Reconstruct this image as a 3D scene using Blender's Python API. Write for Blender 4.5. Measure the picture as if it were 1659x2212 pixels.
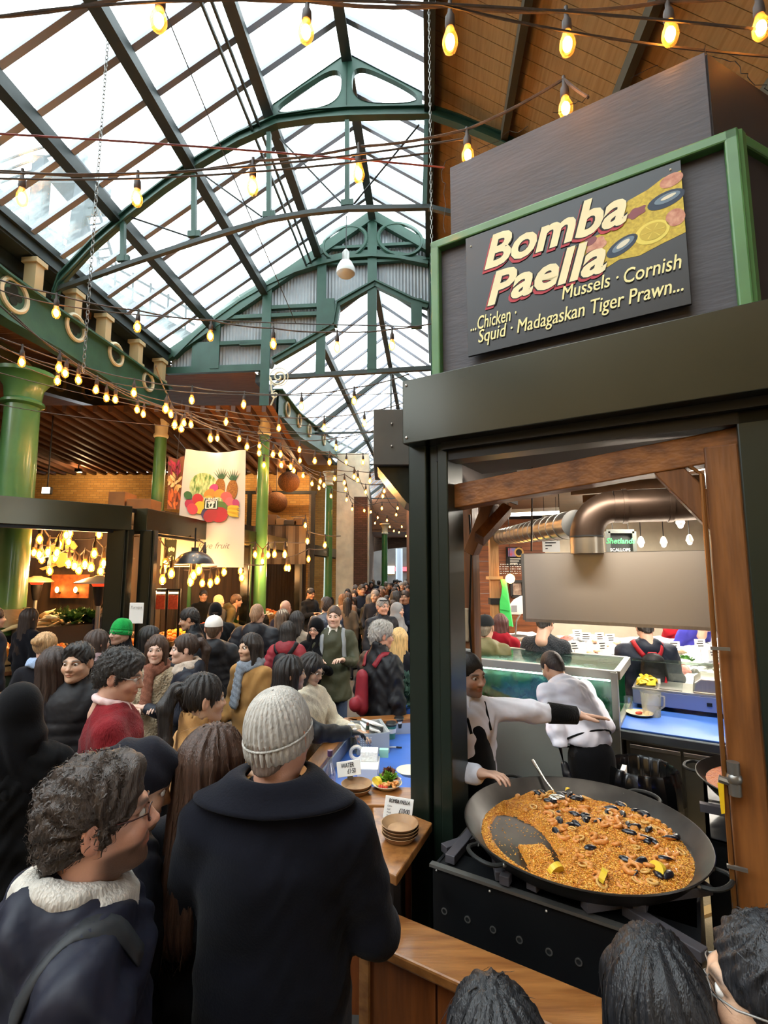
import bpy, bmesh, math, random
import numpy as np
from mathutils import Vector, Matrix

for o in list(bpy.data.objects): bpy.data.objects.remove(o)
SC = bpy.context.scene
COL = SC.collection
random.seed(7)
RNG = np.random.default_rng(11)

# ------------------------------------------------------------------ camera
FPX, PW, PH, CAMZ = 1080.0, 1659, 2212, 2.2
PITCH = math.radians(6.81)
cam_d = bpy.data.cameras.new('camera'); cam = bpy.data.objects.new('camera', cam_d); COL.objects.link(cam)
cam_d.sensor_fit = 'HORIZONTAL'; cam_d.sensor_width = 36.0; cam_d.lens = FPX / PW * 36.0
cam_d.clip_start = 0.02; cam_d.clip_end = 500
cam.location = (0, 0, CAMZ); cam.rotation_euler = (math.pi / 2 + PITCH, 0, 0)
SC.camera = cam
# ------------------------------------------------------------------ sky, exposure
world = bpy.data.worlds.new('overcast_sky'); SC.world = world; world.use_nodes = True
nt = world.node_tree; nt.nodes.clear()
wo = nt.nodes.new('ShaderNodeOutputWorld'); bg = nt.nodes.new('ShaderNodeBackground')
tc = nt.nodes.new('ShaderNodeTexCoord'); nz = nt.nodes.new('ShaderNodeTexNoise'); nz.inputs['Scale'].default_value = 2.2; nz.inputs['Detail'].default_value = 4
rp = nt.nodes.new('ShaderNodeValToRGB'); rp.color_ramp.elements[0].position = .3; rp.color_ramp.elements[1].position = .7
rp.color_ramp.elements[0].color = (.80, .88, .93, 1); rp.color_ramp.elements[1].color = (.93, .97, 1, 1)
nt.links.new(tc.outputs['Generated'], nz.inputs['Vector']); nt.links.new(nz.outputs['Fac'], rp.inputs['Fac'])
nt.links.new(rp.outputs['Color'], bg.inputs['Color']); nt.links.new(bg.outputs[0], wo.inputs['Surface'])
bg.inputs['Strength'].default_value = 4.6
SC.view_settings.view_transform = 'Standard'; SC.view_settings.look = 'None'
SC.view_settings.exposure = 0.9; SC.view_settings.gamma = 1.0; SC.view_settings.use_curve_mapping = False

cy = SC.cycles; cy.adaptive_threshold = .08; cy.max_bounces = 5; cy.diffuse_bounces = 2; cy.glossy_bounces = 2; cy.transmission_bounces = 3; cy.transparent_max_bounces = 8; cy.caustics_reflective = False; cy.caustics_refractive = False

# ------------------------------------------------------------------ frames and measuring
CAMP = Vector((0, 0, CAMZ))
def ray(px, py):
    a = (px - PW / 2) / FPX; b = (PH / 2 - py) / FPX
    return Vector((a, math.cos(PITCH) - b * math.sin(PITCH), math.sin(PITCH) + b * math.cos(PITCH)))
def pY(px, py, Y): d = ray(px, py); return CAMP + d * (Y / d.y)
def pz(px, py, z): d = ray(px, py); return CAMP + d * ((z - CAMZ) / d.z)
YAW = math.radians(5.05); hs, hc = math.sin(YAW), math.cos(YAW)
def hw(u, v, z=0.0): return Vector((u * hs + v * hc, u * hc - v * hs, z))       # hall frame (u along, v across)
HALL = Matrix(((hs, hc, 0, 0), (hc, -hs, 0, 0), (0, 0, 1, 0), (0, 0, 0, 1)))
def pu(px, py, u):
    d = ray(px, py); n = Vector((hs, hc, 0)); t = (u - n.dot(CAMP)) / n.dot(d); p = CAMP + d * t
    return (p.x * hc - p.y * hs, p.z)                                            # (v, z)
def pv(px, py, v):
    d = ray(px, py); n = Vector((hc, -hs, 0)); t = (v - n.dot(CAMP)) / n.dot(d); p = CAMP + d * t
    return (p.x * hs + p.y * hc, p.z)                                            # (u, z)
SO = Vector((.21, 2.34, 0)); sd = Vector((.853, -.522, 0)); sn = Vector((.522, .853, 0))
STALL = Matrix(((sd.x, sn.x, 0, SO.x), (sd.y, sn.y, 0, SO.y), (0, 0, 1, 0), (0, 0, 0, 1)))   # stall frame: x along front, y inwards
def sw(x, y, z=0.0): return SO + sd * x + sn * y + Vector((0, 0, z))
def tost(p): q = Vector(p) - SO; return (q.dot(sd), q.dot(sn), p[2])
ID = Matrix.Identity(4)

# ------------------------------------------------------------------ materials
def lin(h):
    h = h.lstrip('#'); v = [int(h[i:i + 2], 16) / 255 for i in (0, 2, 4)]
    return tuple((x / 12.92 if x <= .04045 else ((x + .055) / 1.055) ** 2.4) for x in v)
MATS = {}
def M(name, col, rough=.6, metal=0.0, var=0.0, vscale=6.0, bump=0.0, bscale=40.0, stretch=(1, 1, 1), sheen=0.0, coat=0.0,
      emit=0.0, emit_col=None, alpha=1.0, trans=0.0, ior=1.45, col2=None, spec=None, detail=2.5):
    if name in MATS: return MATS[name]
    m = bpy.data.materials.new(name); MATS[name] = m; m.use_nodes = True
    t = m.node_tree; b = t.nodes['Principled BSDF']; L = t.links.new
    rgb = lin(col) if isinstance(col, str) else col
    b.inputs['Base Color'].default_value = (*rgb, 1); b.inputs['Roughness'].default_value = rough; b.inputs['Metallic'].default_value = metal
    if spec is not None: b.inputs['Specular IOR Level'].default_value = spec
    if sheen: b.inputs['Sheen Weight'].default_value = sheen; b.inputs['Sheen Roughness'].default_value = .5
    if coat: b.inputs['Coat Weight'].default_value = coat; b.inputs['Coat Roughness'].default_value = .12
    if trans: b.inputs['Transmission Weight'].default_value = trans; b.inputs['IOR'].default_value = ior
    if alpha < 1: b.inputs['Alpha'].default_value = alpha
    if emit:
        b.inputs['Emission Color'].default_value = (*(lin(emit_col) if emit_col else rgb), 1); b.inputs['Emission Strength'].default_value = emit
    if var or bump or col2:
        tcn = t.nodes.new('ShaderNodeTexCoord'); mp = t.nodes.new('ShaderNodeMapping'); mp.inputs['Scale'].default_value = stretch
        L(tcn.outputs['Object'], mp.inputs['Vector'])
    if var or col2:
        n = t.nodes.new('ShaderNodeTexNoise'); n.inputs['Scale'].default_value = vscale; n.inputs['Detail'].default_value = detail
        L(mp.outputs[0], n.inputs['Vector'])
        r = t.nodes.new('ShaderNodeValToRGB'); r.color_ramp.elements[0].position = .32; r.color_ramp.elements[1].position = .68
        c2 = lin(col2) if col2 else tuple(min(1, x * (1 + var)) for x in rgb)
        c1 = rgb if col2 else tuple(x * (1 - var) for x in rgb)
        r.color_ramp.elements[0].color = (*c1, 1); r.color_ramp.elements[1].color = (*c2, 1)
        L(n.outputs['Fac'], r.inputs['Fac']); L(r.outputs['Color'], b.inputs['Base Color'])
    if bump:
        n2 = t.nodes.new('ShaderNodeTexNoise'); n2.inputs['Scale'].default_value = bscale; n2.inputs['Detail'].default_value = 1
        L(mp.outputs[0], n2.inputs['Vector'])
        bp = t.nodes.new('ShaderNodeBump'); bp.inputs['Strength'].default_value = min(1, bump); bp.inputs['Distance'].default_value = .02
        L(n2.outputs['Fac'], bp.inputs['Height']); L(bp.outputs[0], b.inputs['Normal'])
    return m
def Mcol(name, rough=.55, bump=0.0, bscale=60, sss=0.0, sheen=0.0):          # colour from the mesh's own colour attribute
    if name in MATS: return MATS[name]
    m = M(name, '#ffffff', rough, bump=bump, bscale=bscale, sheen=sheen); t = m.node_tree
    a = t.nodes.new('ShaderNodeVertexColor'); a.layer_name = 'Col'
    t.links.new(a.outputs['Color'], t.nodes['Principled BSDF'].inputs['Base Color'])
    if sss:
        b = t.nodes['Principled BSDF']; b.inputs['Subsurface Weight'].default_value = sss; b.inputs['Subsurface Scale'].default_value = .01
        b.inputs['Subsurface Radius'].default_value = (1, .35, .2)
    return m
def glass_mat(name, tint='#ffffff', clear=.85, dirt='#c9d2d2', rough=.1, dscale=1.5, stretch=(1, 1, 1), gloss=.06):
    if name in MATS: return MATS[name]
    m = bpy.data.materials.new(name); MATS[name] = m; m.use_nodes = True; t = m.node_tree; t.nodes.clear(); L = t.links.new
    out = t.nodes.new('ShaderNodeOutputMaterial'); tr = t.nodes.new('ShaderNodeBsdfTransparent'); tr.inputs[0].default_value = (*lin(tint), 1)
    df = t.nodes.new('ShaderNodeBsdfTranslucent'); df.inputs[0].default_value = (*lin(dirt), 1)
    gl = t.nodes.new('ShaderNodeBsdfGlossy'); gl.inputs['Roughness'].default_value = rough
    tcn = t.nodes.new('ShaderNodeTexCoord'); mp = t.nodes.new('ShaderNodeMapping'); mp.inputs['Scale'].default_value = stretch
    n = t.nodes.new('ShaderNodeTexNoise'); n.inputs['Scale'].default_value = dscale; n.inputs['Detail'].default_value = 5; n.inputs['Roughness'].default_value = .7
    L(tcn.outputs['Object'], mp.inputs[0]); L(mp.outputs[0], n.inputs['Vector'])
    r = t.nodes.new('ShaderNodeMapRange'); r.inputs[1].default_value = .5; r.inputs[2].default_value = .75
    r.inputs[3].default_value = (1 - clear) * .35; r.inputs[4].default_value = min(.95, (1 - clear) * 2.6)
    L(n.outputs['Fac'], r.inputs[0])
    mx = t.nodes.new('ShaderNodeMixShader'); L(r.outputs[0], mx.inputs[0]); L(tr.outputs[0], mx.inputs[1]); L(df.outputs[0], mx.inputs[2])
    m2 = t.nodes.new('ShaderNodeMixShader'); m2.inputs[0].default_value = gloss; L(mx.outputs[0], m2.inputs[1]); L(gl.outputs[0], m2.inputs[2])
    L(m2.outputs[0], out.inputs['Surface']); return m
def wood(name, c1, c2, stretch=(1, 12, 12), scale=3.0, rough=.5, bump=.15, coat=0.0):
    return M(name, c1, rough, col2=c2, vscale=scale, stretch=stretch, bump=bump, bscale=scale * 3, coat=coat, detail=4)
def brick_mat(name, c1, c2, mortar, scale=1.0, bw=.215, bh=.075):
    if name in MATS: return MATS[name]
    m = M(name, c1, .9, bump=.4, bscale=60); t = m.node_tree; L = t.links.new; b = t.nodes['Principled BSDF']
    tcn = t.nodes.new('ShaderNodeTexCoord'); sx = t.nodes.new('ShaderNodeSeparateXYZ'); cx = t.nodes.new('ShaderNodeCombineXYZ')
    ad = t.nodes.new('ShaderNodeMath'); L(tcn.outputs['Object'], sx.inputs[0]); L(sx.outputs[0], ad.inputs[0]); L(sx.outputs[1], ad.inputs[1])
    L(ad.outputs[0], cx.inputs[0]); L(sx.outputs[2], cx.inputs[1])
    k = t.nodes.new('ShaderNodeTexBrick'); L(cx.outputs[0], k.inputs['Vector'])
    k.inputs['Color1'].default_value = (*lin(c1), 1); k.inputs['Color2'].default_value = (*lin(c2), 1); k.inputs['Mortar'].default_value = (*lin(mortar), 1)
    k.inputs['Scale'].default_value = scale; k.inputs['Brick Width'].default_value = bw; k.inputs['Row Height'].default_value = bh; k.inputs['Mortar Size'].default_value = .008
    L(k.outputs['Color'], b.inputs['Base Color']); return m

# ------------------------------------------------------------------ mesh building
ROOTM = {}
class MB:
    def __init__(s, T=None): s.v = []; s.f = []; s.m = []; s.T = T; s.mi = 0
    def pts(s, ps, T=None):
        i = len(s.v); T2 = T
        for p in ps:
            p = Vector(p)
            if T2 is not None: p = T2 @ p
            if s.T is not None: p = s.T @ p
            s.v.append(p)
        return i
    def face(s, idx): s.f.append(tuple(idx)); s.m.append(s.mi)
    def poly(s, ps, T=None): i = s.pts(ps, T); s.face(range(i, i + len(ps))); return s
    def box(s, c, d, T=None, taper=1.0):
        x, y, z = d[0] / 2, d[1] / 2, d[2] / 2; c = Vector(c); k = taper
        i = s.pts([c + Vector(q) for q in ((-x, -y, -z), (x, -y, -z), (x, y, -z), (-x, y, -z), (-x * k, -y * k, z), (x * k, -y * k, z), (x * k, y * k, z), (-x * k, y * k, z))], T)
        for q in ((0, 3, 2, 1), (4, 5, 6, 7), (0, 1, 5, 4), (1, 2, 6, 5), (2, 3, 7, 6), (3, 0, 4, 7)): s.face([i + j for j in q])
        return s
    def box2(s, a, b, T=None):
        a = Vector(a); b = Vector(b); return s.box((a + b) / 2, [abs(q) for q in (b - a)], T)
    def beam(s, a, b, w, h, up=(0, 0, 1)):                       # bar of section w x h from a to b
        a = Vector(a); b = Vector(b); d = (b - a); L = d.length
        if L < 1e-6: return s
        d /= L; up = Vector(up)
        if abs(d.dot(up)) > .98: up = Vector((0, 1, 0)) if abs(d.y) < .9 else Vector((1, 0, 0))
        x = d.cross(up).normalized(); y = x.cross(d).normalized()
        R = Matrix((( x.x, d.x, y.x, (a.x + b.x) / 2), (x.y, d.y, y.y, (a.y + b.y) / 2), (x.z, d.z, y.z, (a.z + b.z) / 2), (0, 0, 0, 1)))
        return s.box((0, 0, 0), (w, L, h), R)
    def path(s, ps, w, h, up=(0, 0, 1)):
        for a, b in zip(ps[:-1], ps[1:]): s.beam(a, b, w, h, up)
        return s
    def tube(s, ps, r, seg=8, closed=False, caps=True):
        ps = [Vector(p) for p in ps]; n = len(ps); rs = r if hasattr(r, '__len__') else [r] * n
        base = len(s.v); prev = None
        for k in range(n):
            if closed: d = ps[(k + 1) % n] - ps[k - 1]
            else: d = ps[min(k + 1, n - 1)] - ps[max(k - 1, 0)]
            d = d.normalized() if d.length > 1e-9 else Vector((0, 0, 1))
            if prev is None:
                ref = Vector((0, 0, 1)) if abs(d.z) < .9 else Vector((1, 0, 0)); x = d.cross(ref).normalized()
            else:
                x = (prev - d * prev.dot(d)); x = x.normalized() if x.length > 1e-6 else d.orthogonal().normalized()
            prev = x; y = d.cross(x)
            s.pts([ps[k] + (x * math.cos(a) + y * math.sin(a)) * rs[k] for a in [2 * math.pi * j / seg for j in range(seg)]])
        for k in range(n if closed else n - 1):
            a = base + k * seg; b = base + ((k + 1) % n) * seg
            for j in range(seg): s.face((a + j, a + (j + 1) % seg, b + (j + 1) % seg, b + j))
        if caps and not closed:
            s.face([base + j for j in range(seg)][::-1]); s.face([base + (n - 1) * seg + j for j in range(seg)])
        return s
    def lathe(s, prof, c=(0, 0, 0), seg=24, T=None, ang=2 * math.pi, rib=None):   # prof: (r, z)
        base = len(s.v); full = abs(ang - 2 * math.pi) < 1e-6; ns = seg if full else seg + 1; c = Vector(c)
        for (r, z) in prof:
            q = []
            for j in range(ns):
                a = ang * j / seg; rr = r * (1 if rib is None else rib(a, z)); q.append(c + Vector((rr * math.cos(a), rr * math.sin(a), z)))
            s.pts(q, T)
        for k in range(len(prof) - 1):
            for j in range(seg):
                a = base + k * ns; b = a + ns; j2 = (j + 1) % ns
                s.face((a + j, a + j2, b + j2, b + j))
        return s
    def disc(s, c, r, seg=20, T=None, ry=None):
        ry = ry or r; c = Vector(c)
        return s.poly([c + Vector((r * math.cos(a), ry * math.sin(a), 0)) for a in [2 * math.pi * j / seg for j in range(seg)]], T)
    def prism(s, poly, a, b, axis='y', T=None):                   # 2D outline (p,q) extruded from a to b
        n = len(poly)
        mk = {'y': lambda p, t: (p[0], t, p[1]), 'x': lambda p, t: (t, p[0], p[1]), 'z': lambda p, t: (p[0], p[1], t)}[axis]
        i = s.pts([mk(p, a) for p in poly] + [mk(p, b) for p in poly], T)
        s.face([i + j for j in range(n)]); s.face([i + n + j for j in range(n)][::-1])
        for j in range(n): s.face((i + j, i + n + j, i + n + (j + 1) % n, i + (j + 1) % n))
        return s
    def ball(s, c, r, seg=12, rings=8, T=None, jitter=0.0):
        r = (r, r, r) if not hasattr(r, '__len__') else r; c = Vector(c); base = s.pts([c + Vector((0, 0, -r[2]))], T)
        for k in range(1, rings):
            ph = -math.pi / 2 + math.pi * k / rings
            s.pts([c + Vector((r[0] * math.cos(ph) * math.cos(a), r[1] * math.cos(ph) * math.sin(a), r[2] * math.sin(ph))) * (1 + random.uniform(-jitter, jitter)) if jitter and c.length < 1e-6 else
                   c + Vector((r[0] * math.cos(ph) * math.cos(a), r[1] * math.cos(ph) * math.sin(a), r[2] * math.sin(ph))) for a in [2 * math.pi * j / seg for j in range(seg)]], T)
        t = s.pts([c + Vector((0, 0, r[2]))], T)
        for j in range(seg):
            s.face((base, base + 1 + (j + 1) % seg, base + 1 + j)); q = base + 1 + (rings - 2) * seg; s.face((t, q + j, q + (j + 1) % seg))
        for k in range(rings - 2):
            a = base + 1 + k * seg; b = a + seg
            for j in range(seg): s.face((a + j, a + (j + 1) % seg, b + (j + 1) % seg, b + j))
        return s
    def add(s, V, Fc, T=None):
        i = s.pts(V, T)
        for f in Fc: s.face([i + j for j in f])
        return s
    def mesh(s, name, smooth=False, inv=None, fix=True):
        me = bpy.data.meshes.new(name)
        me.from_pydata([tuple(inv @ p) if inv is not None else tuple(p) for p in s.v], [], s.f)
        if max(s.m, default=0) > 0: me.polygons.foreach_set('material_index', s.m)
        if fix:
            bm = bmesh.new(); bm.from_mesh(me); bmesh.ops.recalc_face_normals(bm, faces=bm.faces); bm.to_mesh(me); bm.free()
        if smooth:
            me.polygons.foreach_set('use_smooth', [True] * len(me.polygons))
            if smooth != 'all': me.set_sharp_from_angle(angle=math.radians(38))
        me.update(); return me
    def build(s, name, mats, parent=None, smooth=False, local=False, fix=True, bevel=0.0):
        inv = None
        if parent is not None and not local: inv = ROOTM[parent.name].inverted()
        me = s.mesh(name, smooth, inv, fix); ob = link(name, me, mats, parent)
        if bevel:
            bv = ob.modifiers.new('bevel', 'BEVEL'); bv.width = bevel; bv.segments = 2; bv.limit_method = 'ANGLE'; bv.angle_limit = math.radians(40)
        return ob
def link(name, me, mats=None, parent=None, loc=None, rot=None, scale=None):
    ob = bpy.data.objects.new(name, me); COL.objects.link(ob)
    if mats is not None and me is not None:
        for m in (mats if isinstance(mats, (list, tuple)) else [mats]):
            if len(me.materials) < len(mats if isinstance(mats, (list, tuple)) else [mats]): me.materials.append(m)
    if parent is not None: ob.parent = parent
    if loc is not None: ob.location = loc
    if rot is not None: ob.rotation_euler = rot
    if scale is not None: ob.scale = scale if hasattr(scale, '__len__') else (scale,) * 3
    ROOTM[ob.name] = (ROOTM[parent.name] if parent is not None else ID) @ Matrix.LocRotScale(ob.location, ob.rotation_euler, ob.scale)
    return ob
def tag(o, label=None, cat=None, group=None, kind=None):
    if label: o['label'] = label
    if cat: o['category'] = cat
    if group: o['group'] = group
    if kind: o['kind'] = kind
    return o
def root(name, loc=(0, 0, 0), rz=0.0, label=None, cat=None, group=None, kind=None, rot=None):
    o = link(name, None, None, None, loc, rot or (0, 0, rz)); o.empty_display_size = .1
    return tag(o, label, cat, group, kind)
def copy_tree(o, parent=None, loc=None, rot=None, scale=None):
    c = o.copy(); COL.objects.link(c); c.parent = parent
    if loc is not None: c.location = loc
    if rot is not None: c.rotation_euler = rot
    if scale is not None: c.scale = scale if hasattr(scale, '__len__') else (scale,) * 3
    ROOTM[c.name] = (ROOTM[parent.name] if parent is not None else ID) @ Matrix.LocRotScale(c.location, c.rotation_euler, c.scale)
    for ch in list(o.children): copy_tree(ch, c)
    return c
def text_mesh(body, size, mat, shear=0.0, bold=0.0, ext=0.0, align='CENTER', spacing=1.0, ysc=1.0):
    cu = bpy.data.curves.new('lettering', 'FONT'); cu.body = body; cu.size = size; cu.shear = shear; cu.offset = 0 if 'M' in body else bold; cu.extrude = ext
    cu.align_x = align; cu.align_y = 'CENTER'; cu.space_character = spacing; cu.resolution_u = 3
    ob = bpy.data.objects.new('lettering', cu); COL.objects.link(ob)
    bpy.context.view_layer.update()
    me = bpy.data.meshes.new_from_object(ob.evaluated_get(bpy.context.evaluated_depsgraph_get()))
    bpy.data.objects.remove(ob)
    if 'M' in body and bold:                                       # heavier stroke from shifted copies (an offset would close the letter M)
        bm = bmesh.new()
        for k in (-1, 0, 1): n0 = len(bm.verts); bm.from_mesh(me); bm.verts.ensure_lookup_table(); bmesh.ops.translate(bm, vec=(k * bold * 1.5, 0, k * .0002), verts=bm.verts[n0:])
        bm.to_mesh(me); bm.free()
    me.materials.clear(); me.materials.append(mat); return me
def frame_on(o, x, n):                                           # matrix: local x -> x, local z -> n, at o
    x = Vector(x).normalized(); n = Vector(n).normalized(); y = n.cross(x).normalized(); x = y.cross(n)
    return Matrix(((x.x, y.x, n.x, o[0]), (x.y, y.y, n.y, o[1]), (x.z, y.z, n.z, o[2]), (0, 0, 0, 1)))
def put(ob, Mx):                                                  # place an object by a world matrix
    loc, q, sc = (ROOTM[ob.parent.name].inverted() @ Mx if ob.parent else Mx).decompose()
    ob.location = loc; ob.rotation_euler = q.to_euler(); ob.scale = sc; return ob
def lettering(body, size, mat, Mx, parent=None, name='lettering', **k):
    me = text_mesh(body, size, mat, **k); ob = link(name, me, None, parent); return put(ob, Mx)
# ================================================================== materials of the place
GREEN = M('green_paint', '#345b46', .45, var=.12, vscale=4, bump=.06, bscale=30, coat=.2)
RGREEN = M('roof_green_paint', '#25483a', .5, var=.12, vscale=4)  # same green, darkened in colour to offset the strong skylight up there
GREEND = M('dark_green_paint', '#34463d', .5, var=.15, vscale=5)
GREENC = M('column_green_paint', '#4d7d45', .34, var=.1, vscale=3, coat=.3)
CREAM = M('cream_paint', '#d9cfae', .6, var=.08)
BARM = M('glazing_bar_metal', '#8d8f99', .45, metal=.2)
PURL = M('purlin_paint', '#262f2c', .5, var=.15)
SHEET = M('corrugated_zinc', '#a3a8ab', .5, metal=.1, var=.15, vscale=2)
SOFFIT = wood('soffit_boarding', '#b08a57', '#9c7544', (1, 14, 14), 2.0, .75, .1)
SOFFITD = wood('dark_soffit_boarding', '#7a4b25', '#5a3418', (1, 10, 10), 2.0, .7, .1)
BRICKY = brick_mat('yellow_stock_brick', '#b98f4e', '#a5793c', '#8a7048')
BRICKD = brick_mat('sooty_brick', '#5e4632', '#4a3526', '#3c2f24')
PLASTER = M('worn_white_plaster', '#d8cdb4', .85, var=.12, vscale=3, bump=.3, bscale=14)
STEELB = M('dark_powder_coated_steel', '#23261f', .26, metal=.15, var=.1, vscale=2, coat=.3, spec=.6)
BLACKM = M('black_metal', '#121212', .4, metal=.3)
IRON = M('dark_iron', '#2b2c2b', .5, metal=.5)
ROOFG = glass_mat('dirty_roof_glass', '#f4f8f8', .86, '#b9c4c2', .12, 1.1, (1.0, .35, 1.0))

# ------------------------------------------------------------------ floor
fl = MB(); fl.poly([(-30, -20, 0), (30, -20, 0), (30, 75, 0), (-30, 75, 0)])
tag(fl.build('floor', M('worn_paving', '#4d4a46', .75, var=.3, vscale=1.6, bump=.25, bscale=22)), 'worn grey paving of the market floor', 'floor', kind='structure')
# ------------------------------------------------------------------ nave roof over the near hall
RV, RZ, EV, EZ = -1.25, 10.80, -6.2, 7.44
SL = (RZ - EZ) / (RV - EV)
def slope_l(v): return RZ - (RV - v) * SL
def slope_r(v): return RZ - (v - RV) * SL
UG = 11.06
roof = root('roof', (0, 0, 0), label='glazed pitched roof of the near market hall with green purlins', cat='roof', kind='structure')
roof.rotation_euler = (0, 0, 0)
PUR = [-6.2, -5.08, -3.84, -2.55, -1.25]
for v in PUR:
    z = slope_l(v); b = MB(HALL)
    big = .17 if v not in (-6.2,) else .22
    b.beam((-6, v, z - .13), (UG, v, z - .13), .11, .20)
    b.beam((-6, v, z - .25), (UG, v, z - .25), .17, .03)
    b.build('purlin', PURL, roof)
b = MB(HALL)                                    # doubled middle purlin: trussed rods beside it
for o in (.16, .27): b.beam((-6, -2.55 - o, slope_l(-2.55 - o) - .3), (UG, -2.55 - o, slope_l(-2.55 - o) - .3), .035, .05)
b.build('tie_rail', PURL, roof)
b = MB(HALL); b.beam((-6, .09, slope_r(.09) - .2), (UG, .09, slope_r(.09) - .2), .16, .34); b.build('purlin', PURL, roof)
BS = .62; ubars = [UG - BS * k for k in range(0, 17)]
bar_l = MB(); bar_l.box((0, 0, 0), (.045, (Vector((RV - EV, RZ - EZ))).length, .06)); bar_l.box((0, 0, -.045), (.09, (Vector((RV - EV, RZ - EZ))).length, .02))
ang = math.atan2(RZ - EZ, RV - EV)
RL = HALL @ Matrix.Translation((0, (RV + EV) / 2, (RZ + EZ) / 2)) @ Matrix.Rotation(ang, 4, 'X')
LR = (.09 - RV) / math.cos(ang)
RR = HALL @ Matrix.Translation((0, (RV + .09) / 2, (RZ + slope_r(.09)) / 2)) @ Matrix.Rotation(-ang, 4, 'X')
me_l = bar_l.mesh('glazing_bar'); me_l.materials.append(BARM)
bar_r = MB(); bar_r.box((0, 0, 0), (.045, LR, .06)); bar_r.box((0, 0, -.045), (.09, LR, .02)); me_r = bar_r.mesh('glazing_bar'); me_r.materials.append(BARM)
FLIP = Matrix(((1, 0, 0, 0), (0, 1, 0, 0), (0, 0, 1, 0), (0, 0, 0, 1)))
for u in ubars:
    put(link('glazing_bar', me_l, None, roof), RL @ Matrix.Translation((u, 0, 0)))
    put(link('glazing_bar', me_r, None, roof), RR @ Matrix.Translation((u, 0, 0)))
def pane_mesh(w, h, name='pane'):
    p = MB(); p.box((0, 0, 0), (w, h, .008)); me = p.mesh(name); me.materials.append(ROOFG); return me
cosA = math.cos(ang)
for r in range(4):
    a, c = PUR[r], PUR[r + 1]; h = (c - a) / cosA; me = pane_mesh(BS - .03, h - .02); mid = (a + c) / 2
    for k in range(16):
        put(link('pane', me, None, roof), HALL @ Matrix.Translation((UG - BS * (k + .5), mid, slope_l(mid) + .05)) @ Matrix.Rotation(ang, 4, 'X'))
me = pane_mesh(BS - .03, LR - .02)
for k in range(16): put(link('pane', me, None, roof), RR @ Matrix.Translation((UG - BS * (k + .5), 0, .05)))
big = MB(HALL); u1 = UG - BS * 16
big.poly([(-9, EV, EZ + .05), (u1, EV, EZ + .05), (u1, RV, RZ + .05), (-9, RV, RZ + .05)]); big.poly([(-9, RV, RZ + .05), (u1, RV, RZ + .05), (u1, .09, slope_r(.09) + .05), (-9, .09, slope_r(.09) + .05)])
big.build('pane', ROOFG, roof)
# ------------------------------------------------------------------ boarded right-hand slope
sof = root('ceiling', label='brown boarded ceiling slope over the paella stall', cat='ceiling', kind='structure')
RLn = (3.9 - .17) / cosA; RS = HALL @ Matrix.Translation((0, (.17 + 3.9) / 2, (slope_r(.17) + slope_r(3.9)) / 2)) @ Matrix.Rotation(-ang, 4, 'X')
bo = MB(); bo.box((0, 0, 0), (.192, RLn, .02)); bo.box((.098, 0, .006), (.012, RLn, .008)); mbo = bo.mesh('plank'); mbo.materials.append(SOFFIT)
for k in range(60): put(link('plank', mbo, None, sof), RS @ Matrix.Translation((UG - .1 - .2 * k, 0, 0)))
for v in (1.25, 2.45, 3.7):
    b = MB(HALL); b.beam((-1, v, slope_r(v) - .12), (UG, v, slope_r(v) - .12), .1, .2); b.build('rafter', M('soffit_beam', '#4b4433', .6), sof)
b = MB(HALL); b.poly([(-9, .17, slope_r(.17) + .05), (UG, .17, slope_r(.17) + .05), (UG, 3.9, slope_r(3.9) + .05), (-9, 3.9, slope_r(3.9) + .05)])
b.poly([(-9, 3.9, slope_r(3.9)), (UG, 3.9, slope_r(3.9)), (UG, 14, 6.2), (-9, 14, 6.2)]); b.build('upper_boarding', SOFFIT, sof)
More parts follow.
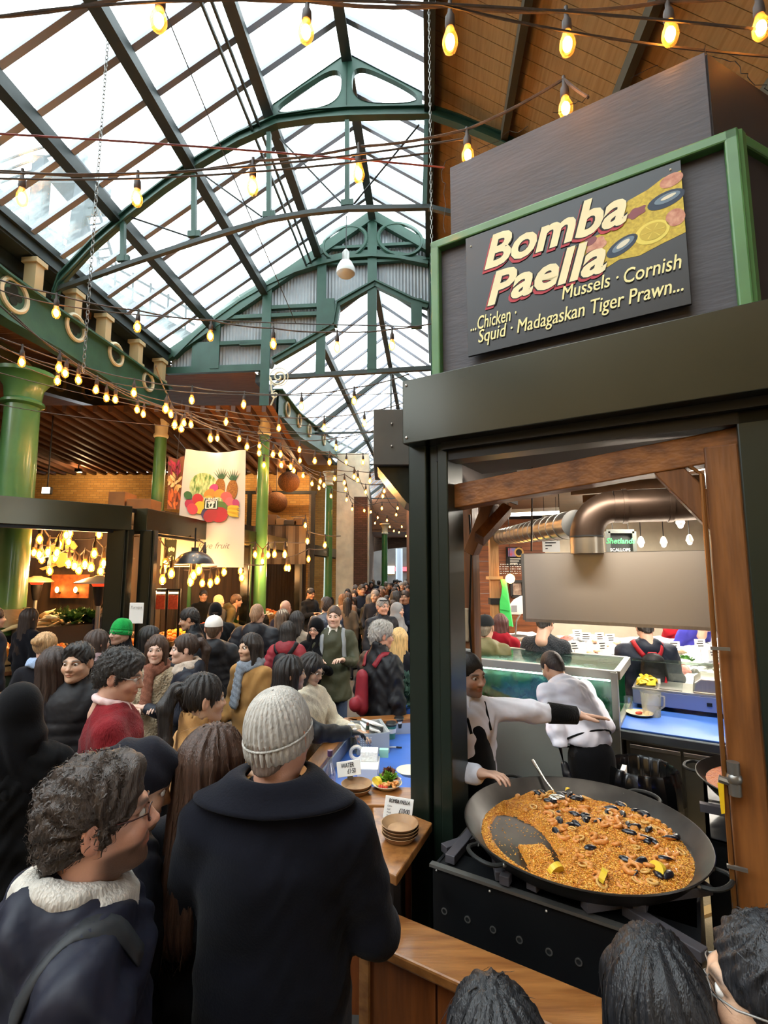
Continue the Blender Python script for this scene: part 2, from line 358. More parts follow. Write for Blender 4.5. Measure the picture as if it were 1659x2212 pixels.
# ------------------------------------------------------------------ trusses
def arc_pts(px, u): return [(u, *pu(x, y, u)) for x, y in px]
def truss(u, label):
    t = root('roof_truss', hw(u, RV, 0), label=label, cat='truss', kind='structure')
    k = 7.24
    dz = lambda p: (u, p[0], p[1])
    rib = [pu(x, y, k) for x, y in ((118, 640), (130, 605), (200, 530), (280, 460), (355, 402), (430, 350), (515, 300), (600, 262), (680, 250), (750, 245), (840, 243), (930, 242))]
    rib += [(2 * RV - v + .0, z) for v, z in rib[::-1] if 2 * RV - v > rib[-1][0] + .2]
    b = MB(HALL)
    for a, c in zip(rib[:-1], rib[1:]):
        b.beam((u, *a), (u, *c), .03, .15, (1, 0, 0) if False else (0, 0, 1)); 
        b.beam((u, a[0], a[1] - .075), (u, c[0], c[1] - .075), .12, .025); b.beam((u, a[0], a[1] + .075), (u, c[0], c[1] + .075), .12, .025)
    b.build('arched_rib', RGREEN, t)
    tie = [pu(x, y, k) for x, y in ((118, 632), (133, 622), (270, 573), (417, 524), (500, 498), (579, 475), (665, 460), (752, 451), (926, 448))]
    tie += [(2 * RV - v, z) for v, z in tie[::-1] if 2 * RV - v > tie[-1][0] + .2]
    b = MB(HALL)
    for a, c in zip(tie[:-1], tie[1:]): b.beam((u, *a), (u, *c), .07, .07)
    b.build('tie_chord', PURL, t)
    tops = [(266, 478, 266, 565), (419, 378, 419, 512), (581, 288, 581, 470), (750, 262, 750, 445)]
    for x0, y0, x1, y1 in tops:
        a, c = pu(x0, y0, k), pu(x1, y1, k); b = MB(HALL); b.beam((u, *a), (u, *c), .07, .07, (1, 0, 0))
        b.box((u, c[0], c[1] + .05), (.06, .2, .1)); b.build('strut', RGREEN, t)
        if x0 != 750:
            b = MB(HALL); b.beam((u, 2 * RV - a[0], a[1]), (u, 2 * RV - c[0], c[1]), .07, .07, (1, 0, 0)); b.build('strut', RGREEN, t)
    for (a, c) in (((285, 470), (410, 512)), ((440, 378), (565, 468)), ((605, 300), (738, 440)), ((905, 270), (765, 440))):
        b = MB(HALL); b.tube([(u, *pu(*a, k)), (u, *pu(*c, k))], .014, 6); b.build('tie_rod', IRON, t)
    # pierced apex frame with two long oval openings
    AP = pu(765, 105, k); AP = (AP[0], AP[1] - .12); lo_l = pu(590, 258, k); lo_c = pu(752, 238, k)
    def half(sg):
        b = MB(HALL); c0 = lambda v: RV + sg * v
        W = RV - lo_l[0]
        N = 40; outer = []; inner = []; bl = lambda p, q: (W * p, (lo_c[1] * (1 - p) + lo_l[1] * p) * (1 - q) + (AP[1] - W * SL * p) * q)
        for j in range(N):
            a = 2 * math.pi * j / N; ca, sa = math.cos(a), math.sin(a); m_ = max(abs(ca), abs(sa)); outer.append(bl(.5 + .5 * ca / m_, .5 + .5 * sa / m_))
            inner.append(bl(.5 + .43 * math.copysign(abs(ca) ** .7, ca), .5 + .40 * math.copysign(abs(sa) ** .7, sa)))
        for th in (-.035, .035):
            for j in range(N):
                q = (j + 1) % N
                b.poly([(u + th, c0(inner[j][0]), inner[j][1]), (u + th, c0(outer[j][0]), outer[j][1]), (u + th, c0(outer[q][0]), outer[q][1]), (u + th, c0(inner[q][0]), inner[q][1])])
        for j in range(N):
            q = (j + 1) % N
            b.poly([(u - .045, c0(inner[j][0]), inner[j][1]), (u + .045, c0(inner[j][0]), inner[j][1]), (u + .045, c0(inner[q][0]), inner[q][1]), (u - .045, c0(inner[q][0]), inner[q][1])])
            b.poly([(u - .05, c0(outer[j][0]), outer[j][1]), (u + .05, c0(outer[j][0]), outer[j][1]), (u + .05, c0(outer[q][0]), outer[q][1]), (u - .05, c0(outer[q][0]), outer[q][1])])
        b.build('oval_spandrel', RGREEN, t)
    half(-1); half(1)
    return t
truss(7.24, 'green iron roof truss with oval apex openings above the string lights')
truss(3.2, 'green iron roof truss high above the near end of the hall')
# ------------------------------------------------------------------ gable screen closing the near hall
gw = root('wall_gable', hw(UG, RV, 0), label='green framed gable screen clad in grey corrugated sheet', cat='wall', kind='structure')
OPN = [pu(x, y, UG) for x, y in ((592, 783), (722, 708), (730, 662), (811, 616), (892, 655), (925, 665))]
def zopen(v):
    for (a, c) in zip(OPN[:-1], OPN[1:]):
        if a[0] <= v <= c[0]: return a[1] + (c[1] - a[1]) * (v - a[0]) / (c[0] - a[0])
    return None
ZB = 6.98
def corr(v0, v1, z0f, z1f, name='corrugated_sheet', n_step=.038):
    b = MB(HALL); n = max(2, int((v1 - v0) / n_step)); rows = []
    for j in range(n + 1):
        v = v0 + (v1 - v0) * j / n; d = .016 if j % 2 else -.016; rows.append(((UG + .05 + d, v, z0f(v)), (UG + .05 + d, v, max(z0f(v) + .001, z1f(v)))))
    for a, c in zip(rows[:-1], rows[1:]): b.poly([a[0], c[0], c[1], a[1]])
    b.build(name, SHEET, gw, fix=False)
ztop = lambda v: (slope_l(v) if v < RV else slope_r(v)) - .1
GP = [pu(470, 700, UG)[0], pu(578, 700, UG)[0], pu(696, 650, UG)[0], RV, 2 * RV - pu(696, 650, UG)[0]]
edges = [EV + .05, GP[0], GP[1], GP[2], GP[3], .14]
for a, c in zip(edges[:-1], edges[1:]):
    zb = (lambda v: ZB) if c <= GP[1] + .01 else (lambda v: (zopen(v) or ZB))
    corr(a, c, zb, ztop)
for v in GP[:4]:
    b = MB(HALL); b.box2((UG - .08, v - .06, 5.75 if v == GP[1] else (6.75 if v > GP[1] else ZB)), (UG + .02, v + .06, ztop(v) - .05)); b.box2((UG - .1, v - .11, 5.75 if v == GP[1] else (6.75 if v > GP[1] else ZB)), (UG - .08, v + .11, ztop(v) - .05))
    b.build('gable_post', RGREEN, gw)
def rail(v0, v1, z, w=.12, z2=None):
    b = MB(HALL); b.beam((UG - .04, v0, z), (UG - .04, v1, z if z2 is None else z2), .1, w); b.build('rail', RGREEN, gw)
rail(EV, GP[1], ZB, .16)
for (x0, x1, y) in ((470, 575, 745), (470, 695, 690), (578, 700, 668), (520, 640, 745)):
    a = pu(x0, y, UG); c = pu(x1, y, UG); rail(a[0], c[0], a[1], .09)
for (a, c) in zip(OPN[:-1], OPN[1:]):
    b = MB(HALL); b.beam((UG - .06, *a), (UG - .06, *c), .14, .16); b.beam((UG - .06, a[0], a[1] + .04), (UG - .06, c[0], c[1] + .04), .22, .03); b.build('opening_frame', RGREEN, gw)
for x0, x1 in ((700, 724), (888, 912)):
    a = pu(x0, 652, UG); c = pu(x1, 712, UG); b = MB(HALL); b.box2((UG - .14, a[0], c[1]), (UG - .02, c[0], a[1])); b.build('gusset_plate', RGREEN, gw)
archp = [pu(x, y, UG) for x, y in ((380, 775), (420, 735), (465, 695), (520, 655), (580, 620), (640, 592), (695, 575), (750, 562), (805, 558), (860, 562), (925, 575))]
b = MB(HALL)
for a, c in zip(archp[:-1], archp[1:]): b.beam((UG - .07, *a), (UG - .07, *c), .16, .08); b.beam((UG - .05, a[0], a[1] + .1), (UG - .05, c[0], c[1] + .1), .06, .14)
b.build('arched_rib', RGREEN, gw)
for sg in (-1, 1):                                # ovals in the apex
    cx, cz = RV + sg * .66, 10.0; ps = []
    for j in range(33):
        a = 2 * math.pi * j / 32; ps.append((UG - .09, cx + .52 * math.cos(a), cz + .40 * math.sin(a) - .18 * sg * math.cos(a) * .5))
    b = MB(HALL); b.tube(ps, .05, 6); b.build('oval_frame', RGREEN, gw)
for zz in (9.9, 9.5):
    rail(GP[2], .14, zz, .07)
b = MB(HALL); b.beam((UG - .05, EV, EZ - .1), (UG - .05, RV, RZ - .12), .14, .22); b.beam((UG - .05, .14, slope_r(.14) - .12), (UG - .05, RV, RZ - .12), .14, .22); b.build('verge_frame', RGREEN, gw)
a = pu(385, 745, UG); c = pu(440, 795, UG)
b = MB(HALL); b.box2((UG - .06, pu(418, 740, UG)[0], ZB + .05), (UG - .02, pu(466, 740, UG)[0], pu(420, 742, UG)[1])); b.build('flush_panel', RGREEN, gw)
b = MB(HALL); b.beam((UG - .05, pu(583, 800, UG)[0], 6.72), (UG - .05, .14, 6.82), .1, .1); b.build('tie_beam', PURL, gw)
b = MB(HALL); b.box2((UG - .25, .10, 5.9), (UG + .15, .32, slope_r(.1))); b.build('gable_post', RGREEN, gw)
b = MB(HALL); b.box2((UG - .2, .4, 5.9), (UG + .1, 14, slope_r(.4))); b.build('side_boarding', SOFFITD, gw)
# scrolled white bracket beside the gable column
br = MB(HALL); cv, cz = pu(605, 818, UG); 
def spiral(cx, cz, r0, r1, a0, turns, n=26): return [(UG - .1, cx + (r0 + (r1 - r0) * k / n) * math.cos(a0 + turns * 2 * math.pi * k / n), cz + (r0 + (r1 - r0) * k / n) * math.sin(a0 + turns * 2 * math.pi * k / n)) for k in range(n + 1)]
br.tube(spiral(cv, cz, .2, .03, math.pi, 1.6), .022, 5); br.tube(spiral(cv, cz, .22, .22, 0, 1), .012, 5)
br.tube([(UG - .1, cv - .2, cz), (UG - .1, cv - .17, cz - .3), (UG - .1, cv - .1, cz - .5), (UG - .1, cv - .18, cz - .7)], .02, 5)
br.tube(spiral(cv - .08, cz - .42, .1, .02, math.pi / 2, 1.3, 16), .016, 5)
br.build('scroll_bracket', CREAM, gw)
# ------------------------------------------------------------------ second, farther nave roof
UE = 34.0; R2V, R2Z, E2V, E2Z = -1.18, 9.05, -4.0, 6.88
roof2 = root('roof', (0, 0, 0), label='glazed pitched roof of the farther market hall beyond the gable', cat='roof', kind='structure')
S2 = (R2Z - E2Z) / (R2V - E2V); an2 = math.atan(S2); c2 = math.cos(an2)
for sg in (-1, 1):
    for f in (0, .5, 1):
        v = R2V + sg * (R2V - E2V) * f; z = R2Z - (R2V - E2V) * f * S2
        if sg == 1 and f == 0: continue
        b = MB(HALL); b.beam((UG + .1, v, z - .1), (UE, v, z - .1), .14, .2); b.build('purlin', PURL, roof2)
    hl = (R2V - E2V) * .5 / c2; me = pane_mesh(.87, hl - .03); bb = MB(); bb.box((0, 0, 0), (.05, hl * 2, .06)); mbb = bb.mesh('glazing_bar'); mbb.materials.append(BARM)
    for k in range(25):
        for f in (.25, .75):
            v = R2V + sg * (R2V - E2V) * f; z = R2Z - (R2V - E2V) * f * S2
            put(link('pane', me, None, roof2), HALL @ Matrix.Translation((UG + .1 + .9 * (k + .5), v, z + .04)) @ Matrix.Rotation(-sg * an2, 4, 'X'))
        v = R2V + sg * (R2V - E2V) * .5; z = R2Z - (R2V - E2V) * .5 * S2
        put(link('glazing_bar', mbb, None, roof2), HALL @ Matrix.Translation((UG + .1 + .9 * k, v, z)) @ Matrix.Rotation(-sg * an2, 4, 'X'))
for u in (16, 21, 26, 31):
    t = root('roof_truss', hw(u, R2V, 0), label='slim green truss under the farther glazed roof, ' + {16: 'nearest the gable', 21: 'second from the gable', 26: 'third from the gable', 31: 'farthest from the gable'}[u], cat='truss', kind='structure')
    b = MB(HALL); b.beam((u, E2V, E2Z - .15), (u, R2V, R2Z - .15), .08, .14); b.beam((u, 2 * R2V - E2V, E2Z - .15), (u, R2V, R2Z - .15), .08, .14); b.build('rafter', PURL, t)
    b = MB(HALL); b.beam((u, E2V, E2Z - .1), (u, 2 * R2V - E2V, E2Z - .1), .06, .06); b.build('tie_beam', PURL, t)
    b = MB(HALL); b.beam((u, R2V, R2Z - .2), (u, R2V, E2Z - .1), .05, .05, (1, 0, 0)); b.build('strut', PURL, t)
# ------------------------------------------------------------------ columns
def column(name, x, y, r, h, label, base=1.25, bracket=False, mat=None):
    c = root(name, (x, y, 0), label=label, cat='column', kind='structure'); mat = mat or GREENC
    b = MB(); b.lathe([(r * 1.05, base), (r, base + .15), (r * .96, h * .6), (r * .88, h - .55), (r * .88, h - .5)], seg=20); b.build('shaft', mat, c, smooth=True, local=True)
    b = MB(); b.lathe([(r * .9, h - .55), (r * 1.1, h - .52), (r * 1.1, h - .48), (r * .92, h - .44), (r * 1.0, h - .25), (r * 1.4, h - .08), (r * 1.6, h - .06), (r * 1.6, h), (0, h)], seg=20); b.build('capital', CREAM if r < .2 else GREENC, c, smooth=True, local=True)
    b = MB(); b.lathe([(r * 1.7, 0), (r * 1.7, .5), (r * 1.45, .55), (r * 1.45, base - .25), (r * 1.6, base - .2), (r * 1.6, base - .1), (r * 1.25, base), (r * 1.05, base + .02)], seg=12); b.build('base', BLACKM, c, local=True)
    return c
p = hw(10.9, -6.2); column('iron_column', p.x, p.y, .15, 5.85, 'green iron column at the left corner of the gable screen')
gv = GP[1]; p = hw(UG, gv); column('iron_column', p.x, p.y, .14, 5.9, 'green iron column under the middle of the gable screen')
p = hw(18.6, -3.75); column('iron_column', p.x, p.y, .155, 6.0, 'green iron column beside the tall white pier')
p = pz(831, 1150, 4.3); q = pY(831, 1200, 25); column('iron_column', q.x, q.y, .16, 4.6, 'farthest green iron column standing among the distant crowd')
q = pY(38, 1000, 7.7); column('iron_column', q.x, q.y, .27, 5.35, 'thick green iron column at the left edge of the market')
q = pY(400, 1250, 11.6); column('iron_column', q.x, q.y, .145, 3.4, 'short green column behind the white fruit banner')
# ------------------------------------------------------------------ arcade girders with quatrefoil roundels
def ring(b, T, r=.2):
    n = 28; q = [((r + .035) * math.cos(2 * math.pi * j / n), (r + .035) * math.sin(2 * math.pi * j / n)) for j in range(n)]
    b.tube([T @ Vector((x, y, 0)) for x, y in q], .036, 6, closed=True)
def girder(name, pts_top, pts_bot, v, roundels, label, mats=(GREEN, CREAM)):
    g = root(name, hw(pts_top[0][0], v, 0), label=label, cat='girder', kind='structure')
    b = MB(HALL)
    for (a, c, d, e) in zip(pts_top[:-1], pts_top[1:], pts_bot[:-1], pts_bot[1:]):
        for o in (-.03, .03): b.poly([(a[0], v + o, a[1]), (c[0], v + o, c[1]), (e[0], v + o, e[1]), (d[0], v + o, d[1])])
    b.build('web_plate', mats[0], g)
    for nm, ps in (('top_flange', pts_top), ('bottom_flange', pts_bot)):
        b = MB(HALL)
        for a, c in zip(ps[:-1], ps[1:]): b.beam((a[0], v, a[1]), (c[0], v, c[1]), .26, .035)
        b.build(nm, mats[0], g)
    for (u, z, r) in roundels:
        T = Matrix(((1, 0, 0, u), (0, 0, 1, v + .05), (0, 1, 0, z), (0, 0, 0, 1))); b = MB(HALL); ring(b, T, r); rg = b.build('roundel', mats[1], g, smooth=True)
        b = MB(HALL)
        for q in range(4): b.disc((r * .42 * math.cos(q * math.pi / 2), r * .42 * math.sin(q * math.pi / 2), -.01), r * .36, 14, T)
        b.disc((0, 0, -.011), r * .3, 12, T); b.build('quatrefoil', M('quatrefoil_shadow_gap', '#151b16', .9), rg) if False else b.build('quatrefoil', M('quatrefoil_recess', '#1c241d', .9), g)
    return g
def line_uz(pix, v): return [pv(x, y, v) for x, y in pix]
tp = [(2.5, 6.62), (4.5, 6.66)] + line_uz(((0, 588), (120, 672), (250, 760), (345, 828)), -6.1) 
bt = [(2.5, 5.72), (4.5, 5.95)] + line_uz(((0, 688), (115, 752), (235, 828), (330, 900)), -6.1)
tp[-1] = (10.9, tp[-1][1]); bt[-1] = (10.9, 5.75)
rd = [(*pv(25, 638, -6.1), .2), (*pv(158, 708, -6.1), .18), (*pv(246, 766, -6.1), .17), (*pv(316, 825, -6.1), .15)]
girder('arcade_girder', tp, bt, -6.1, rd, 'green plate girder with cream quatrefoil roundels below the glass eaves')
BRG = M('brown_green_paint', '#4f4a26', .5, var=.15)
tp2 = [(3, 7.2), (6, 7.15), (9, 7.0), (11.5, 7.1), (14, 7.45)]; tp2 = [(4, 6.9), (7, 7.0)] + [(u, z + .28) for u, z in [pv(50, 802, -8.8), pv(123, 825, -8.8), pv(187, 845, -8.8), pv(275, 880, -8.8)]] + [(15, 7.15)]
bt2 = [(u, z - .62) for u, z in tp2]
girder('arcade_girder', tp2, bt2, -8.8, [(*pv(x, y, -8.8), .17) for x, y in ((50, 802), (123, 825), (187, 845), (275, 880))], 'darker girder with tan roundels inside the side aisle', (BRG, M('tan_paint', '#9a7a3e', .6)))
# arch of the farther arcade right of the gable column
fa = [(600, 845), (640, 895), (690, 935), (740, 962), (790, 985), (825, 1008), (852, 1040)]; FV = -3.75
tpa = [(u, z + .05) for u, z in line_uz(fa, FV)]; bta = [(u, z - .7) for u, z in tpa]
girder('arcade_girder', tpa, bta, FV, [(*pv(x, y, FV), .15) for x, y in ((617, 885), (643, 908), (665, 930), (697, 950), (730, 985), (751, 990), (784, 995))], 'green arcade girder with roundels beneath the farther glass roof')
# cream blocks between girder and eaves, eaves beams, aisle ceilings
eb = root('trim_1', hw(4, -6.35, 7.2), label='dark eaves beam running below the left glass slope', cat='trim', kind='structure')
b = MB(HALL); b.beam((-6, -6.3, 7.25), (UG, -6.3, 7.25), .3, .22); b.beam((-6, -6.62, 7.05), (UG, -6.62, 7.05), .3, .3); b.beam((-6, -6.15, 7.44), (UG, -6.15, 7.44), .12, .12); b.build('eaves_beam', PURL, eb)
for x, y in ((80, 588), (165, 650), (230, 698), (300, 745), (350, 790)):
    u, z = pv(x, y, -6.15); bk = MB(HALL); bk.box((u, -6.2, (6.55 + 7.1) / 2), (.17, .2, .6)); bk.box((u, -6.2, 7.08), (.24, .26, .08)); bk.box((u, -6.2, 6.6), (.24, .26, .08)); bk.build('cream_block', M('tan_cream_paint', '#c2ad82', .6), eb)
lc = root('ceiling', label='brown boarded ceiling over the left side aisle', cat='ceiling', kind='structure')
pk = MB(); pk.box((0, 0, 0), (.245, 7.0, .02)); mpk = pk.mesh('plank'); mpk.materials.append(wood('aisle_boarding', '#a9713a', '#8a5527', (14, 1, 14), 2, .7, .1))
for k in range(48): put(link('plank', mpk, None, lc), HALL @ Matrix.Translation((2.0 + .25 * k, -9.8, 7.25)))
for k in range(74): put(link('plank', mpk, None, lc), HALL @ Matrix.Translation((11.3 + .25 * k, -7.6, 6.95)))
b = MB(HALL)
for u in (3.5, 6, 8.5, 11.2, 13.5, 17, 20): b.beam((u, -13, 7.1), (u, -4.2 if u > 11 else -6.4, 7.1), .12, .18)
b.build('joists', SOFFITD, lc); tag(lc.children[-1], kind='stuff')
# ribbed dark lean-to ceiling above the brick back wall
rc = root('ceiling', label='dark ribbed ceiling above the yellow brick wall', cat='ceiling', kind='structure')
b = MB(); b.poly([(-14, 10.4, 5.75), (-2.4, 10.4, 5.75), (-2.4, 16.2, 5.5), (-14, 16.2, 5.5)]); b.build('boarding', SOFFITD, rc)
rb = MB(); rb.box((0, 0, 0), (.09, 5.8, .14)); mrb = rb.mesh('rib'); mrb.materials.append(M('dark_rib', '#4a2c17', .6))
for k in range(35): put(link('rib', mrb, None, rc), Matrix.Translation((-13.8 + .33 * k, 13.3, 5.55)) @ Matrix.Rotation(math.radians(-2.5), 4, 'X'))
# ------------------------------------------------------------------ walls
b = MB(); b.box2((-16, 16.2, 0), (-2.45, 16.6, 5.45)); tag(b.build('wall_back', BRICKY), 'yellow brick wall behind the fruit stalls', 'wall', kind='structure')
b = MB(HALL); b.box2((-9, -13.4, 0), (17, -13, 7.4)); tag(b.build('wall_left', BRICKD), 'dark brick wall along the far left of the aisle', 'wall', kind='structure')
pr = root('wall_pier', pY(750, 1250, 20), label='tall white plastered pier with a dark brick panel', cat='pier', kind='structure')
X0, X1, X2 = pY(726, 1200, 20).x, pY(764, 1200, 20).x, pY(796, 1200, 20).x
b = MB(); b.box2((X0, 20, 0), (X2, 21.5, 7)); b.build('plaster_shaft', PLASTER, pr)
b = MB(); b.box2((X1, 19.93, 1.6), (X2 - .04, 20, 5.2)); b.build('brick_panel', brick_mat('glazed_brown_brick', '#5b3b2c', '#49301f', '#33251b'), pr)
b = MB(); b.box2((pY(650, 1200, 20.4).x, 20.4, 0), (X0, 21.5, 6.6)); b.build('brick_return', BRICKY, pr)
b = MB(); b.box2((X2 - .5, 21.5, 0), (X2 - .2, 40, 7)); b.build('flank', BRICKD, pr)
# dark far end with the archway to the street
ew = root('wall_end', hw(36, 0, 0), label='dark end of the hall with a wide bright archway', cat='wall', kind='structure')
b = MB(HALL); arch = [(v, 3.3 + .9 * math.sqrt(max(0, 1 - (v / 5.2) ** 2))) for v in np.linspace(-5.2, 5.2, 13)]
for a, c in zip(arch[:-1], arch[1:]): b.poly([(40, a[0], a[1]), (40, c[0], c[1]), (40, c[0], 9.2), (40, a[0], 9.2)])
b.box2((40, -14, 0), (40.4, -5.2, 9.2)); b.box2((40, 5.2, 0), (40.4, 14, 9.2)); b.build('brickwork', BRICKD, ew)
b = MB(HALL); b.box2((34, -4.2, 4.9), (40, 6, 5.1)); b.box2((34, -4.2, 5), (34.2, 6, 9.2)); b.build('low_soffit', SOFFITD, ew)
b = MB(HALL); b.box2((58, -14, 0), (58.3, 14, 9)); b.build('street_front', M('street_front', '#34322f', .8, var=.3, vscale=.7), ew)
for k, (v, z, w, h, cc) in enumerate(((-2.6, 2.5, 3.2, .45, '#d8323a'), (1.9, 2.3, 2.6, .7, '#f3b53c'), (-1.2, 3.2, 2.0, .35, '#fff1d8'), (2.2, 3.4, 2.2, .3, '#ffe7c0'), (-4.6, 2.4, 1.4, .9, '#ffe2b0'))):
    b = MB(HALL); b.box((57.8, v, z), (.2, w, h)); b.build('lit_shop_sign', M('lit_sign_%d' % k, cc, .5, emit=3.0), ew)
for v in (-2.9, 1.4, 3.6):
    b = MB(HALL); b.lathe([(.35, 0), (.35, 4.5)], hw(0, 0) * 0 + Vector((50, v, 0)), 12); b.build('street_pillar', M('blue_grey_paint', '#7f8b96', .5), ew)
b = MB(HALL); b.box2((-9.3, -14, 0), (-9, 14, 11)); tag(b.build('wall_rear', BRICKY), 'brick wall closing the near end of the hall', 'wall', kind='structure')
# wall to the right, behind everything in the stall area
b = MB(); b.box2((9.2, -4, 0), (9.5, 30, 6.4)); tag(b.build('wall_right', wood('plank_wall', '#8a5530', '#6c3f20', (12, 12, 1), 2)), 'brown boarded wall on the right side of the market', 'wall', kind='structure')
# ------------------------------------------------------------------ railway steelwork outside, beyond the glass
gt = root('rail_gantry', hw(13, -16, 0), label='grey steel walkway and stair tower seen through the glass roof', cat='gantry')
GREY = M('galvanised_steel', '#20272c', .7)
def G(px, py, Y=19.0): return pY(px, py, Y)
def gbar(name, pa, w=.12, Y=19.0):
    b = MB()
    for a, c in zip(pa[:-1], pa[1:]): b.beam(G(*a, Y), G(*c, Y), w, w)
    return b.build(name, GREY, gt)
b = MB(); b.box2(G(110, 395), G(185, 330) + Vector((0, 2, 0))); b.build('cabin', GREY, gt)
gbar('tower_post', [(92, 345), (70, 640)], .5); gbar('tower_post', [(185, 395), (150, 640)], .5); gbar('walkway_beam', [(0, 420), (250, 640)], .35, 18); gbar('walkway_beam', [(0, 500), (420, 735)], .3, 17)
for off in (0, -22, -44): gbar('handrail', [(0, 395 + off), (60, 372 + off), (135, 350 + off)], .07)
for off in (0, -28, -56): gbar('handrail', [(0, 475 + off), (90, 540 + off), (260, 640 + off), (420, 730 + off)], .07, 17)
for k in range(11): x = 20 + 38 * k; y = 480 + x * .6; gbar('stanchion', [(x, y), (x + 2, y - 62)], .06, 17)
gbar('stair_rail', [(165, 400), (215, 570)], .1); gbar('stair_rail', [(195, 395), (245, 560)], .1)
for k in range(9): gbar('stair_tread', [(168 + 5.5 * k, 415 + 18 * k), (198 + 5.5 * k, 410 + 18 * k)], .05)
# ================================================================== paella stall on the right
DARKB = M('charcoal_painted_board', '#4a474c', .6, var=.12, vscale=2, bump=.1, bscale=14, stretch=(1, 1, 5))
SIDEB = M('brown_black_board', '#2a211c', .75, var=.2, vscale=3)
FRAMEG = M('sage_green_frame_paint', '#4f7c46', .45, var=.08, coat=.15)
FASC = M('olive_black_steel', '#33342a', .24, metal=.5, var=.12, vscale=1.3, coat=.1)
POSTM = M('bottle_green_steel', '#18231b', .36, metal=.2, var=.1, vscale=3, coat=.2)
TIMB = wood('douglas_fir_timber', '#935a28', '#663b18', (9, 9, 1.0), 2.2, .5, .12, coat=.15)
TIMH = wood('douglas_fir_beam', '#9a5e26', '#683a14', (1, 9, 9), 2.2, .5, .12, coat=.15)
STAIN = M('brushed_stainless', '#b9b2aa', .33, metal=.9, var=.06, vscale=3, stretch=(14, 14, .6), bump=.03, bscale=5)
STAIND = M('dull_stainless', '#8f8d88', .38, metal=.85, var=.08, vscale=3)
GALV = M('spiral_galvanised_duct', '#8d8d8a', .3, metal=.9, var=.15, vscale=5)
DUCTD = M('sooty_duct', '#3a2c22', .4, metal=.7, var=.25, vscale=5)
BLUET = M('blue_worktop', '#3f6cc0', .4, var=.06, vscale=8)
COUNTW = wood('varnished_counter_wood', '#a8703a', '#7e4c22', (1, 10, 10), 3.0, .4, .08, coat=.3)
WHITE = M('white_plastic', '#eceae4', .45)
PAPER = M('white_card', '#f4f2ec', .7)
INK = M('black_ink', '#151515', .7)

# --- frame of the stall: posts, fascia, sign box
def steel_post(x0, x1, y, label, z1=2.9):
    p = root('stall_post', sw((x0 + x1) / 2, y), label=label, cat='post', kind='structure'); w = x1 - x0
    b = MB(STALL); b.box2((x0, y, 0), (x0 + w * .47, y + .2, z1)); b.build('box_section', POSTM, p, bevel=.006)
    b = MB(STALL); b.box2((x0 + w * .5, y + .03, 0), (x0 + w * .72, y + .2, z1)); b.build('inner_channel', POSTM, p, bevel=.006)
    b = MB(STALL); b.box2((x0 + w * .74, y + .01, 0), (x1, y + .22, z1)); b.build('door_track', POSTM, p, bevel=.006)
    return p
steel_post(-.26, -.03, .28, 'bottle green steel post between the crowd and the paella pan')
steel_post(1.232, 1.5, .30, 'bottle green steel post at the right edge of the paella stall')
fa_ = root('stall_fascia', sw(.5, .18), label='long dark steel fascia beneath the painted paella sign', cat='fascia', kind='structure')
b = MB(STALL); b.box2((-.24, .18, 2.88), (2.6, .5, 3.23)); b.build('fascia_box', FASC, fa_, bevel=.004)
b = MB(STALL); b.box2((-.1, .3, 2.79), (2.5, .42, 2.88)); b.build('shutter_guide', BLACKM, fa_)
b = MB(STALL); b.box2((-.05, .26, 2.84), (2.5, .29, 2.88)); b.build('lip', IRON, fa_)
for z in (2.91, 3.2):
    b = MB(STALL); b.lathe([(.009, 0), (.007, .006), (0, .008)], (0, 0, 0), 8, Matrix.Translation((-.215, .18, z)) @ Matrix.Rotation(math.pi / 2, 4, 'X')); b.build('bolt', STAIN, fa_)
# return fascia to the left
rf = root('stall_return', pY(840, 1000, 3.2), label='grey steel return plate left of the dark stall fascia', cat='fascia', kind='structure')
b = MB(); A = pY(807, 884, 3.2); B_ = pY(884, 1004, 3.2); b.box2((A.x, 3.2, B_.z), (B_.x + .05, 3.75, A.z)); b.build('plate', M('grey_steel_plate', '#5c5a56', .45, metal=.3, var=.1), rf, bevel=.004)
b = MB(); q1, q2, q3, q4 = pY(812, 1004, 3.25), pY(890, 1004, 3.25), pY(890, 1090, 3.25), pY(878, 1085, 3.25)
b.prism([(q1.x, q1.z), (q2.x, q2.z), (q3.x, q3.z), (q4.x, q4.z)], 3.25, 3.6, 'y'); b.build('gusset', STEELB, rf)
for z in (.1, .25):
    b = MB(); b.ball((A.x + .12, 3.195, A.z - z), .008, 8, 5); b.build('bolt', STAIN, rf)
sb = root('sign_box', sw(.6, .3, 3.23), label='tall charcoal sign box with green frame above the stall fascia', cat='sign box', kind='structure')
rx, ry = .554, .831
b = MB(STALL); pl = [(-.06, .27), (1.29, .27), (1.29 + rx * 1.4, .27 + ry * 1.4), (-.06, 1.4)]; b.prism(pl, 3.23, 4.02, 'z'); b.build('lower_box', DARKB, sb)
b = MB(STALL); pl = [(.01, .30), (1.23, .30), (1.23 + rx * 1.4, .30 + ry * 1.4), (.01, 1.5)]; b.prism(pl, 4.02, 4.48, 'z'); b.build('upper_box', DARKB, sb)
b = MB(STALL); b.prism([(1.302, .275), (1.302 + rx * 1.4, .275 + ry * 1.4), (1.30 + rx * 1.4, .30 + ry * 1.4), (1.292, .29)], 3.23, 4.0, 'z'); b.build('side_board', SIDEB, sb)
b = MB(STALL); b.prism([(1.24, .305), (1.24 + rx * 1.4, .305 + ry * 1.4), (1.225 + rx * 1.4, .33 + ry * 1.4), (1.225, .32)], 4.0, 4.47, 'z'); b.build('side_board', SIDEB, sb)
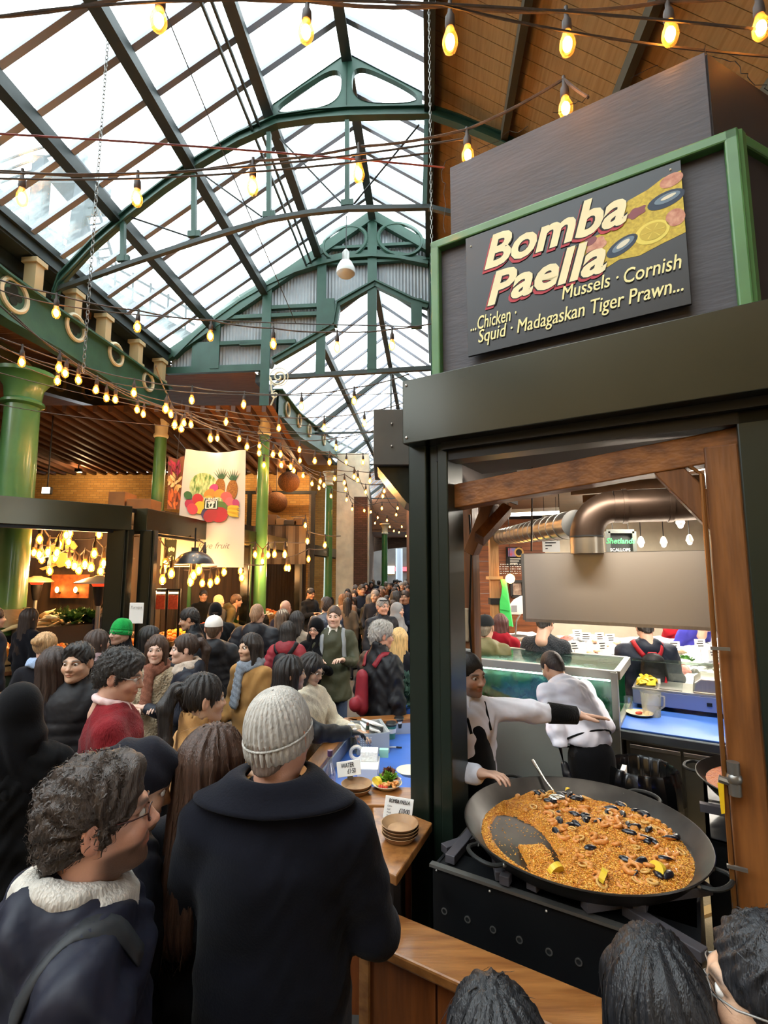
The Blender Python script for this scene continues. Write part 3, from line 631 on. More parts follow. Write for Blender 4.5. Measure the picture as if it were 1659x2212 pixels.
for nm, a, c in (('frame_top', (-.085, .25, 3.99), (1.315, .25, 3.99)), ('frame_side', (-.06, .25, 3.23), (-.06, .25, 4.015)), ('frame_side', (1.29, .25, 3.23), (1.29, .25, 4.015)), ('frame_return', (1.29, .25, 3.99), (1.29 + rx * 1.4, .25 + ry * 1.4, 3.99))):
    b = MB(STALL); b.beam(a, c, .05, .05); b.build(nm, FRAMEG, sb, bevel=.008)
b = MB(STALL); b.prism([(1.30, .24), (1.33, .25), (1.345, .285), (1.31, .28)], 3.23, 4.015, 'z'); b.build('frame_side', FRAMEG, sb)
# painted sign board
sg_ = root('painted_sign', sw(.62, .225, 3.3), label='black painted sign board lettered Bomba Paella with a seafood rice picture', cat='sign')
SX0, SX1, SZ0, SZ1 = .125, 1.11, 3.30, 3.955
b = MB(STALL); b.box2((SX0, .222, SZ0), (SX1, .236, SZ1)); b.build('board', M('glossy_black_sign_paint', '#101218', .35, var=.1, vscale=3), sg_, bevel=.002)
CRL = M('cream_sign_paint', '#f1e3b4', .6, var=.06, vscale=20); RDL = M('red_sign_paint', '#b5303c', .6); YLW = M('cream_yellow_sign_paint', '#f3e7a2', .6)
def on_sign(x, z, off=.0, tilt=0.0): return STALL @ Matrix.Translation((x, .222 - off, z)) @ Matrix.Rotation(math.pi / 2, 4, 'X') @ Matrix.Rotation(tilt, 4, 'Z')
def sign_shape(name, pts, mat, off): 
    b = MB(); b.poly([(p[0], p[1], 0) for p in pts]); b.poly([(p[0], p[1], -.0008) for p in pts]); ob = b.build(name, mat, sg_, local=True, fix=False); put(ob, on_sign(0, 0, off)); return ob
def ell(cx, cz, rx_, rz_, tilt=0, n=22, wob=0): 
    q = []
    for j in range(n):
        a = 2 * math.pi * j / n; w = 1 + wob * math.sin(5 * a + cx * 40); x, z = rx_ * math.cos(a) * w, rz_ * math.sin(a) * w
        q.append((cx + x * math.cos(tilt) - z * math.sin(tilt), cz + x * math.sin(tilt) + z * math.cos(tilt)))
    return q
# the rice picture in the upper right
YR = M('painted_rice_yellow', '#d8bd3e', .6, col2='#b89a2c', vscale=60); NAV = M('painted_mussel_blue', '#27364a', .6); LEM = M('painted_lemon', '#e8d25a', .6); PNK = M('painted_prawn_pink', '#d8a184', .6, col2='#b9745c', vscale=40); PLU = M('painted_plum', '#8a4a4e', .6); PWH = M('painted_off_white', '#dfd8bf', .6); GRY = M('painted_grey_blue', '#6f8290', .6)
sign_shape('rice_picture', [(.85, 3.80), (.90, 3.85), (.98, 3.87), (1.04, 3.90), (1.108, 3.905), (1.108, 3.62), (1.02, 3.60), (.93, 3.575), (.85, 3.585), (.80, 3.565), (.75, 3.585), (.70, 3.62), (.665, 3.66), (.66, 3.70), (.70, 3.73), (.78, 3.735)], YR, .0012)
for nm, pts, m_, of in (('painted_mussel', ell(1.045, 3.795, .072, .036, .15), NAV, .0022), ('mussel_meat', ell(1.05, 3.80, .05, .02, .15), GRY, .0030), ('mussel_glint', ell(1.055, 3.803, .03, .008, .2), PWH, .0038),
                        ('painted_mussel', ell(.865, 3.645, .07, .034, .45), NAV, .0022), ('mussel_meat', ell(.87, 3.65, .05, .02, .45), GRY, .0030), ('mussel_glint', ell(.87, 3.652, .03, .012, .45), PWH, .0038),
                        ('painted_lemon', ell(.985, 3.665, .068, .052, .1), LEM, .0022), ('lemon_flesh', ell(.988, 3.668, .052, .038, .1), M('painted_lemon_flesh', '#c9ad3a', .6), .0030),
                        ('painted_prawn', ell(1.075, 3.70, .036, .04, .3), PNK, .0022), ('painted_prawn', ell(.76, 3.685, .045, .035, .5, wob=.1), PNK, .0022), ('painted_prawn', ell(1.07, 3.875, .045, .03, .2), PNK, .0022),
                        ('painted_squid', ell(.93, 3.78, .04, .022, .3, wob=.15), PLU, .0022), ('painted_squid', ell(.735, 3.715, .03, .02, .3), PLU, .0026)):
    sign_shape(nm, pts, m_, of)
for k in range(6):
    a = k * math.pi / 3; sign_shape('lemon_segment', [(.988, 3.668), (.988 + .045 * math.cos(a), 3.668 + .033 * math.sin(a)), (.988 + .045 * math.cos(a + .12), 3.668 + .033 * math.sin(a + .12))], LEM, .0036)
def fit_word(txt, x0, x1, z0, z1, mat, of, shear, bold, tilt=0.0, dx=0, dz=0):
    me = text_mesh(txt, .1, mat, shear=shear, bold=bold, align='LEFT'); co = np.array([v.co for v in me.vertices]); lo, hi = co.min(0), co.max(0)
    sx_, sz_ = (x1 - x0) / (hi[0] - lo[0]), (z1 - z0) / (hi[1] - lo[1]); ob = link('lettering', me, None, sg_)
    put(ob, on_sign(x0 + dx, z0 + dz, of, tilt) @ Matrix.Diagonal((sx_, sz_, 1, 1)) @ Matrix.Translation((-lo[0], -lo[1], 0)))
for txt, x0, x1, z0, z1 in (('Bomba', .225, .895, 3.735, 3.915), ('Paella', .235, .80, 3.535, 3.71)):
    for m_, dx, dz, of, bd in ((RDL, -.010, -.013, .0044, .0042), (INK, .0, .0, .0052, .0050), (CRL, .002, .002, .0060, .0030)):
        fit_word(txt, x0 - (bd - .003), x1 + (bd - .003), z0 - (bd - .003), z1 + (bd - .003), m_, of, .30, bd, math.radians(.6), dx, dz)
for txt, x0, x1, z0, z1 in (('Mussels \u00b7', .60, .845, 3.466, 3.53), ('Cornish', .865, 1.085, 3.462, 3.53), ('...Chicken \u00b7', .145, .385, 3.428, 3.50), ('Squid \u00b7 Madagaskan Tiger Prawn...', .185, 1.085, 3.335, 3.425)):
    fit_word(txt, x0, x1, z0, z1, YLW, .0068, .22, .0009, math.radians(.4))
for x, z in ((.155, 3.90), (1.07, 3.925)):
    b = MB(STALL); b.ball((x, .221, z), .005, 8, 5); b.build('screw', PWH, sg_)
b = MB(STALL); b.box2((.47, .24, 3.235), (.62, .268, 3.262)); tag(b.build('sign_bracket', BLACKM), 'small black bracket holding the bottom of the painted sign', 'bracket')
# fairy lights along the edge of the upper box
FAIRY = M('fairy_light_glow', '#fff0d0', .5, emit=14, emit_col='#ffe9c4'); WIREG = M('thin_dark_wire', '#2a2622', .6)
fy = root('fairy_lights', sw(.6, .3, 4.5), label='tiny white fairy lights draped along the top of the sign box', cat='string lights')
def fairy(ps, per):
    pts = []
    for a, c in zip(ps[:-1], ps[1:]):
        a, c = Vector(a), Vector(c); n = max(2, int((c - a).length / per))
        pts += [a.lerp(c, k / n) + Vector((random.uniform(-.02, .02), random.uniform(-.015, .005), random.uniform(-.012, .02))) for k in range(n)]
    b = MB(STALL); b.tube(pts, .0018, 4); b.build('wire', WIREG, fy)
    return pts
bl = MB(); bl.ball((0, 0, 0), .0052, 6, 4); mbl = bl.mesh('tiny_bulb', 'all'); mbl.materials.append(FAIRY)
fpts = fairy([(.0, .27, 4.05), (-.01, .27, 4.49), (.12, .28, 4.5)], .045) + fairy([(.2, .29, 4.50), (.48, .29, 4.50)], .03) + fairy([(.57, .29, 4.5), (.8, .29, 4.5)], .028) + fairy([(.95, .29, 4.5), (1.1, .29, 4.5)], .05) + fairy([(1.22, .29, 4.49), (1.24 + rx * .35, .29 + ry * .35, 4.49), (1.24 + rx * .8, .28 + ry * .8, 4.47)], .03)
for p in fpts: link('tiny_bulb', mbl, None, fy, STALL @ Vector(p))

# --- timber frame inside the steel posts
tf = root('timber_frame', sw(.6, .4), label='orange brown timber post and beam frame of the paella stall', cat='frame', kind='structure')
b = MB(STALL); b.beam((-.1, .44, 2.60), (1.45, .40, 2.745), .12, .13); b.build('beam', TIMH, tf, bevel=.006)
b = MB(STALL); b.box2((1.115, .34, 0), (1.235, .46, 2.72)); b.build('post', TIMB, tf, bevel=.008)
b = MB(STALL); b.box2((-.215, .80, 0), (-.10, .92, 2.62)); b.build('post', TIMB, tf, bevel=.006)
b = MB(STALL); b.box2((-.24, .5, 2.78), (-.22, 2.2, 3.24)); b.box2((-.1, .5, 2.84), (1.6, 1.0, 2.86)); b.box2((1.2, .47, 0), (1.5, .5, 2.86)); b.build('blackout_panel', SIDEB, tf)  # dark sheets added to close bright gaps and keep the stall top dark
def SP(px, py, ys): 
    d = ray(px, py); t = (ys + SO.dot(sn) - sn.dot(CAMP)) / sn.dot(d); return CAMP + d * t
b = MB(); b.beam(SP(1435, 1010, .42), SP(1575, 1150, .42), .1, .12, sn); b.build('brace', TIMB, tf, bevel=.005)
b = MB(); b.beam(SP(1062, 1085, .75), SP(1018, 1195, .78), .07, .1, sn); b.build('brace', TIMB, tf, bevel=.005)
b = MB(); b.beam(SP(1095, 1100, .8), SP(1035, 1165, .62), .06, .08, sn); b.build('brace', TIMB, tf)
cd = root('gas_pipe', sw(1.13, .31, 0), label='copper brown gas pipe with valve fixed to the timber post', cat='pipe')
b = MB(STALL); b.tube([(1.1, .31, .2), (1.1, .31, 2.6), (1.05, .38, 2.66)], .009, 8); b.build('pipe', M('painted_copper', '#8a5a2c', .35, metal=.6), cd)
b = MB(STALL); b.tube([(1.13, .30, 1.36), (1.13, .30, 1.48)], .022, 10); b.tube([(1.13, .30, 1.4), (1.08, .30, 1.41)], .014, 8); b.ball((1.13, .30, 1.42), .028, 10, 6); b.build('valve', STAIND, cd, smooth=True)
b = MB(STALL); b.prism([(1.075, 1.395), (1.095, 1.395), (1.092, 1.29), (1.08, 1.285)], .29, .296, 'y'); b.build('lever', M('yellow_plastic', '#e0b51e', .4), cd)
for z in (1.1, 1.9): b = MB(STALL); b.beam((1.085, .3, z), (1.15, .3, z), .012, .012); b.build('pipe_clip', STAIND, cd)
ye = MB(STALL); ye.box2((1.17, .33, .83), (1.21, .338, .93)); tag(ye.build('tape_marker', M('yellow_tape', '#e2c51c', .5)), 'yellow tape marker low on the timber post', 'tape')
ss = root('socket_box', sw(-.02, .46, 1.62), label='grey double socket box on the left timber post', cat='socket')
b = MB(STALL); b.box2((-.195, .775, 1.58), (-.115, .80, 1.74)); b.build('box', M('grey_abs', '#b9b7b0', .45), ss, bevel=.006)
for z in (1.62, 1.70): b = MB(STALL); b.box2((-.17, .765, z - .012), (-.14, .776, z + .012)); b.build('socket', M('dark_grey_abs', '#55585c', .5), ss)
b = MB(STALL); b.box2((-.19, .782, 1.78), (-.125, .799, 1.98)); tag(b.build('wall_plate', M('cream_plate', '#b7a283', .6), None, bevel=.02), 'rounded cream plate on the left timber post', 'plate')
b = MB(STALL); b.tube([(-.11, .79, 1.6), (-.12, .78, 1.9), (-.10, .78, 2.3), (-.11, .79, 2.55)], .006, 6); tag(b.build('power_cable', BLACKM), 'black power cable running down the left timber post', 'cable')
b = MB(); b.tube([SP(1150, 1010, .9), SP(1148, 1190, 1.5)], .006, 6); tag(b.build('hanging_rod', DUCTD), 'thin steel rod hanging down to the extractor hood', 'rod')

# --- extractor hood and ducts
hd = root('extractor_hood', sw(.75, 1.5, 1.86), label='brushed steel extractor hood hanging above the stall worktop', cat='extractor hood')
b = MB(STALL); x0, x1, y0, y1 = .01, 1.75, 1.5, 2.25
for f in ([(x0, y0, 1.86), (x1, y0, 1.86), (x1, y0, 2.33), (x0, y0, 2.33)], [(x0, y0, 1.86), (x0, y1, 1.86), (x0, y1, 2.33), (x0, y0, 2.33)], [(x1, y0, 1.86), (x1, y1, 1.86), (x1, y1, 2.33), (x1, y0, 2.33)], [(x0, y1, 1.86), (x1, y1, 1.86), (x1, y1, 2.33), (x0, y1, 2.33)], [(x0, y0, 2.33), (x1, y0, 2.33), (x1, y1, 2.33), (x0, y1, 2.33)]): b.poly(f)
HOODM = M('hood_steel', '#c0b8ae', .3, metal=.65, bump=.25, bscale=1.6, stretch=(3, 3, .35))
hb = b.build('canopy', HOODM, hd); sm = hb.modifiers.new('solid', 'SOLIDIFY'); sm.thickness = .004
b = MB(STALL); b.box2((x0, y0 - .004, 1.85), (x1, y0 + .02, 1.872)); b.box2((x0, y0, 1.85), (x0 + .02, y1, 1.872)); b.build('gutter_lip', STAIN, hd)
b = MB(STALL); b.box2((x0 - .012, y0 - .006, 1.86), (x0 + .006, y0 + .01, 2.33)); b.build('corner_edge', STAIND, hd)
dc = root('extract_duct', pY(1265, 1150, 3.35), label='fat steel extract duct elbowing out of the hood', cat='duct')
e0 = pY(1268, 1188, 3.35); e0.z = 2.33; r_ = .105; el = [e0, e0 + Vector((0, 0, .12))]
b = MB(); b.tube([e0 - Vector((0, 0, .01)), e0 + Vector((0, 0, .1))], r_, 22, caps=False); b.build('collar', M('light_duct', '#a59a88', .32, metal=.85), dc, smooth=True)
cv = []
for k in range(9):
    a = math.pi / 2 * k / 8; cv.append(e0 + Vector((.17 * (1 - math.cos(a)), -.05 * (1 - math.cos(a)), .1 + .2 * math.sin(a))))
b = MB(); b.tube(cv, r_, 22, caps=False); b.build('elbow', DUCTD, dc, smooth=True)
c1 = cv[-1]; b = MB(); b.tube([c1, c1 + Vector((.35, -.12, .0)), c1 + Vector((.75, -.25, .02))], r_ * 1.03, 22); b.build('dark_run', DUCTD, dc, smooth=True)
for k in (.05, .3): b = MB(); q = c1 + Vector((k, -k * .34, 0)); b.tube([q, q + Vector((.025, -.0085, 0))], r_ * 1.1, 22); b.build('joint_band', DUCTD, dc, smooth=True)
b = MB(); b.tube([e0 + Vector((0, 0, .098)), e0 + Vector((0, 0, .108))], r_ * 1.04, 22); b.build('joint_band', IRON, dc, smooth=True)
a0 = e0 + Vector((-.02, .12, .2)); a1 = pY(1045, 1166, 8.2)
b = MB(); b.tube([a0.lerp(a1, k / 12) for k in range(13)], .1, 20); b.build('spiral_run', GALV, dc, smooth=True)
for k in range(1, 22): q = a0.lerp(a1, k / 22); q2 = a0.lerp(a1, k / 22 + .002); b = MB(); b.tube([q, q2], .104, 20); b.build('spiral_seam', STAIND, dc)

# --- cooker, parapet, big pan
PCX, PCY, PZ, PR = .53, .454, 1.05, .52
cw = root('parapet', sw(.5, -.3), label='varnished wooden parapet in front of the paella burner', cat='parapet', kind='structure')
b = MB(STALL); b.box2((-.12, -.42, .81), (1.7, -.23, .85)); b.build('rail_top', COUNTW, cw, bevel=.008)
for k in range(6):
    b = MB(STALL); xa = -.1 + .3 * k; b.box2((xa + .004, -.385, 0), (xa + .296, -.35, .81)); b.build('plank', wood('counter_panel_wood', '#8a4c20', '#6a3613', (10, 10, 1), 3, .45, .08, coat=.2), cw, bevel=.003)
b = MB(STALL); b.box2((-.11, -.40, 0), (-.07, -.26, .81)); b.build('end_post', COUNTW, cw)
ck = root('gas_burner', sw(.5, .4), label='black steel gas burner stand with round holes under the big pan', cat='burner')
BSTL = M('black_enamelled_steel', '#17181a', .36, metal=.3, var=.15, vscale=6, coat=.2)
b = MB(STALL); b.box2((0, 0, .52), (.99, .012, .93)); b.build('front_panel', BSTL, ck, bevel=.003)
b = MB(STALL); b.box2((0, .012, .3), (.012, .9, .93)); b.box2((.978, .012, .3), (.99, .9, .93)); b.box2((0, .89, .3), (.99, .9, .93)); b.box2((.0, .01, .5), (.99, .9, .515)); b.build('side_panels', BSTL, ck)
b = MB(STALL); b.beam((-.01, .005, .935), (1.0, .005, .935), .03, .012); b.build('top_edge', STAIND, ck)
b = MB(STALL); b.box2((0, .02, .915), (.99, .16, .925)); b.build('top_plate', BSTL, ck)
for px, py in ((960, 1968), (1010, 1986), (1065, 2008), (1122, 2030), (1186, 2056), (1250, 2078)):
    q = SP(px, py, -.001); T = frame_on(q, sd, -sn); b = MB(); b.lathe([(.0135, 0), (.0135, .003), (.009, .003), (.009, 0)], (0, 0, 0), 14, T); b.build('hole_rim', STAIND, ck, smooth=True)
    b = MB(); b.disc((0, 0, .001), .0095, 12, T); b.build('hole', M('dark_hole', '#060606', .9), ck)
for px, py in ((943, 1880), (1058, 1925), (1180, 1968), (1500, 2072)):
    q = SP(px, py, -.002); b = MB(); b.ball(q, .0055, 8, 5); b.build('rivet', STAIN, ck)
b = MB(STALL)
for x, y in ((.05, .06), (.94, .06), (.05, .84), (.94, .84)): b.box((x, y, .25), (.05, .05, .5))
b.build('legs', BSTL, ck)
SUP = M('grey_purple_iron', '#4c484c', .6, metal=.3, var=.2)
for a, c in (((.02, .62, .965), (.30, .02, .965)), ((.30, .02, .965), (.34, .02, .965)), ((.0, .12, .945), (.16, .42, .945)), ((.62, .01, .965), (1.02, .38, .965)), ((.42, .03, .96), (.46, .2, .96)), ((.75, .1, .95), (1.0, -.02, .95)), ((.02, .8, .965), (.98, .8, .965)), ((.8, .08, .97), (.82, .5, .97)), ((.06, .05, .95), (.06, .85, .95))):
    b = MB(STALL); b.beam(a, c, .045, .035); b.build('pan_support', SUP, ck, bevel=.003)
b = MB(STALL); b.tube([(PCX + .2 * math.cos(a), PCY + .2 * math.sin(a), .94) for a in np.linspace(0, 6.28, 25)], .018, 8); b.tube([(PCX + .1 * math.cos(a), PCY + .1 * math.sin(a), .94) for a in np.linspace(0, 6.28, 21)], .016, 8); b.build('ring_burner', IRON, ck)
PANM = M('seasoned_steel_pan', '#3c3936', .38, metal=.75, var=.3, vscale=8)
pan = root('paella_pan', sw(PCX, PCY, .98), label='huge black paella pan full of yellow seafood rice', cat='pan')
TP = STALL @ Matrix.Translation((PCX, PCY, 0))
b = MB(); b.lathe([(.0, .985), (.44, .985), (.455, .992), (.515, 1.055), (.522, 1.057), (.524, 1.052), (.462, .982), (.445, .977), (0, .977)], (0, 0, 0), 72, TP); b.build('pan_body', PANM, pan, smooth=True)
def pan_handle(px, py, w=.17, out=.085):
    q = tost(pz(px, py, 1.04)); a = math.atan2(q[1] - PCY, q[0] - PCX); R_ = TP @ Matrix.Rotation(a, 4, 'Z'); ps = []
    for k in range(13):
        t = math.pi * k / 12; ps.append(R_ @ Vector((.505 + out * (math.sin(t) ** .6), -w / 2 * math.cos(t) * (1.0), 1.035 + .012 * math.sin(t))))
    b = MB(); b.tube(ps, .009, 8); b.build('handle', IRON, pan, smooth=True)
    b = MB(); 
    for k in (0, 12): b.ball(ps[k], (.014, .014, .01), 8, 6)
    b.build('handle_rivets', STAIND, pan)
for p in ((1030, 1850), (1560, 1905), (1065, 1662), (1420, 1708)): pan_handle(*p)
# rice: heightfield with the scraped patch at its left
def rice_h(x, y):
    r = math.hypot(x, y); n = math.sin(x * 31 + 1.3 * math.sin(y * 17)) * math.sin(y * 27 + math.sin(x * 19)) * .006 + math.sin(x * 71 + y * 40) * .003 + math.sin(x * 9 - y * 7 + 1) * .008
    h = .028 + n; h *= min(1, max(0, (.455 - r) / .05))
    wx, wy = x * sd.x + y * sn.x, x * sd.y + y * sn.y                 # world offsets
    d = math.hypot((wx + .31) / .16, (wy + .03) / .30)                # scraped oval on the left
    d2 = math.hypot((wx + .18) / .05, (wy + .09) / .26)
    k = min(1, max(0, (d - .85) / .25)); k *= min(1, max(0, (d2 - .6) / .5)) if wx < -.1 else 1
    if -.30 < wx < -.19 and abs(wy + .16) < .12: k = max(k, .8 * (1 - abs(wy + .16) / .12))
    edge = min(1, max(0, (r - .40) / .03)) if wx < -.2 else 0
    k = max(k, edge * .75)
    return h * k
b = MB(); NR, NA = 46, 120; idx = {}
hts = {}
for i in range(NR + 1):
    r = .455 * i / NR
    for j in range(NA):
        a = 2 * math.pi * j / NA; x, y = r * math.cos(a), r * math.sin(a); hts[i, j] = rice_h(x, y); b.pts([TP @ Vector((x, y, .984 + hts[i, j]))])
for i in range(NR):
    for j in range(NA):
        j2 = (j + 1) % NA
        if max(hts[i, j], hts[i + 1, j], hts[i, j2], hts[i + 1, j2]) > .003: b.face((i * NA + j, (i + 1) * NA + j, (i + 1) * NA + j2, i * NA + j2))
RICE = M('saffron_rice', '#df932c', .45, col2='#c6731f', vscale=22, bump=.8, bscale=140, coat=.2)
tag(b.build('rice_bed', RICE, pan, smooth='all'), kind='stuff')
b = MB(); cnt = 0
while cnt < 12000:
    a = random.uniform(0, 2 * math.pi); r = .452 * math.sqrt(random.random()); x, y = r * math.cos(a), r * math.sin(a); h = rice_h(x, y)
    if h < .004 and random.random() > .06: continue
    cnt += 1; t = random.uniform(0, math.pi); tl = random.uniform(-.6, .6); L = random.uniform(.0045, .0065); w = .0022
    c0 = TP @ Vector((x, y, .986 + h)); d = Vector((math.cos(t) * math.cos(tl), math.sin(t) * math.cos(tl), math.sin(tl))); s_ = d.cross(Vector((0, 0, 1))).normalized() * w; n_ = s_.cross(d).normalized() * w
    i = b.pts([c0 - d * L, c0 + s_, c0 + n_, c0 - s_, c0 - n_, c0 + d * L]); b.mi = random.choice((0, 0, 1, 2))
    for f in ((0, 1, 2), (0, 2, 3), (0, 3, 4), (0, 4, 1), (5, 2, 1), (5, 3, 2), (5, 4, 3), (5, 1, 4)): b.face([i + q for q in f])
tag(b.build('rice_grains', [M('rice_grain_orange', '#eca43a', .4), M('rice_grain_yellow', '#f2bd52', .4), M('rice_grain_brown', '#cf8230', .4)], pan, fix=False), kind='stuff')
# seafood on the rice
MUS = M('mussel_shell', '#17171f', .3, var=.4, vscale=30, coat=.4); MEAT = M('mussel_meat_orange', '#e39a45', .45)
b = MB(); ms = []
for k in range(9):
    t = k / 8; ms.append((t, math.sin(math.pi * t ** .75) ** .8))
def shell(b, up):
    N = 8; base = len(b.v)
    for t, w in ms: b.pts([Vector((-.028 + .056 * t, .0135 * w * math.cos(math.pi * j / N), up * .011 * w * math.sin(math.pi * j / N))) for j in range(N + 1)])
    for k in range(8):
        for j in range(N): a = base + k * (N + 1) + j; b.face((a, a + 1, a + N + 2, a + N + 1))
shell(b, 1); mm1 = b.mesh('mussel', 'all'); mm1.materials.append(MUS)
b = MB(); b.ball((0, 0, .001), (.02, .009, .005), 8, 6); mm2 = b.mesh('meat', 'all'); mm2.materials.append(MEAT)
def prawn_mesh():
    b = MB(); ps = []; rs = []
    for k in range(9): a = -.3 + 3.6 * k / 8; ps.append((.019 * math.cos(a), .019 * math.sin(a), .002 * k / 8)); rs.append(.0045 + .004 * math.sin(math.pi * (k + 1.5) / 10))
    rs[-1] = .002; b.tube(ps, rs, 7); e = Vector(ps[-1]); b.prism([(e.x, e.y), (e.x + .012, e.y - .004), (e.x + .01, e.y + .006)], .0, .003, 'z'); return b.mesh('prawn', 'all')
mpr = prawn_mesh(); mpr.materials.append(M('cooked_prawn', '#d07a34', .4, col2='#e0994e', vscale=90))
b = MB(); b.tube([(.016 * math.cos(a), .016 * math.sin(a), 0) for a in np.linspace(0, 2 * math.pi, 14)[:-1]], .0045, 6, closed=True); msq = b.mesh('squid_ring', 'all'); msq.materials.append(M('squid', '#dba85c', .45))
b = MB(); b.ball((0, 0, 0), (.02, .014, .011), 8, 6, jitter=.12); mch = b.mesh('chicken_piece', 'all'); mch.materials.append(M('stewed_chicken', '#cf8a3c', .5, var=.25, vscale=60))
b = MB(); N = 8
for k in range(2): pass
b.prism([(0.0, .0)] + [(.034 * math.cos(a), .034 * math.sin(a)) for a in np.linspace(0, math.pi, 10)], -.011, .011, 'y'); mle = b.mesh('lemon_wedge'); mle.materials.append(M('lemon_yellow', '#f0c93a', .45))
def scatter(mesh_, n, name, label, grp, cond, zoff=.006, tilt=.4, sc=(.85, 1.2), sub=None):
    k = 0
    while k < n:
        a = random.uniform(0, 2 * math.pi); r = .43 * math.sqrt(random.random()); x, y = r * math.cos(a), r * math.sin(a); wx, wy = x * sd.x + y * sn.x, x * sd.y + y * sn.y
        if rice_h(x, y) < .018 or not cond(wx, wy): continue
        k += 1; ob = link(name, mesh_, None, None); s_ = random.uniform(*sc)
        put(ob, TP @ Matrix.Translation((x, y, .984 + rice_h(x, y) + zoff)) @ Matrix.Rotation(random.uniform(0, 6.28), 4, 'Z') @ Matrix.Rotation(random.uniform(-tilt, tilt), 4, 'X') @ Matrix.Diagonal((s_, s_, s_, 1)))
        ROOTM[ob.name] = ob.matrix_basis.copy()
        tag(ob, label, name.replace('_', ' '), grp)
        if sub is not None and k % 2: link('meat', sub, None, ob)
scatter(mm1, 46, 'mussel', 'black mussel on the rice of the huge pan', 'mussels in the paella', lambda x, y: x > -.12 and (y > -.15 or x > .1), .008, .7, (.9, 1.35), mm2)
scatter(mpr, 60, 'prawn', 'curled orange prawn in the rice of the huge pan', 'prawns in the paella', lambda x, y: x > -.1, .006, .5, (.8, 1.35))
scatter(msq, 26, 'squid_ring', 'pale squid ring in the rice of the huge pan', 'squid rings in the paella', lambda x, y: x > -.15, .005, .5)
scatter(mch, 40, 'chicken_piece', 'browned chicken piece in the rice of the huge pan', 'chicken pieces in the paella', lambda x, y: x > -.2, .004, .4, (.6, 1.1))
for px, py, rz in ((1225, 1702, .3), (1300, 1898, 1.0), (1200, 1876, .4), (1420, 1880, 2.0)):
    q = pz(px, py, 1.01); t_ = tost(q); ob = link('lemon_wedge', mle, None, None, (q.x, q.y, .99 + rice_h(t_[0] - PCX, t_[1] - PCY)), (.4, 0, rz)); tag(ob, 'yellow lemon wedge lying on the rice of the huge pan', 'lemon', 'lemon wedges in the paella')
tg = root('serving_spoon', pz(1190, 1702, 1.02), label='long handled steel serving spoon standing in the rice', cat='spoon')
b = MB(); b.tube([pz(1195, 1708, 1.025), pz(1178, 1688, 1.05), SP(1150, 1642, .92)], [.006, .007, .009], 8); b.build('handle', M('polished_steel', '#d8d2c4', .2, metal=.9), tg, smooth=True)
b = MB(); b.ball((0, 0, 0), (.045, .032, .012), 12, 8, Matrix.Translation(pz(1203, 1722, 1.025))); b.build('bowl', M('polished_steel', '#d8d2c4', .2, metal=.9), tg, smooth=True)

# --- second pan and its burner at the right
p2 = root('paella_pan', sw(1.42, 1.5, 1.0), label='second paella pan simmering orange rice behind the timber post', cat='pan')
T2 = STALL @ Matrix.Translation((1.42, 1.5, 0)); b = MB(); b.lathe([(.0, .985), (.36, .985), (.43, 1.055), (.436, 1.052), (.37, .977), (0, .977)], (0, 0, 0), 56, T2); b.build('pan_body', PANM, p2, smooth=True)
b = MB(); b.lathe([(.385, 1.012), (.3, 1.018), (.2, 1.013), (.1, 1.02), (0, 1.016)], (0, 0, 0), 40, T2); b.build('simmering_rice', M('simmering_rice', '#d9782a', .35, col2='#c05a1c', vscale=40, bump=.7, bscale=120), p2, smooth=True)
for an_ in (math.radians(168), math.radians(-95)):
    R_ = T2 @ Matrix.Rotation(an_, 4, 'Z'); b = MB(); b.tube([R_ @ Vector((.42 + .08 * math.sin(math.pi * k / 12) ** .6, -.09 * math.cos(math.pi * k / 12), 1.035)) for k in range(13)], .009, 8); b.build('handle', IRON, p2, smooth=True)
g2 = root('gas_burner', sw(1.42, 1.5), label='black burner stand with blue flames beneath the second pan', cat='burner')
b = MB(STALL); b.box2((1.02, 1.05, .3), (1.85, 1.07, .86)); b.box2((1.02, 1.05, .3), (1.04, 1.95, .86)); b.box2((1.02, 1.05, .84), (1.85, 1.95, .86)); b.build('cabinet', BSTL, g2)
for a, c in (((1.0, 1.2, .955), (1.85, 1.2, .955)), ((1.0, 1.75, .955), (1.85, 1.75, .955)), ((1.2, 1.05, .94), (1.2, 1.95, .94))): b = MB(STALL); b.beam(a, c, .04, .04); b.build('pan_support', SUP, g2)
FLM = M('blue_gas_flame', '#6b7bff', .5, emit=2.2, emit_col='#7d8cff', alpha=.6)
for k in range(14):
    a = 2 * math.pi * k / 14; b = MB(); c0 = T2 @ Vector((.2 * math.cos(a), .2 * math.sin(a), .87)); b.lathe([(.016, 0), (.019, .02), (.012, .05), (0, .085)], c0, 8); b.build('flame', FLM, g2, smooth=True)
b = MB(); b.tube([T2 @ Vector((.2 * math.cos(a), .2 * math.sin(a), .865)) for a in np.linspace(0, 6.28, 24)], .014, 6); b.build('ring_burner', IRON, g2)
bs = root('black_bin', sw(.65, 2.0), label='black bin with folded bin liner behind the huge pan', cat='bin')
b = MB(STALL); b.lathe([(.17, 0), (.2, .5), (.225, .78), (.22, .8)], (.65, 2.0, 0), 24); b.build('drum', BLACKM, bs, smooth=True)
b = MB(STALL); b.lathe([(.25, .62), (.245, .74), (.225, .84), (.215, .85), (.2, .83), (.18, .62), (0, .60)], (.65, 2.0, 0), 56, rib=lambda a, z: 1 + .03 * math.sin(a * 19) + .03 * math.sin(a * 7 + 1)); b.build('bin_liner', M('black_plastic_film', '#0c0c0d', .22, coat=.4), bs, smooth=True)
b = MB(STALL); b.ball((.63, 2.0, .66), (.11, .07, .06), 14, 8); b.build('leftovers', RICE, bs, smooth=True)
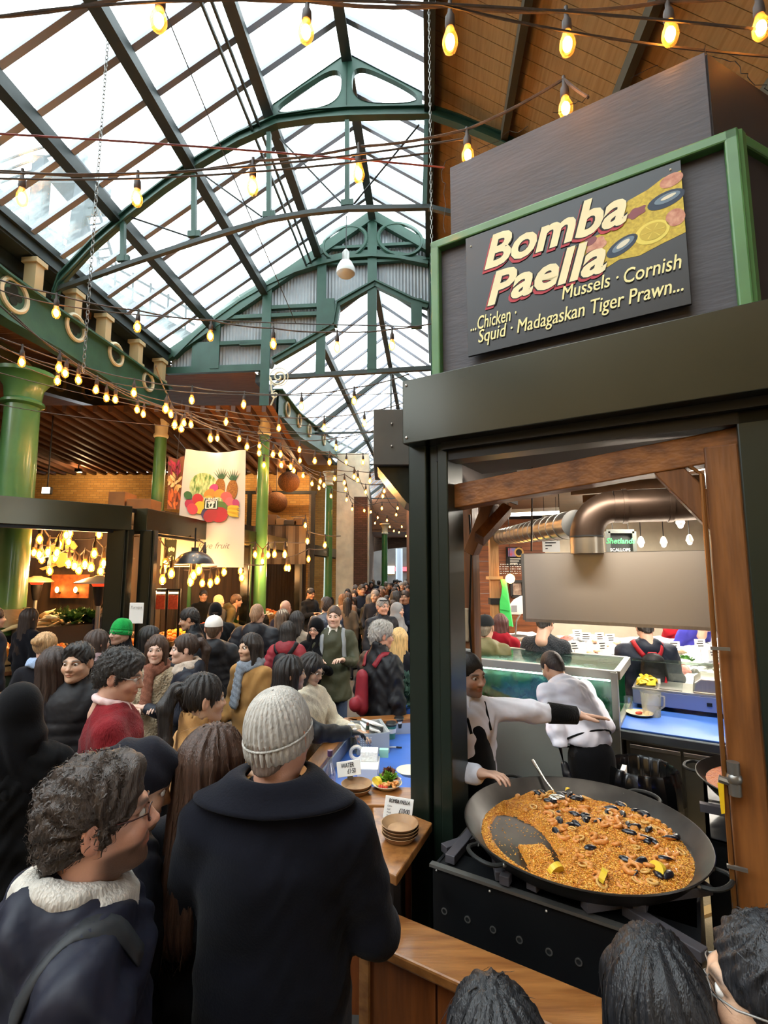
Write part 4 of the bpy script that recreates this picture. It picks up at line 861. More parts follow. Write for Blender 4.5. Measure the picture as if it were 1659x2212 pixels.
b = MB(STALL); b.box((.53, 2.06, .74), (.03, .12, .1), Matrix.Rotation(.0, 4, 'Z')); b.ball((.72, 1.94, .7), (.06, .03, .03), 10, 6); b.build('paper_scraps', PAPER, bs)

# --- fish tank
TX0, TX1, TY0, TY1, TZ0, TZ1 = -.75, .47, 2.45, 3.25, 1.0, 1.36
tk = root('fish_tank', sw(-.1, 2.8), label='lit glass shellfish tank with green water behind the chefs', cat='tank')
SFR = M('satin_steel_frame', '#a8a79f', .42, metal=.6)
b = MB(STALL); b.box2((TX0, TY0, 0), (TX1, TY1, TZ0 - .03)); b.build('stand', M('pale_steel_panel', '#98978e', .45, metal=.35), tk)
for nm, a, c in (('rim', (TX0, TY0, 1.365), (TX1, TY0, 1.365)), ('rim', (TX1, TY0, 1.365), (TX1, TY1, 1.365)), ('rim', (TX0, TY1, 1.365), (TX1, TY1, 1.365)), ('corner_post', (TX1 - .02, TY0, TZ0 - .05), (TX1 - .02, TY0, 1.39)), ('bottom_rail', (TX0, TY0, TZ0 - .03), (TX1, TY0, TZ0 - .03))):
    b = MB(STALL); b.beam(a, c, .05, .07 if nm != 'bottom_rail' else .06); b.build(nm, SFR, tk, bevel=.004)
WATER = M('green_tank_water', '#2f7a58', .05, emit=.10, emit_col='#2f9a6a', alpha=.55, var=.3, vscale=4)
b = MB(STALL); b.box2((TX0 + .02, TY0 + .02, TZ0), (TX1 - .03, TY1 - .03, 1.29)); b.build('water', glass_mat('tank_water', '#9fd6bc', .72, '#3c8a62', .08, 3.0, gloss=.08), tk)
b = MB(STALL); b.box2((TX0, TY0 - .004, TZ0), (TX1 - .03, TY0, 1.34)); b.build('front_pane', glass_mat('tank_glass', '#eaf7f0', .95, '#cfe0d8', .05, 2, gloss=.08), tk)
b = MB(STALL); b.box2((TX0, TY0 + .03, 1.305), (TX1 - .06, TY0 + .045, 1.315)); b.build('tank_lamp', M('tank_lamp_glow', '#d8fff0', .5, emit=22, emit_col='#d6fff2'), tk)
b = MB(STALL); b.box2((TX0, TY1 - .06, TZ0), (TX1 - .03, TY1 - .05, 1.34)); b.build('back_panel', M('tank_back_green', '#2e6b4f', .6, var=.4, vscale=3), tk)
b = MB(STALL); b.box2((TX0, TY0 + .01, 1.385), (TX1 - .02, TY1, 1.392)); b.build('glass_lid', glass_mat('tank_lid', '#dff0ea', .6, '#d5e5dd', .08, 5, gloss=.25), tk)
DMU = M('dark_tank_mussel', '#23301c', .5, var=.5, vscale=20)
b = MB(); b.ball((0, 0, 0), (.04, .026, .022), 8, 6, jitter=.1); mdm = b.mesh('oyster', 'all'); mdm.materials.append(DMU)
for k in range(90):
    x = random.uniform(TX0 + .06, TX1 - .1); y = random.uniform(TY0 + .06, TY0 + .35); z = TZ0 + .02 + random.random() * .09
    ob = link('live_mussel', mdm, None, None, STALL @ Vector((x, y, z)), (random.random() * 3, random.random() * 3, random.random() * 3), random.uniform(.7, 1.1)); tag(ob, 'dark live mussel heaped on the bottom of the lit tank', 'mussel', 'mussels inside the tank')

# --- refrigerated counter with blue worktop
fc = root('fridge_counter', sw(1.1, 3.0), label='steel refrigerated counter with bright blue worktop', cat='counter')
b = MB(STALL); b.box2((.5, 2.55, .08), (1.95, 3.75, .86)); b.build('carcass', M('counter_steel', '#7d7a72', .4, metal=.75), fc, bevel=.004)
b = MB(STALL); b.box2((.46, 2.48, .86), (2.0, 3.85, .935)); b.build('steel_edge', M('worktop_edge_steel', '#6f767c', .35, metal=.7), fc, bevel=.01)
b = MB(STALL); b.box2((.47, 2.5, .935), (1.99, 3.8, .95)); b.build('blue_top', BLUET, fc, bevel=.004)
for x in (.53, .90):
    b = MB(STALL); b.box2((x, 2.525, .12), (x + .35, 2.55, .82)); d_ = b.build('door', M('door_steel', '#86837b', .36, metal=.8), fc, bevel=.004)
    b = MB(STALL); b.box2((x, 2.505, .80), (x + .35, 2.53, .83)); b.build('door_handle', STAIN, d_, bevel=.003)
b = MB(STALL); b.box2((1.28, 2.53, .12), (1.9, 2.55, .82)); b.build('control_panel', STAIND, fc)
b = MB(STALL); b.box2((1.31, 2.52, .66), (1.55, 2.531, .71)); cp = b.build('display', BLACKM, fc, bevel=.006)
b = MB(STALL); b.box2((1.46, 2.517, .68), (1.475, 2.521, .70)); b.build('red_indicator', M('red_led', '#ff3344', .4, emit=3), fc)
bm_ = root('bain_marie', sw(.95, 3.4, .95), label='steel tabletop food warmer with glass guard on the blue worktop', cat='food warmer')
b = MB(STALL); b.box2((.5, 3.2, .99), (1.3, 3.65, 1.12)); b.build('body', M('blue_grey_steel', '#7c86a8', .35, metal=.6), bm_, bevel=.006)
for x in (.56, 1.24): b = MB(STALL); b.box2((x - .03, 3.25, .95), (x + .03, 3.6, .99)); b.build('foot', BLACKM, bm_)
b = MB(STALL); b.box2((.5, 3.2, 1.12), (1.3, 3.65, 1.135)); b.build('top_frame', STAIN, bm_)
for k in range(2): b = MB(STALL); b.box2((.52 + .2 * k, 3.24, 1.13), (.7 + .2 * k, 3.62, 1.142)); b.build('tray', STAIND, bm_)
b = MB(STALL)
b.prism([(.98, 1.135), (1.0, 1.22), (1.05, 1.26), (1.28, 1.26), (1.29, 1.135)], 3.25, 3.62, 'y'); b.build('roll_lid', STAIN, bm_, bevel=.01)
b = MB(STALL); b.box2((.5, 3.66, 1.14), (1.3, 3.666, 1.33)); b.build('glass_guard', glass_mat('guard_glass', '#f0f6f2', .93, '#d5ddd8', .05, 2, gloss=.1), bm_)
b = MB(STALL); b.box2((.48, 3.5, 1.33), (1.32, 3.67, 1.337)); b.build('glass_shelf', glass_mat('guard_shelf', '#e3eee8', .8, '#d5ddd8', .05, 2, gloss=.2), bm_)
b = MB(STALL); b.box2((1.08, 3.194, 1.04), (1.12, 3.2, 1.07)); b.build('switch', BLACKM, bm_)
b = MB(STALL); b.ball((1.18, 3.197, 1.055), .008, 8, 5); b.build('green_indicator', M('green_led', '#7dffcf', .4, emit=4), bm_)
for k in range(16):
    ob = link('lemon_wedge', mle, None, None, sw(.54 + .15 * random.random(), 3.28 + .3 * random.random(), 1.15 + .02 * random.random()), (random.random(), random.random(), random.random() * 6), 1.2); tag(ob, 'lemon wedge in the left tray of the food warmer', 'lemon', 'lemon wedges in the warmer tray')
q = pz(1408, 1546, .95); jg = root('measuring_jug', q, label='translucent plastic measuring jug on the blue worktop', cat='jug')
PLAS = glass_mat('cloudy_plastic', '#f2f0e8', .45, '#e9e6da', .2, 2, gloss=.1)
b = MB(); b.lathe([(0, .004), (.062, .004), (.066, .012), (.08, .2), (.084, .2), (.07, .0), (0, 0)], q, 24); b.build('cup', PLAS, jg, smooth=True)
b = MB(); b.tube([q + Vector((.078, 0, .17)), q + Vector((.12, 0, .16)), q + Vector((.115, 0, .08)), q + Vector((.07, 0, .05))], .008, 6); b.build('handle', PLAS, jg, smooth=True)
q = pz(1360, 1540, .95); b = MB(); b.lathe([(0, .003), (.03, .003), (.035, .13), (.037, .13), (.033, 0), (0, 0)], q + Vector((.02, .05, 0)), 16); tag(b.build('drinking_glass', glass_mat('clear_glass', '#f6faf8', .93, '#dfe6e2', .03, 2, gloss=.15), smooth=True), 'clear drinking glass beside the plastic jug', 'glass')
def plate_of(name, q, r, label, mat, parent_cat='plate'):
    t = root(name, q, label=label, cat=parent_cat); b = MB(); b.lathe([(0, .006), (r * .62, .006), (r, .026), (r * 1.01, .024), (r * .66, 0), (0, 0)], q, 28); b.build('dish', mat, t, smooth=True); return t
PPL = M('palm_leaf_plate', '#d8c197', .6, var=.1, vscale=8)
q = pz(1382, 1545, .95); pp = plate_of('paper_plate', q, .11, 'cream plate with red scraps at the edge of the blue worktop', PPL)
for k in range(4): b = MB(); b.ball(q + Vector((random.uniform(-.04, .04), random.uniform(-.03, .03), .02)), (.025, .016, .012), 8, 6); b.build('scrap', M('tomato_scrap', '#b8402c', .5), pp)
# ------------------------------------------------------------------ floor kerb inside the stall
b = MB(); b.beam(pz(1505, 1982, 0), pz(1640, 1935, 0), .06, .05); tag(b.build('floor_strip', M('brass_floor_strip', '#b99a66', .45, metal=.3)), 'pale metal strip on the stall floor beside the burner', 'strip')
b = MB(); b.beam(pz(1515, 2085, .1), pz(1600, 2150, .1), .05, .05); tag(b.build('floor_strip', M('brass_floor_strip', '#b99a66', .45, metal=.3)), 'pale angled strip on the floor at the lower corner', 'strip')
b = MB(); b.box2((.1, .0, .001), (3.2, 4.4, .004), STALL); tag(b.build('floor_stall', M('stall_concrete', '#8a7a5e', .8, var=.15, vscale=3, bump=.3, bscale=60)), 'tan concrete floor inside the paella stall', 'floor', kind='structure')
# ================================================================== fish hall behind the stall
WPL = wood('cedar_boards', '#8f4f22', '#6c3714', (1, 1, 10), 2, .6, .15)
fw = root('wall_fish', (4, 9.6, 0), label='back wall of the fish hall in cedar boards and white panels', cat='wall', kind='structure')
for k in range(16): b = MB(); b.box2((.9, 9.5, .2 * k), (3.05, 9.54 + .006 * (k % 3), .2 * k + .194)); b.build('plank', WPL, fw)
b = MB(); b.box2((3.05, 9.55, 0), (9.2, 9.6, 3.3)); b.build('white_panel', M('cream_wall_panel', '#d9cdb4', .7, var=.05), fw)
fcl = root('ceiling', label='dark timber ceiling over the fish hall and paella stall', cat='ceiling', kind='structure')
b = MB(); b.prism([(.42, 2.98), (.75, 5), (.9, 9.6), (9.3, 9.6), (9.3, -1), (2.6, 1.45)], 3.26, 3.34, 'z'); b.build('deck', wood('ceiling_deck', '#5e4126', '#46301b', (1, 10, 1), 2), fcl)
for k in range(9): b = MB(STALL); b.box2((-.1, .9 + .75 * k, 3.08), (7, .98 + .75 * k, 3.26)); b.build('joist', M('joist_timber', '#6e4a28', .6, var=.2), fcl)
b = MB(); b.prism([(.9, 9.6), (3.4, 40), (14, 40), (14, 9.6)], 4.6, 4.7, 'z'); b.build('deck', SOFFITD, fcl)
b = MB(); b.box2((.9, 9.6, 0), (1.1, 20, 4.7)); tag(b.build('wall_far', SOFFITD), 'brown wall beyond the stalls on the right', 'wall', kind='structure')
b = MB(HALL); b.box2((11, .25, 4.6), (40, .45, 9.2)); tag(b.build('wall_upper', SOFFITD), 'brown upper wall right of the farther glass roof', 'wall', kind='structure')
TUBE = M('fluorescent_tube', '#fff6e6', .4, emit=13, emit_col='#fff1dc')
def strip_light(a, c, label, r=.022, power=0):
    t = root('strip_light', (Vector(a) + Vector(c)) / 2, label=label, cat='light'); b = MB(); b.tube([a, c], r, 8); b.build('tube', TUBE, t)
    b = MB(); up = Vector((0, 0, .05)); b.beam(Vector(a) + up, Vector(c) + up, .07, .05); b.build('housing', WHITE, t); b = MB(); b.tube([Vector(a) + up, (a[0], a[1], 3.27)], .005, 4); b.tube([Vector(c) + up, (c[0], c[1], 3.27)], .005, 4); b.build('hangers', BLACKM, t)
    if power:
        l = bpy.data.lights.new('strip_lamp', 'AREA'); l.shape = 'RECTANGLE'; d = Vector(c) - Vector(a); l.size = d.length; l.size_y = .15; l.energy = power; l.color = (1, .93, .82)
        o = bpy.data.objects.new('strip_lamp', l); COL.objects.link(o); o.parent = t; mid = (Vector(a) + Vector(c)) / 2 - Vector((0, 0, .06)); put(o, Matrix.Translation(mid) @ Matrix.Rotation(math.atan2(d.y, d.x), 4, 'Z'))
strip_light((2.6, 6.4, 3.0), (4.2, 5.6, 3.0), 'white strip light over the near end of the fish counter', power=60)
strip_light((3.2, 8.0, 3.0), (5.6, 7.0, 3.0), 'white strip light over the back of the fish counter', power=75)
strip_light((1.4, 7.2, 3.0), (2.4, 6.8, 3.0), 'white strip light near the cedar boards of the fish hall', power=18)
strip_light((2.0, 4.2, 3.02), (3.0, 3.6, 3.02), 'white strip light above the shellfish tank and blue worktop', power=48)
b_ = sw(.55, .75, 2.95); strip_light(sw(.1, .95, 3.0), sw(1.0, .95, 3.0), 'white strip light inside the stall above the huge pan', power=34)
GLOW = M('warm_bulb_glow', '#ffc070', .4, emit=22, emit_col='#ffb45e')
SPOT = M('spot_lamp_glow', '#fff3e0', .4, emit=18, emit_col='#ffeccc')
for k, (px, py, Y) in enumerate(((1385, 1177, 7), (1434, 1177, 7), (1490, 1172, 7.3), (1470, 1135, 6), (1028, 1171, 8), (1555, 1170, 6.5))):
    q = pY(px, py, Y); t = root('spot_lamp', q, label='small white spot lamp under the fish hall ceiling, %s' % ['left one right of the hood duct', 'middle one above the hood', 'beside the timber brace', 'highest one above the dark duct', 'at the end of the long duct', 'next to the timber post'][k], cat='lamp')
    b = MB(); b.lathe([(0, 0), (.035, .0), (.05, .03), (.03, .1), (.012, .12)], q, 12); b.build('shade', WHITE, t, smooth=True); b = MB(); b.ball(q + Vector((0, 0, -.005)), .03, 10, 6); b.build('bulb', SPOT, t); b = MB(); b.tube([q + Vector((0, 0, .1)), (q.x, q.y, 3.27)], .006, 5); b.build('stem', BLACKM, t)
q = pY(1102, 1250, 6.5); t = root('pendant_bulb', q, label='round warm bulb hanging in front of the chalk menu', cat='lamp'); b = MB(); b.ball(q, .06, 14, 10); b.build('bulb', GLOW, t, smooth=True); b = MB(); b.tube([q + Vector((0, 0, .05)), (q.x, q.y, 3.2)], .005, 5); b.build('cord', BLACKM, t)
# chalk menu, picture, hanging sign
def board(name, px0, py0, px1, py1, Y, mat, label, cat, frame=None):
    a = pY(px0, py0, Y); c = pY(px1, py1, Y); t = root(name, ((a.x + c.x) / 2, Y, c.z), label=label, cat=cat)
    b = MB(); b.box2((a.x, Y, c.z), (c.x, Y + .02, a.z)); b.build('panel', mat, t)
    if frame:
        b = MB(); w = .05
        for p, r in (((a.x, a.z), (c.x, a.z)), ((a.x, c.z), (c.x, c.z)), ((a.x, a.z), (a.x, c.z)), ((c.x, a.z), (c.x, c.z))): b.beam((p[0], Y - .01, p[1]), (r[0], Y - .01, r[1]), w, w, (0, 1, 0))
        b.build('frame', frame, t)
    return t, a, c
def wall_text(txt, px, py, Y, size, mat, parent, **k):
    p = pY(px, py, Y - .006); return put(lettering(txt, size, mat, ID, parent, **k), Matrix.Translation(p) @ Matrix.Rotation(math.pi / 2, 4, 'X'))
CHK = M('chalk_white', '#e9e3d4', .8)
mn, a, c = board('chalk_menu', 1093, 1182, 1128, 1222, 9.475, M('menu_black', '#22201e', .7), 'dark menu board with a coloured picture on the cedar wall', 'menu board')
b = MB(); b.box2((a.x + .02, 9.39, a.z - .18), (a.x + .16, 9.396, a.z - .02)); b.build('blue_print', M('menu_blue', '#5a86c8', .6, col2='#c8463c', vscale=9), mn); b = MB(); b.lathe([(.06, 0), (.075, .004), (.09, 0)], (0, 0, 0), 16, Matrix.Translation((a.x + .22, 9.39, a.z - .1)) @ Matrix.Rotation(math.pi / 2, 4, 'X')); b.build('gold_ring', M('menu_gold', '#c99a4a', .6), mn)
for k in range(3): b = MB(); b.box2((a.x + .05, 9.39, a.z - .23 - .04 * k), (c.x - .05 - .03 * k, 9.395, a.z - .215 - .04 * k)); b.build('chalk_line', CHK, mn)
b = MB()
for k in range(5):
    for j in range(9):
        x = pY(1082 + 5.2 * j, 1230, 9.45).x; z = pY(1090, 1219 + 5 * k, 9.45).z; b.box((x + random.uniform(-.01, .01), 9.47, z), (random.uniform(.015, .04), .004, random.uniform(.008, .02)))
tag(b.build('chalk_writing', CHK), 'white chalk writing on the cedar boards below the menu', 'writing', kind='stuff')
pf, a, c = board('framed_picture', 1104, 1256, 1130, 1288, 9.475, M('photo_print', '#c0a58c', .6, col2='#7c5a48', vscale=12), 'framed photograph on the cedar wall beside the hood', 'picture', M('black_frame', '#1d1611', .5))
shs, a, c = board('hanging_sign', 1311, 1148, 1370, 1200, 6.3, M('sign_charcoal', '#20231f', .7), 'hanging chalk sign with green Shetlands lettering above the hood', 'sign', M('sign_grey_edge', '#4d4f48', .6))
wall_text('Shetlands', 1340, 1169, 6.27, .095, M('chalk_green', '#3fae5e', .8), shs, shear=.25, bold=.002); wall_text('SCALLOPS', 1340, 1188, 6.27, .055, CHK, shs, bold=.001)
b = MB(); q = pY(1340, 1148, 6.3); b.tube([(q.x - .1, 6.3, q.z), (q.x - .1, 6.3, 3.2)], .004, 4); b.tube([(q.x + .1, 6.3, q.z), (q.x + .1, 6.3, 3.2)], .004, 4); b.build('cords', BLACKM, shs)
ps_, a, c = board('paper_sign', 1172, 1168, 1210, 1192, 6.0, PAPER, 'white handwritten paper sign above the steel hood', 'sign'); b = MB()
for k in range(3): b.box2((a.x + .03, 5.99, a.z - .03 - .035 * k), (c.x - .05 * (k + 1), 5.995, a.z - .018 - .035 * k))
b.build('ink_lines', INK, ps_); b = MB(); b.tube([(a.x + .03, 6.0, a.z), (a.x + .03, 6.0, 3.1)], .003, 4); b.tube([(c.x - .03, 6.0, a.z), (c.x - .03, 6.0, 3.1)], .003, 4); b.build('cords', BLACKM, ps_)
# timber post with green cloth, brackets of the fish hall
tp_ = root('timber_post', pY(1066, 1320, 6.6), label='pale timber post with a black band in the fish hall', cat='post', kind='structure'); x = pY(1069, 1300, 6.6).x
b = MB(); b.box2((x - .055, 6.55, 0), (x + .055, 6.66, 3.1)); b.build('post', wood('pale_timber', '#b98a55', '#9a6d3c', (10, 10, 1), 2), tp_); b = MB(); b.box2((x - .07, 6.53, 1.78), (x + .07, 6.68, 1.86)); b.build('band', BLACKM, tp_)
b = MB(); b.box2((x - .09, 6.5, 2.1), (x + .09, 6.7, 2.14)); b.build('collar', M('pale_timber2', '#c79a62', .6), tp_)
b = MB(); pts = []
for k in range(7):
    z = 2.12 - .1 * k; pts.append([(x + .06 + .02 * math.sin(k * 1.3) , 6.53, z), (x + .12 + .015 * k, 6.55, z - .02), (x + .16 + .012 * k, 6.6, z - .03)])
for a_, c_ in zip(pts[:-1], pts[1:]):
    for j in range(2): b.poly([a_[j], a_[j + 1], c_[j + 1], c_[j]])
ob = b.build('green_cloth', M('bright_green_cloth', '#3cc35a', .8)); ob.modifiers.new('s', 'SOLIDIFY').thickness = .01; tag(ob, 'bright green cloth hanging on the pale timber post', 'cloth')
q = pY(1112, 1326, 7.2); sc_ = root('weighing_scale', q, label='white hanging scale head with curved arm beside the hood', cat='scale')
b = MB(); b.prism([(-.14, 0), (-.12, .06), (.0, .2), (.12, .26), (.16, .02), (.05, -.01)], q.y - .05, q.y + .05, 'y', Matrix.Translation((q.x, 0, q.z))); b.build('head', WHITE, sc_, bevel=.02)
b = MB(); b.tube([q + Vector((.08, 0, 0)), q + Vector((.02, 0, -.1)), q + Vector((.0, 0, -.3))], .012, 6); b.build('arm', STAIND, sc_); b = MB(); b.box2((q.x - .06, q.y - .055, q.z + .03), (q.x + .02, q.y - .05, q.z + .12)); b.build('display', M('grey_label', '#8d9096', .6), sc_)
b = MB(); b.lathe([(0, 0), (.12, .01), (.15, .03)], q + Vector((.02, 0, -.33)), 18); b.build('pan', STAIN, sc_, smooth=True)
b = MB(); b.tube([q + Vector((.02, 0, -.33)), (q.x + .02, q.y, 1.05)], .012, 6); b.build('stalk', STAIND, sc_)
# fish counter with ice
F0 = Vector((1.0, 6.55, 0)); F1 = Vector((5.2, 5.35, 0)); fx = (F1 - F0).normalized(); fn = Vector((-fx.y, fx.x, 0)); FL = (F1 - F0).length
FM = Matrix(((fx.x, fn.x, 0, F0.x), (fx.y, fn.y, 0, F0.y), (0, 0, 1, 0), (0, 0, 0, 1)))
fsh = root('fish_counter', F0 + fx * 2, label='long sloping fish counter heaped with crushed ice', cat='counter')
b = MB(FM); b.box2((0, 0, 0), (FL, 1.9, .9)); b.build('cabinet', STAIND, fsh)
b = MB(FM); NX, NY = 60, 24
def ice_z(x, y): return .93 + .16 * y + .03 * math.sin(x * 7 + y * 3) * math.sin(y * 9) + .012 * math.sin(x * 31 + y * 27)
for i in range(NX + 1):
    for j in range(NY + 1): b.pts([(FL * i / NX, .03 + 1.85 * j / NY, ice_z(FL * i / NX, 1.85 * j / NY))])
for i in range(NX):
    for j in range(NY): a = i * (NY + 1) + j; b.face((a, a + 1, a + NY + 2, a + NY + 1))
tag(b.build('crushed_ice', M('crushed_ice', '#eef0ec', .35, bump=.9, bscale=60, var=.05), fsh, smooth='all'), kind='stuff')
def fish_mesh(nm, c1, c2):
    b = MB(); rs = [.006, .028, .04, .042, .036, .024, .01, .012]; ps = [(-.14 + .04 * k, .01 * math.sin(k), 0) for k in range(8)]; b.tube(ps, rs, 10); b.prism([(.13, .0), (.2, .05), (.18, 0), (.2, -.05)], -.004, .004, 'z'); b.prism([(-.02, .03), (.04, .075), (.06, .03)], -.003, .003, 'z')
    me = b.mesh(nm, True); me.materials.append(M(nm + '_skin', c1, .25, col2=c2, vscale=25, coat=.3)); return me
FISH = [fish_mesh('silver_fish', '#b9bcc0', '#6f767c'), fish_mesh('pink_fish', '#e0968a', '#c4665e'), fish_mesh('brown_fish', '#8d7458', '#b9a283')]
b = MB(); b.ball((0, 0, 0), (.1, .05, .025), 10, 6, jitter=.1); mfil = b.mesh('fillet', 'all'); mfil.materials.append(M('salmon_fillet', '#e8845a', .35, col2='#f3b59a', vscale=30, stretch=(8, 1, 1)))
b = MB(); b.ball((0, 0, 0), (.05, .04, .03), 8, 6, jitter=.2); mshl = b.mesh('shellfish', 'all'); mshl.materials.append(M('oyster_shell', '#8e8a80', .55, col2='#4e4b46', vscale=30))
zone = ['at the cedar end', 'left of the backpack', 'right of the backpack', 'beside the timber post']
for k in range(110):
    x = random.uniform(.1, FL - .1); y = random.uniform(.08, 1.6); zi = min(3, int(4 * x / FL)); kind = random.choice((0, 0, 1, 2, 3, 3, 4))
    me, nm, cat, w = [(FISH[0], 'silver_fish', 'fish', 'silver whole fish'), (FISH[1], 'pink_fish', 'fish', 'pink whole fish'), (FISH[2], 'brown_fish', 'fish', 'brown whole fish'), (mfil, 'salmon_fillet', 'fillet', 'orange salmon fillet'), (mshl, 'oyster', 'oyster', 'grey oyster')][kind]
    ob = link(nm, me, None, None, FM @ Vector((x, y, ice_z(x, y) + .03)), (random.uniform(-.2, .2), random.uniform(-.2, .2), random.random() * 6), random.uniform(.8, 1.3)); tag(ob, w + ' on the ice ' + zone[zi], cat, w + 's on ice')
# leaf bunches
def leaf_clump(name, n, r, size, col, col2, up=.7, seed=0):
    rnd = random.Random(seed); b = MB()
    for k in range(n):
        a = rnd.uniform(0, 6.28); el = rnd.uniform(.05, 1.4); d = Vector((math.cos(a) * math.cos(el), math.sin(a) * math.cos(el), math.sin(el) * up)); c0 = d * r * rnd.uniform(.35, 1); s_ = d.cross(Vector((rnd.uniform(-.5, .5), rnd.uniform(-.5, .5), 1))).normalized() * size * .45; t = (d + Vector((rnd.uniform(-.5, .5), rnd.uniform(-.5, .5), rnd.uniform(-.3, .5)))).normalized() * size
        b.poly([c0 - t * .5, c0 + s_ - t * .05, c0 + t * .5, c0 - s_ - t * .05])
    for k in range(max(3, n // 12)): a = rnd.uniform(0, 6.28); b.tube([(0, 0, -.02), (r * .5 * math.cos(a), r * .5 * math.sin(a), r * .45)], .004, 4)
    me = b.mesh(name, fix=False); me.materials.append(M(name + '_leaf', col, .5, col2=col2, vscale=20)); return me
mpars = leaf_clump('parsley', 170, .12, .05, '#4f8a2e', '#2f5f1f', seed=1); msam = leaf_clump('samphire', 120, .13, .06, '#3f7a3a', '#6f9a3c', .5, seed=2)
for k, (px, py, z, s_) in enumerate(((1560, 1520, .96, 1.1), (1110, 1395, 1.05, 1.3), (1090, 1400, 1.0, 1.0), (1298, 1392, 1.08, 1.1), (1480, 1435, 1.0, 1.2), (1262, 1425, 1.0, .9))):
    q = pz(px, py, z); ob = link('herb_bunch', mpars if k % 2 == 0 else msam, None, None, q, (0, 0, k), s_); tag(ob, 'green herb bunch ' + ['on the blue worktop by the timber post', 'behind the red coat at the fish counter', 'beside the olive jacket at the fish counter', 'left of the backpack on the ice', 'right of the backpack on the ice', 'near the fish tank corner'][k], 'herbs')
for k, (px, py) in enumerate(((1180, 1395), (1247, 1368), (1265, 1375), (1295, 1375), (1318, 1378), (1455, 1395), (1512, 1390), (1560, 1395), (1585, 1410), (1300, 1395), (1240, 1395), (1545, 1415), (1575, 1385))):
    q = pz(px, py, 1.28); t = root('price_tag', (q.x, q.y, 1.0), label='white handwritten price tag on the fish ice', cat='price tag', group='price tags on the fish counter'); T = Matrix.Translation(q) @ Matrix.Rotation(random.uniform(-.3, .3), 4, 'Z') @ Matrix.Rotation(random.uniform(-.15, .15), 4, 'X')
    b = MB(); b.box((0, 0, 0), (.14, .006, .11), T); b.build('card', PAPER, t); b = MB()
    for j in range(3): b.box((random.uniform(-.01, .01), -.005, .03 - .03 * j), (random.uniform(.06, .1), .002, .01), T)
    b.build('ink', INK, t); b = MB(); b.tube([T @ Vector((0, 0, -.05)), T @ Vector((0, 0, -.3))], .004, 4); b.build('spike', STAIN, t)
# mixed shells and bagged clams near the timber post
shp = [(1500, 1450), (1520, 1456), (1540, 1462), (1555, 1470), (1530, 1472), (1545, 1450), (1510, 1466), (1560, 1455), (1575, 1465), (1550, 1480), (1570, 1480), (1535, 1485)]
for px, py in shp:
    q = pz(px, py, 1.0); ob = link('whelk', mshl, None, None, q, (random.random(), 0, random.random() * 6), 1.1); tag(ob, 'dark whelk heaped by the timber post end of the counter', 'shellfish', 'whelks by the timber post')
ob = link('corn_bag', mfil, None, None, pz(1588, 1462, 1.05), (0, 0, .5), (1.1, 1.8, 3.5)); 
me_ = mfil.copy(); me_.materials.clear(); me_.materials.append(M('yellow_net_bag', '#d6c23a', .5, var=.2, vscale=40)); ob.data = me_; ob.name = 'yellow_net_bag'; tag(ob, 'yellow net bag behind the blue worktop', 'bag')
cp_ = root('shelf_cabinet', sw(1.5, 4.2), label='low display shelf behind the blue worktop holding shells and herbs', cat='shelf'); b = MB(STALL); b.box2((.6, 3.95, 0), (2.2, 4.5, .93)); b.build('cabinet', STAIND, cp_); b = MB(STALL); b.box2((.6, 3.9, .93), (2.2, 4.5, .96)); b.build('top', M('crushed_ice2', '#e6e6e0', .5, bump=.6), cp_)

# ================================================================== serving counter left of the post
lcn = root('serving_counter', (-.1, 3.5, 0), label='wooden serving counter with a sunken blue top beside the post', cat='counter')
def wpoly(b, pts, z0, z1): b.prism(pts, z0, z1, 'z'); return b
b = MB(); wpoly(b, [(-.585, 2.78), (-.33, 4.32), (-.21, 4.27), (-.45, 2.98)], .96, 1.0); b.build('side_rail', wood('rail_wood_side', '#a06a36', '#74451e', (10, 1, 10), 3, .4, .08, coat=.3), lcn, bevel=.005)
b = MB(); wpoly(b, [(-.33, 4.32), (.9, 4.56), (.9, 4.40), (-.21, 4.20)], .96, 1.0); b.build('far_rail', COUNTW, lcn, bevel=.005)
b = MB(); wpoly(b, [(-.585, 2.78), (-.45, 3.0), (.33, 2.96), (.30, 2.74)], .96, 1.0); b.build('near_rail', COUNTW, lcn, bevel=.005)
b = MB(); wpoly(b, [(-.44, 2.99), (-.22, 4.22), (.88, 4.42), (.5, 2.95)], .86, .885); b.build('blue_top', BLUET, lcn)
b = MB(); wpoly(b, [(-.455, 2.98), (-.215, 4.23), (-.205, 4.22), (-.44, 2.98)], .87, .97); wpoly(b, [(-.215, 4.22), (.9, 4.42), (.9, 4.40), (-.2, 4.2)], .87, .97); b.build('upstand', M('pale_upstand', '#9aa3b0', .5), lcn)
b = MB(); wpoly(b, [(-.56, 2.80), (-.54, 2.80), (-.31, 4.28), (-.33, 4.28)], 0, .96); wpoly(b, [(-.56, 2.80), (.3, 2.76), (.3, 2.80), (-.56, 2.84)], 0, .96); wpoly(b, [(-.33, 4.28), (.9, 4.52), (.9, 4.48), (-.3, 4.24)], 0, .96); b.build('panels', wood('reddish_panel', '#8a4a22', '#6d3716', (10, 10, 1), 3, .45, .08), lcn)
b = MB(); wpoly(b, [(.235, 2.58), (.05, 2.15), (-.035, 2.22), (-.06, 2.74), (.05, 2.74)], .955, .995); b.build('corner_ledge', wood('ledge_wood', '#a8703a', '#6e421c', (6, 6, 1), 3, .4, .08, coat=.3), lcn, bevel=.006)
b = MB(); wpoly(b, [(.1, 2.55), (.04, 2.30), (.0, 2.30), (-.03, 2.7)], 0, .955); b.build('ledge_support', SIDEB, lcn)
RAILZ, TOPZ = 1.0, .885
GB = M('grey_basket_plastic', '#a7abac', .5)
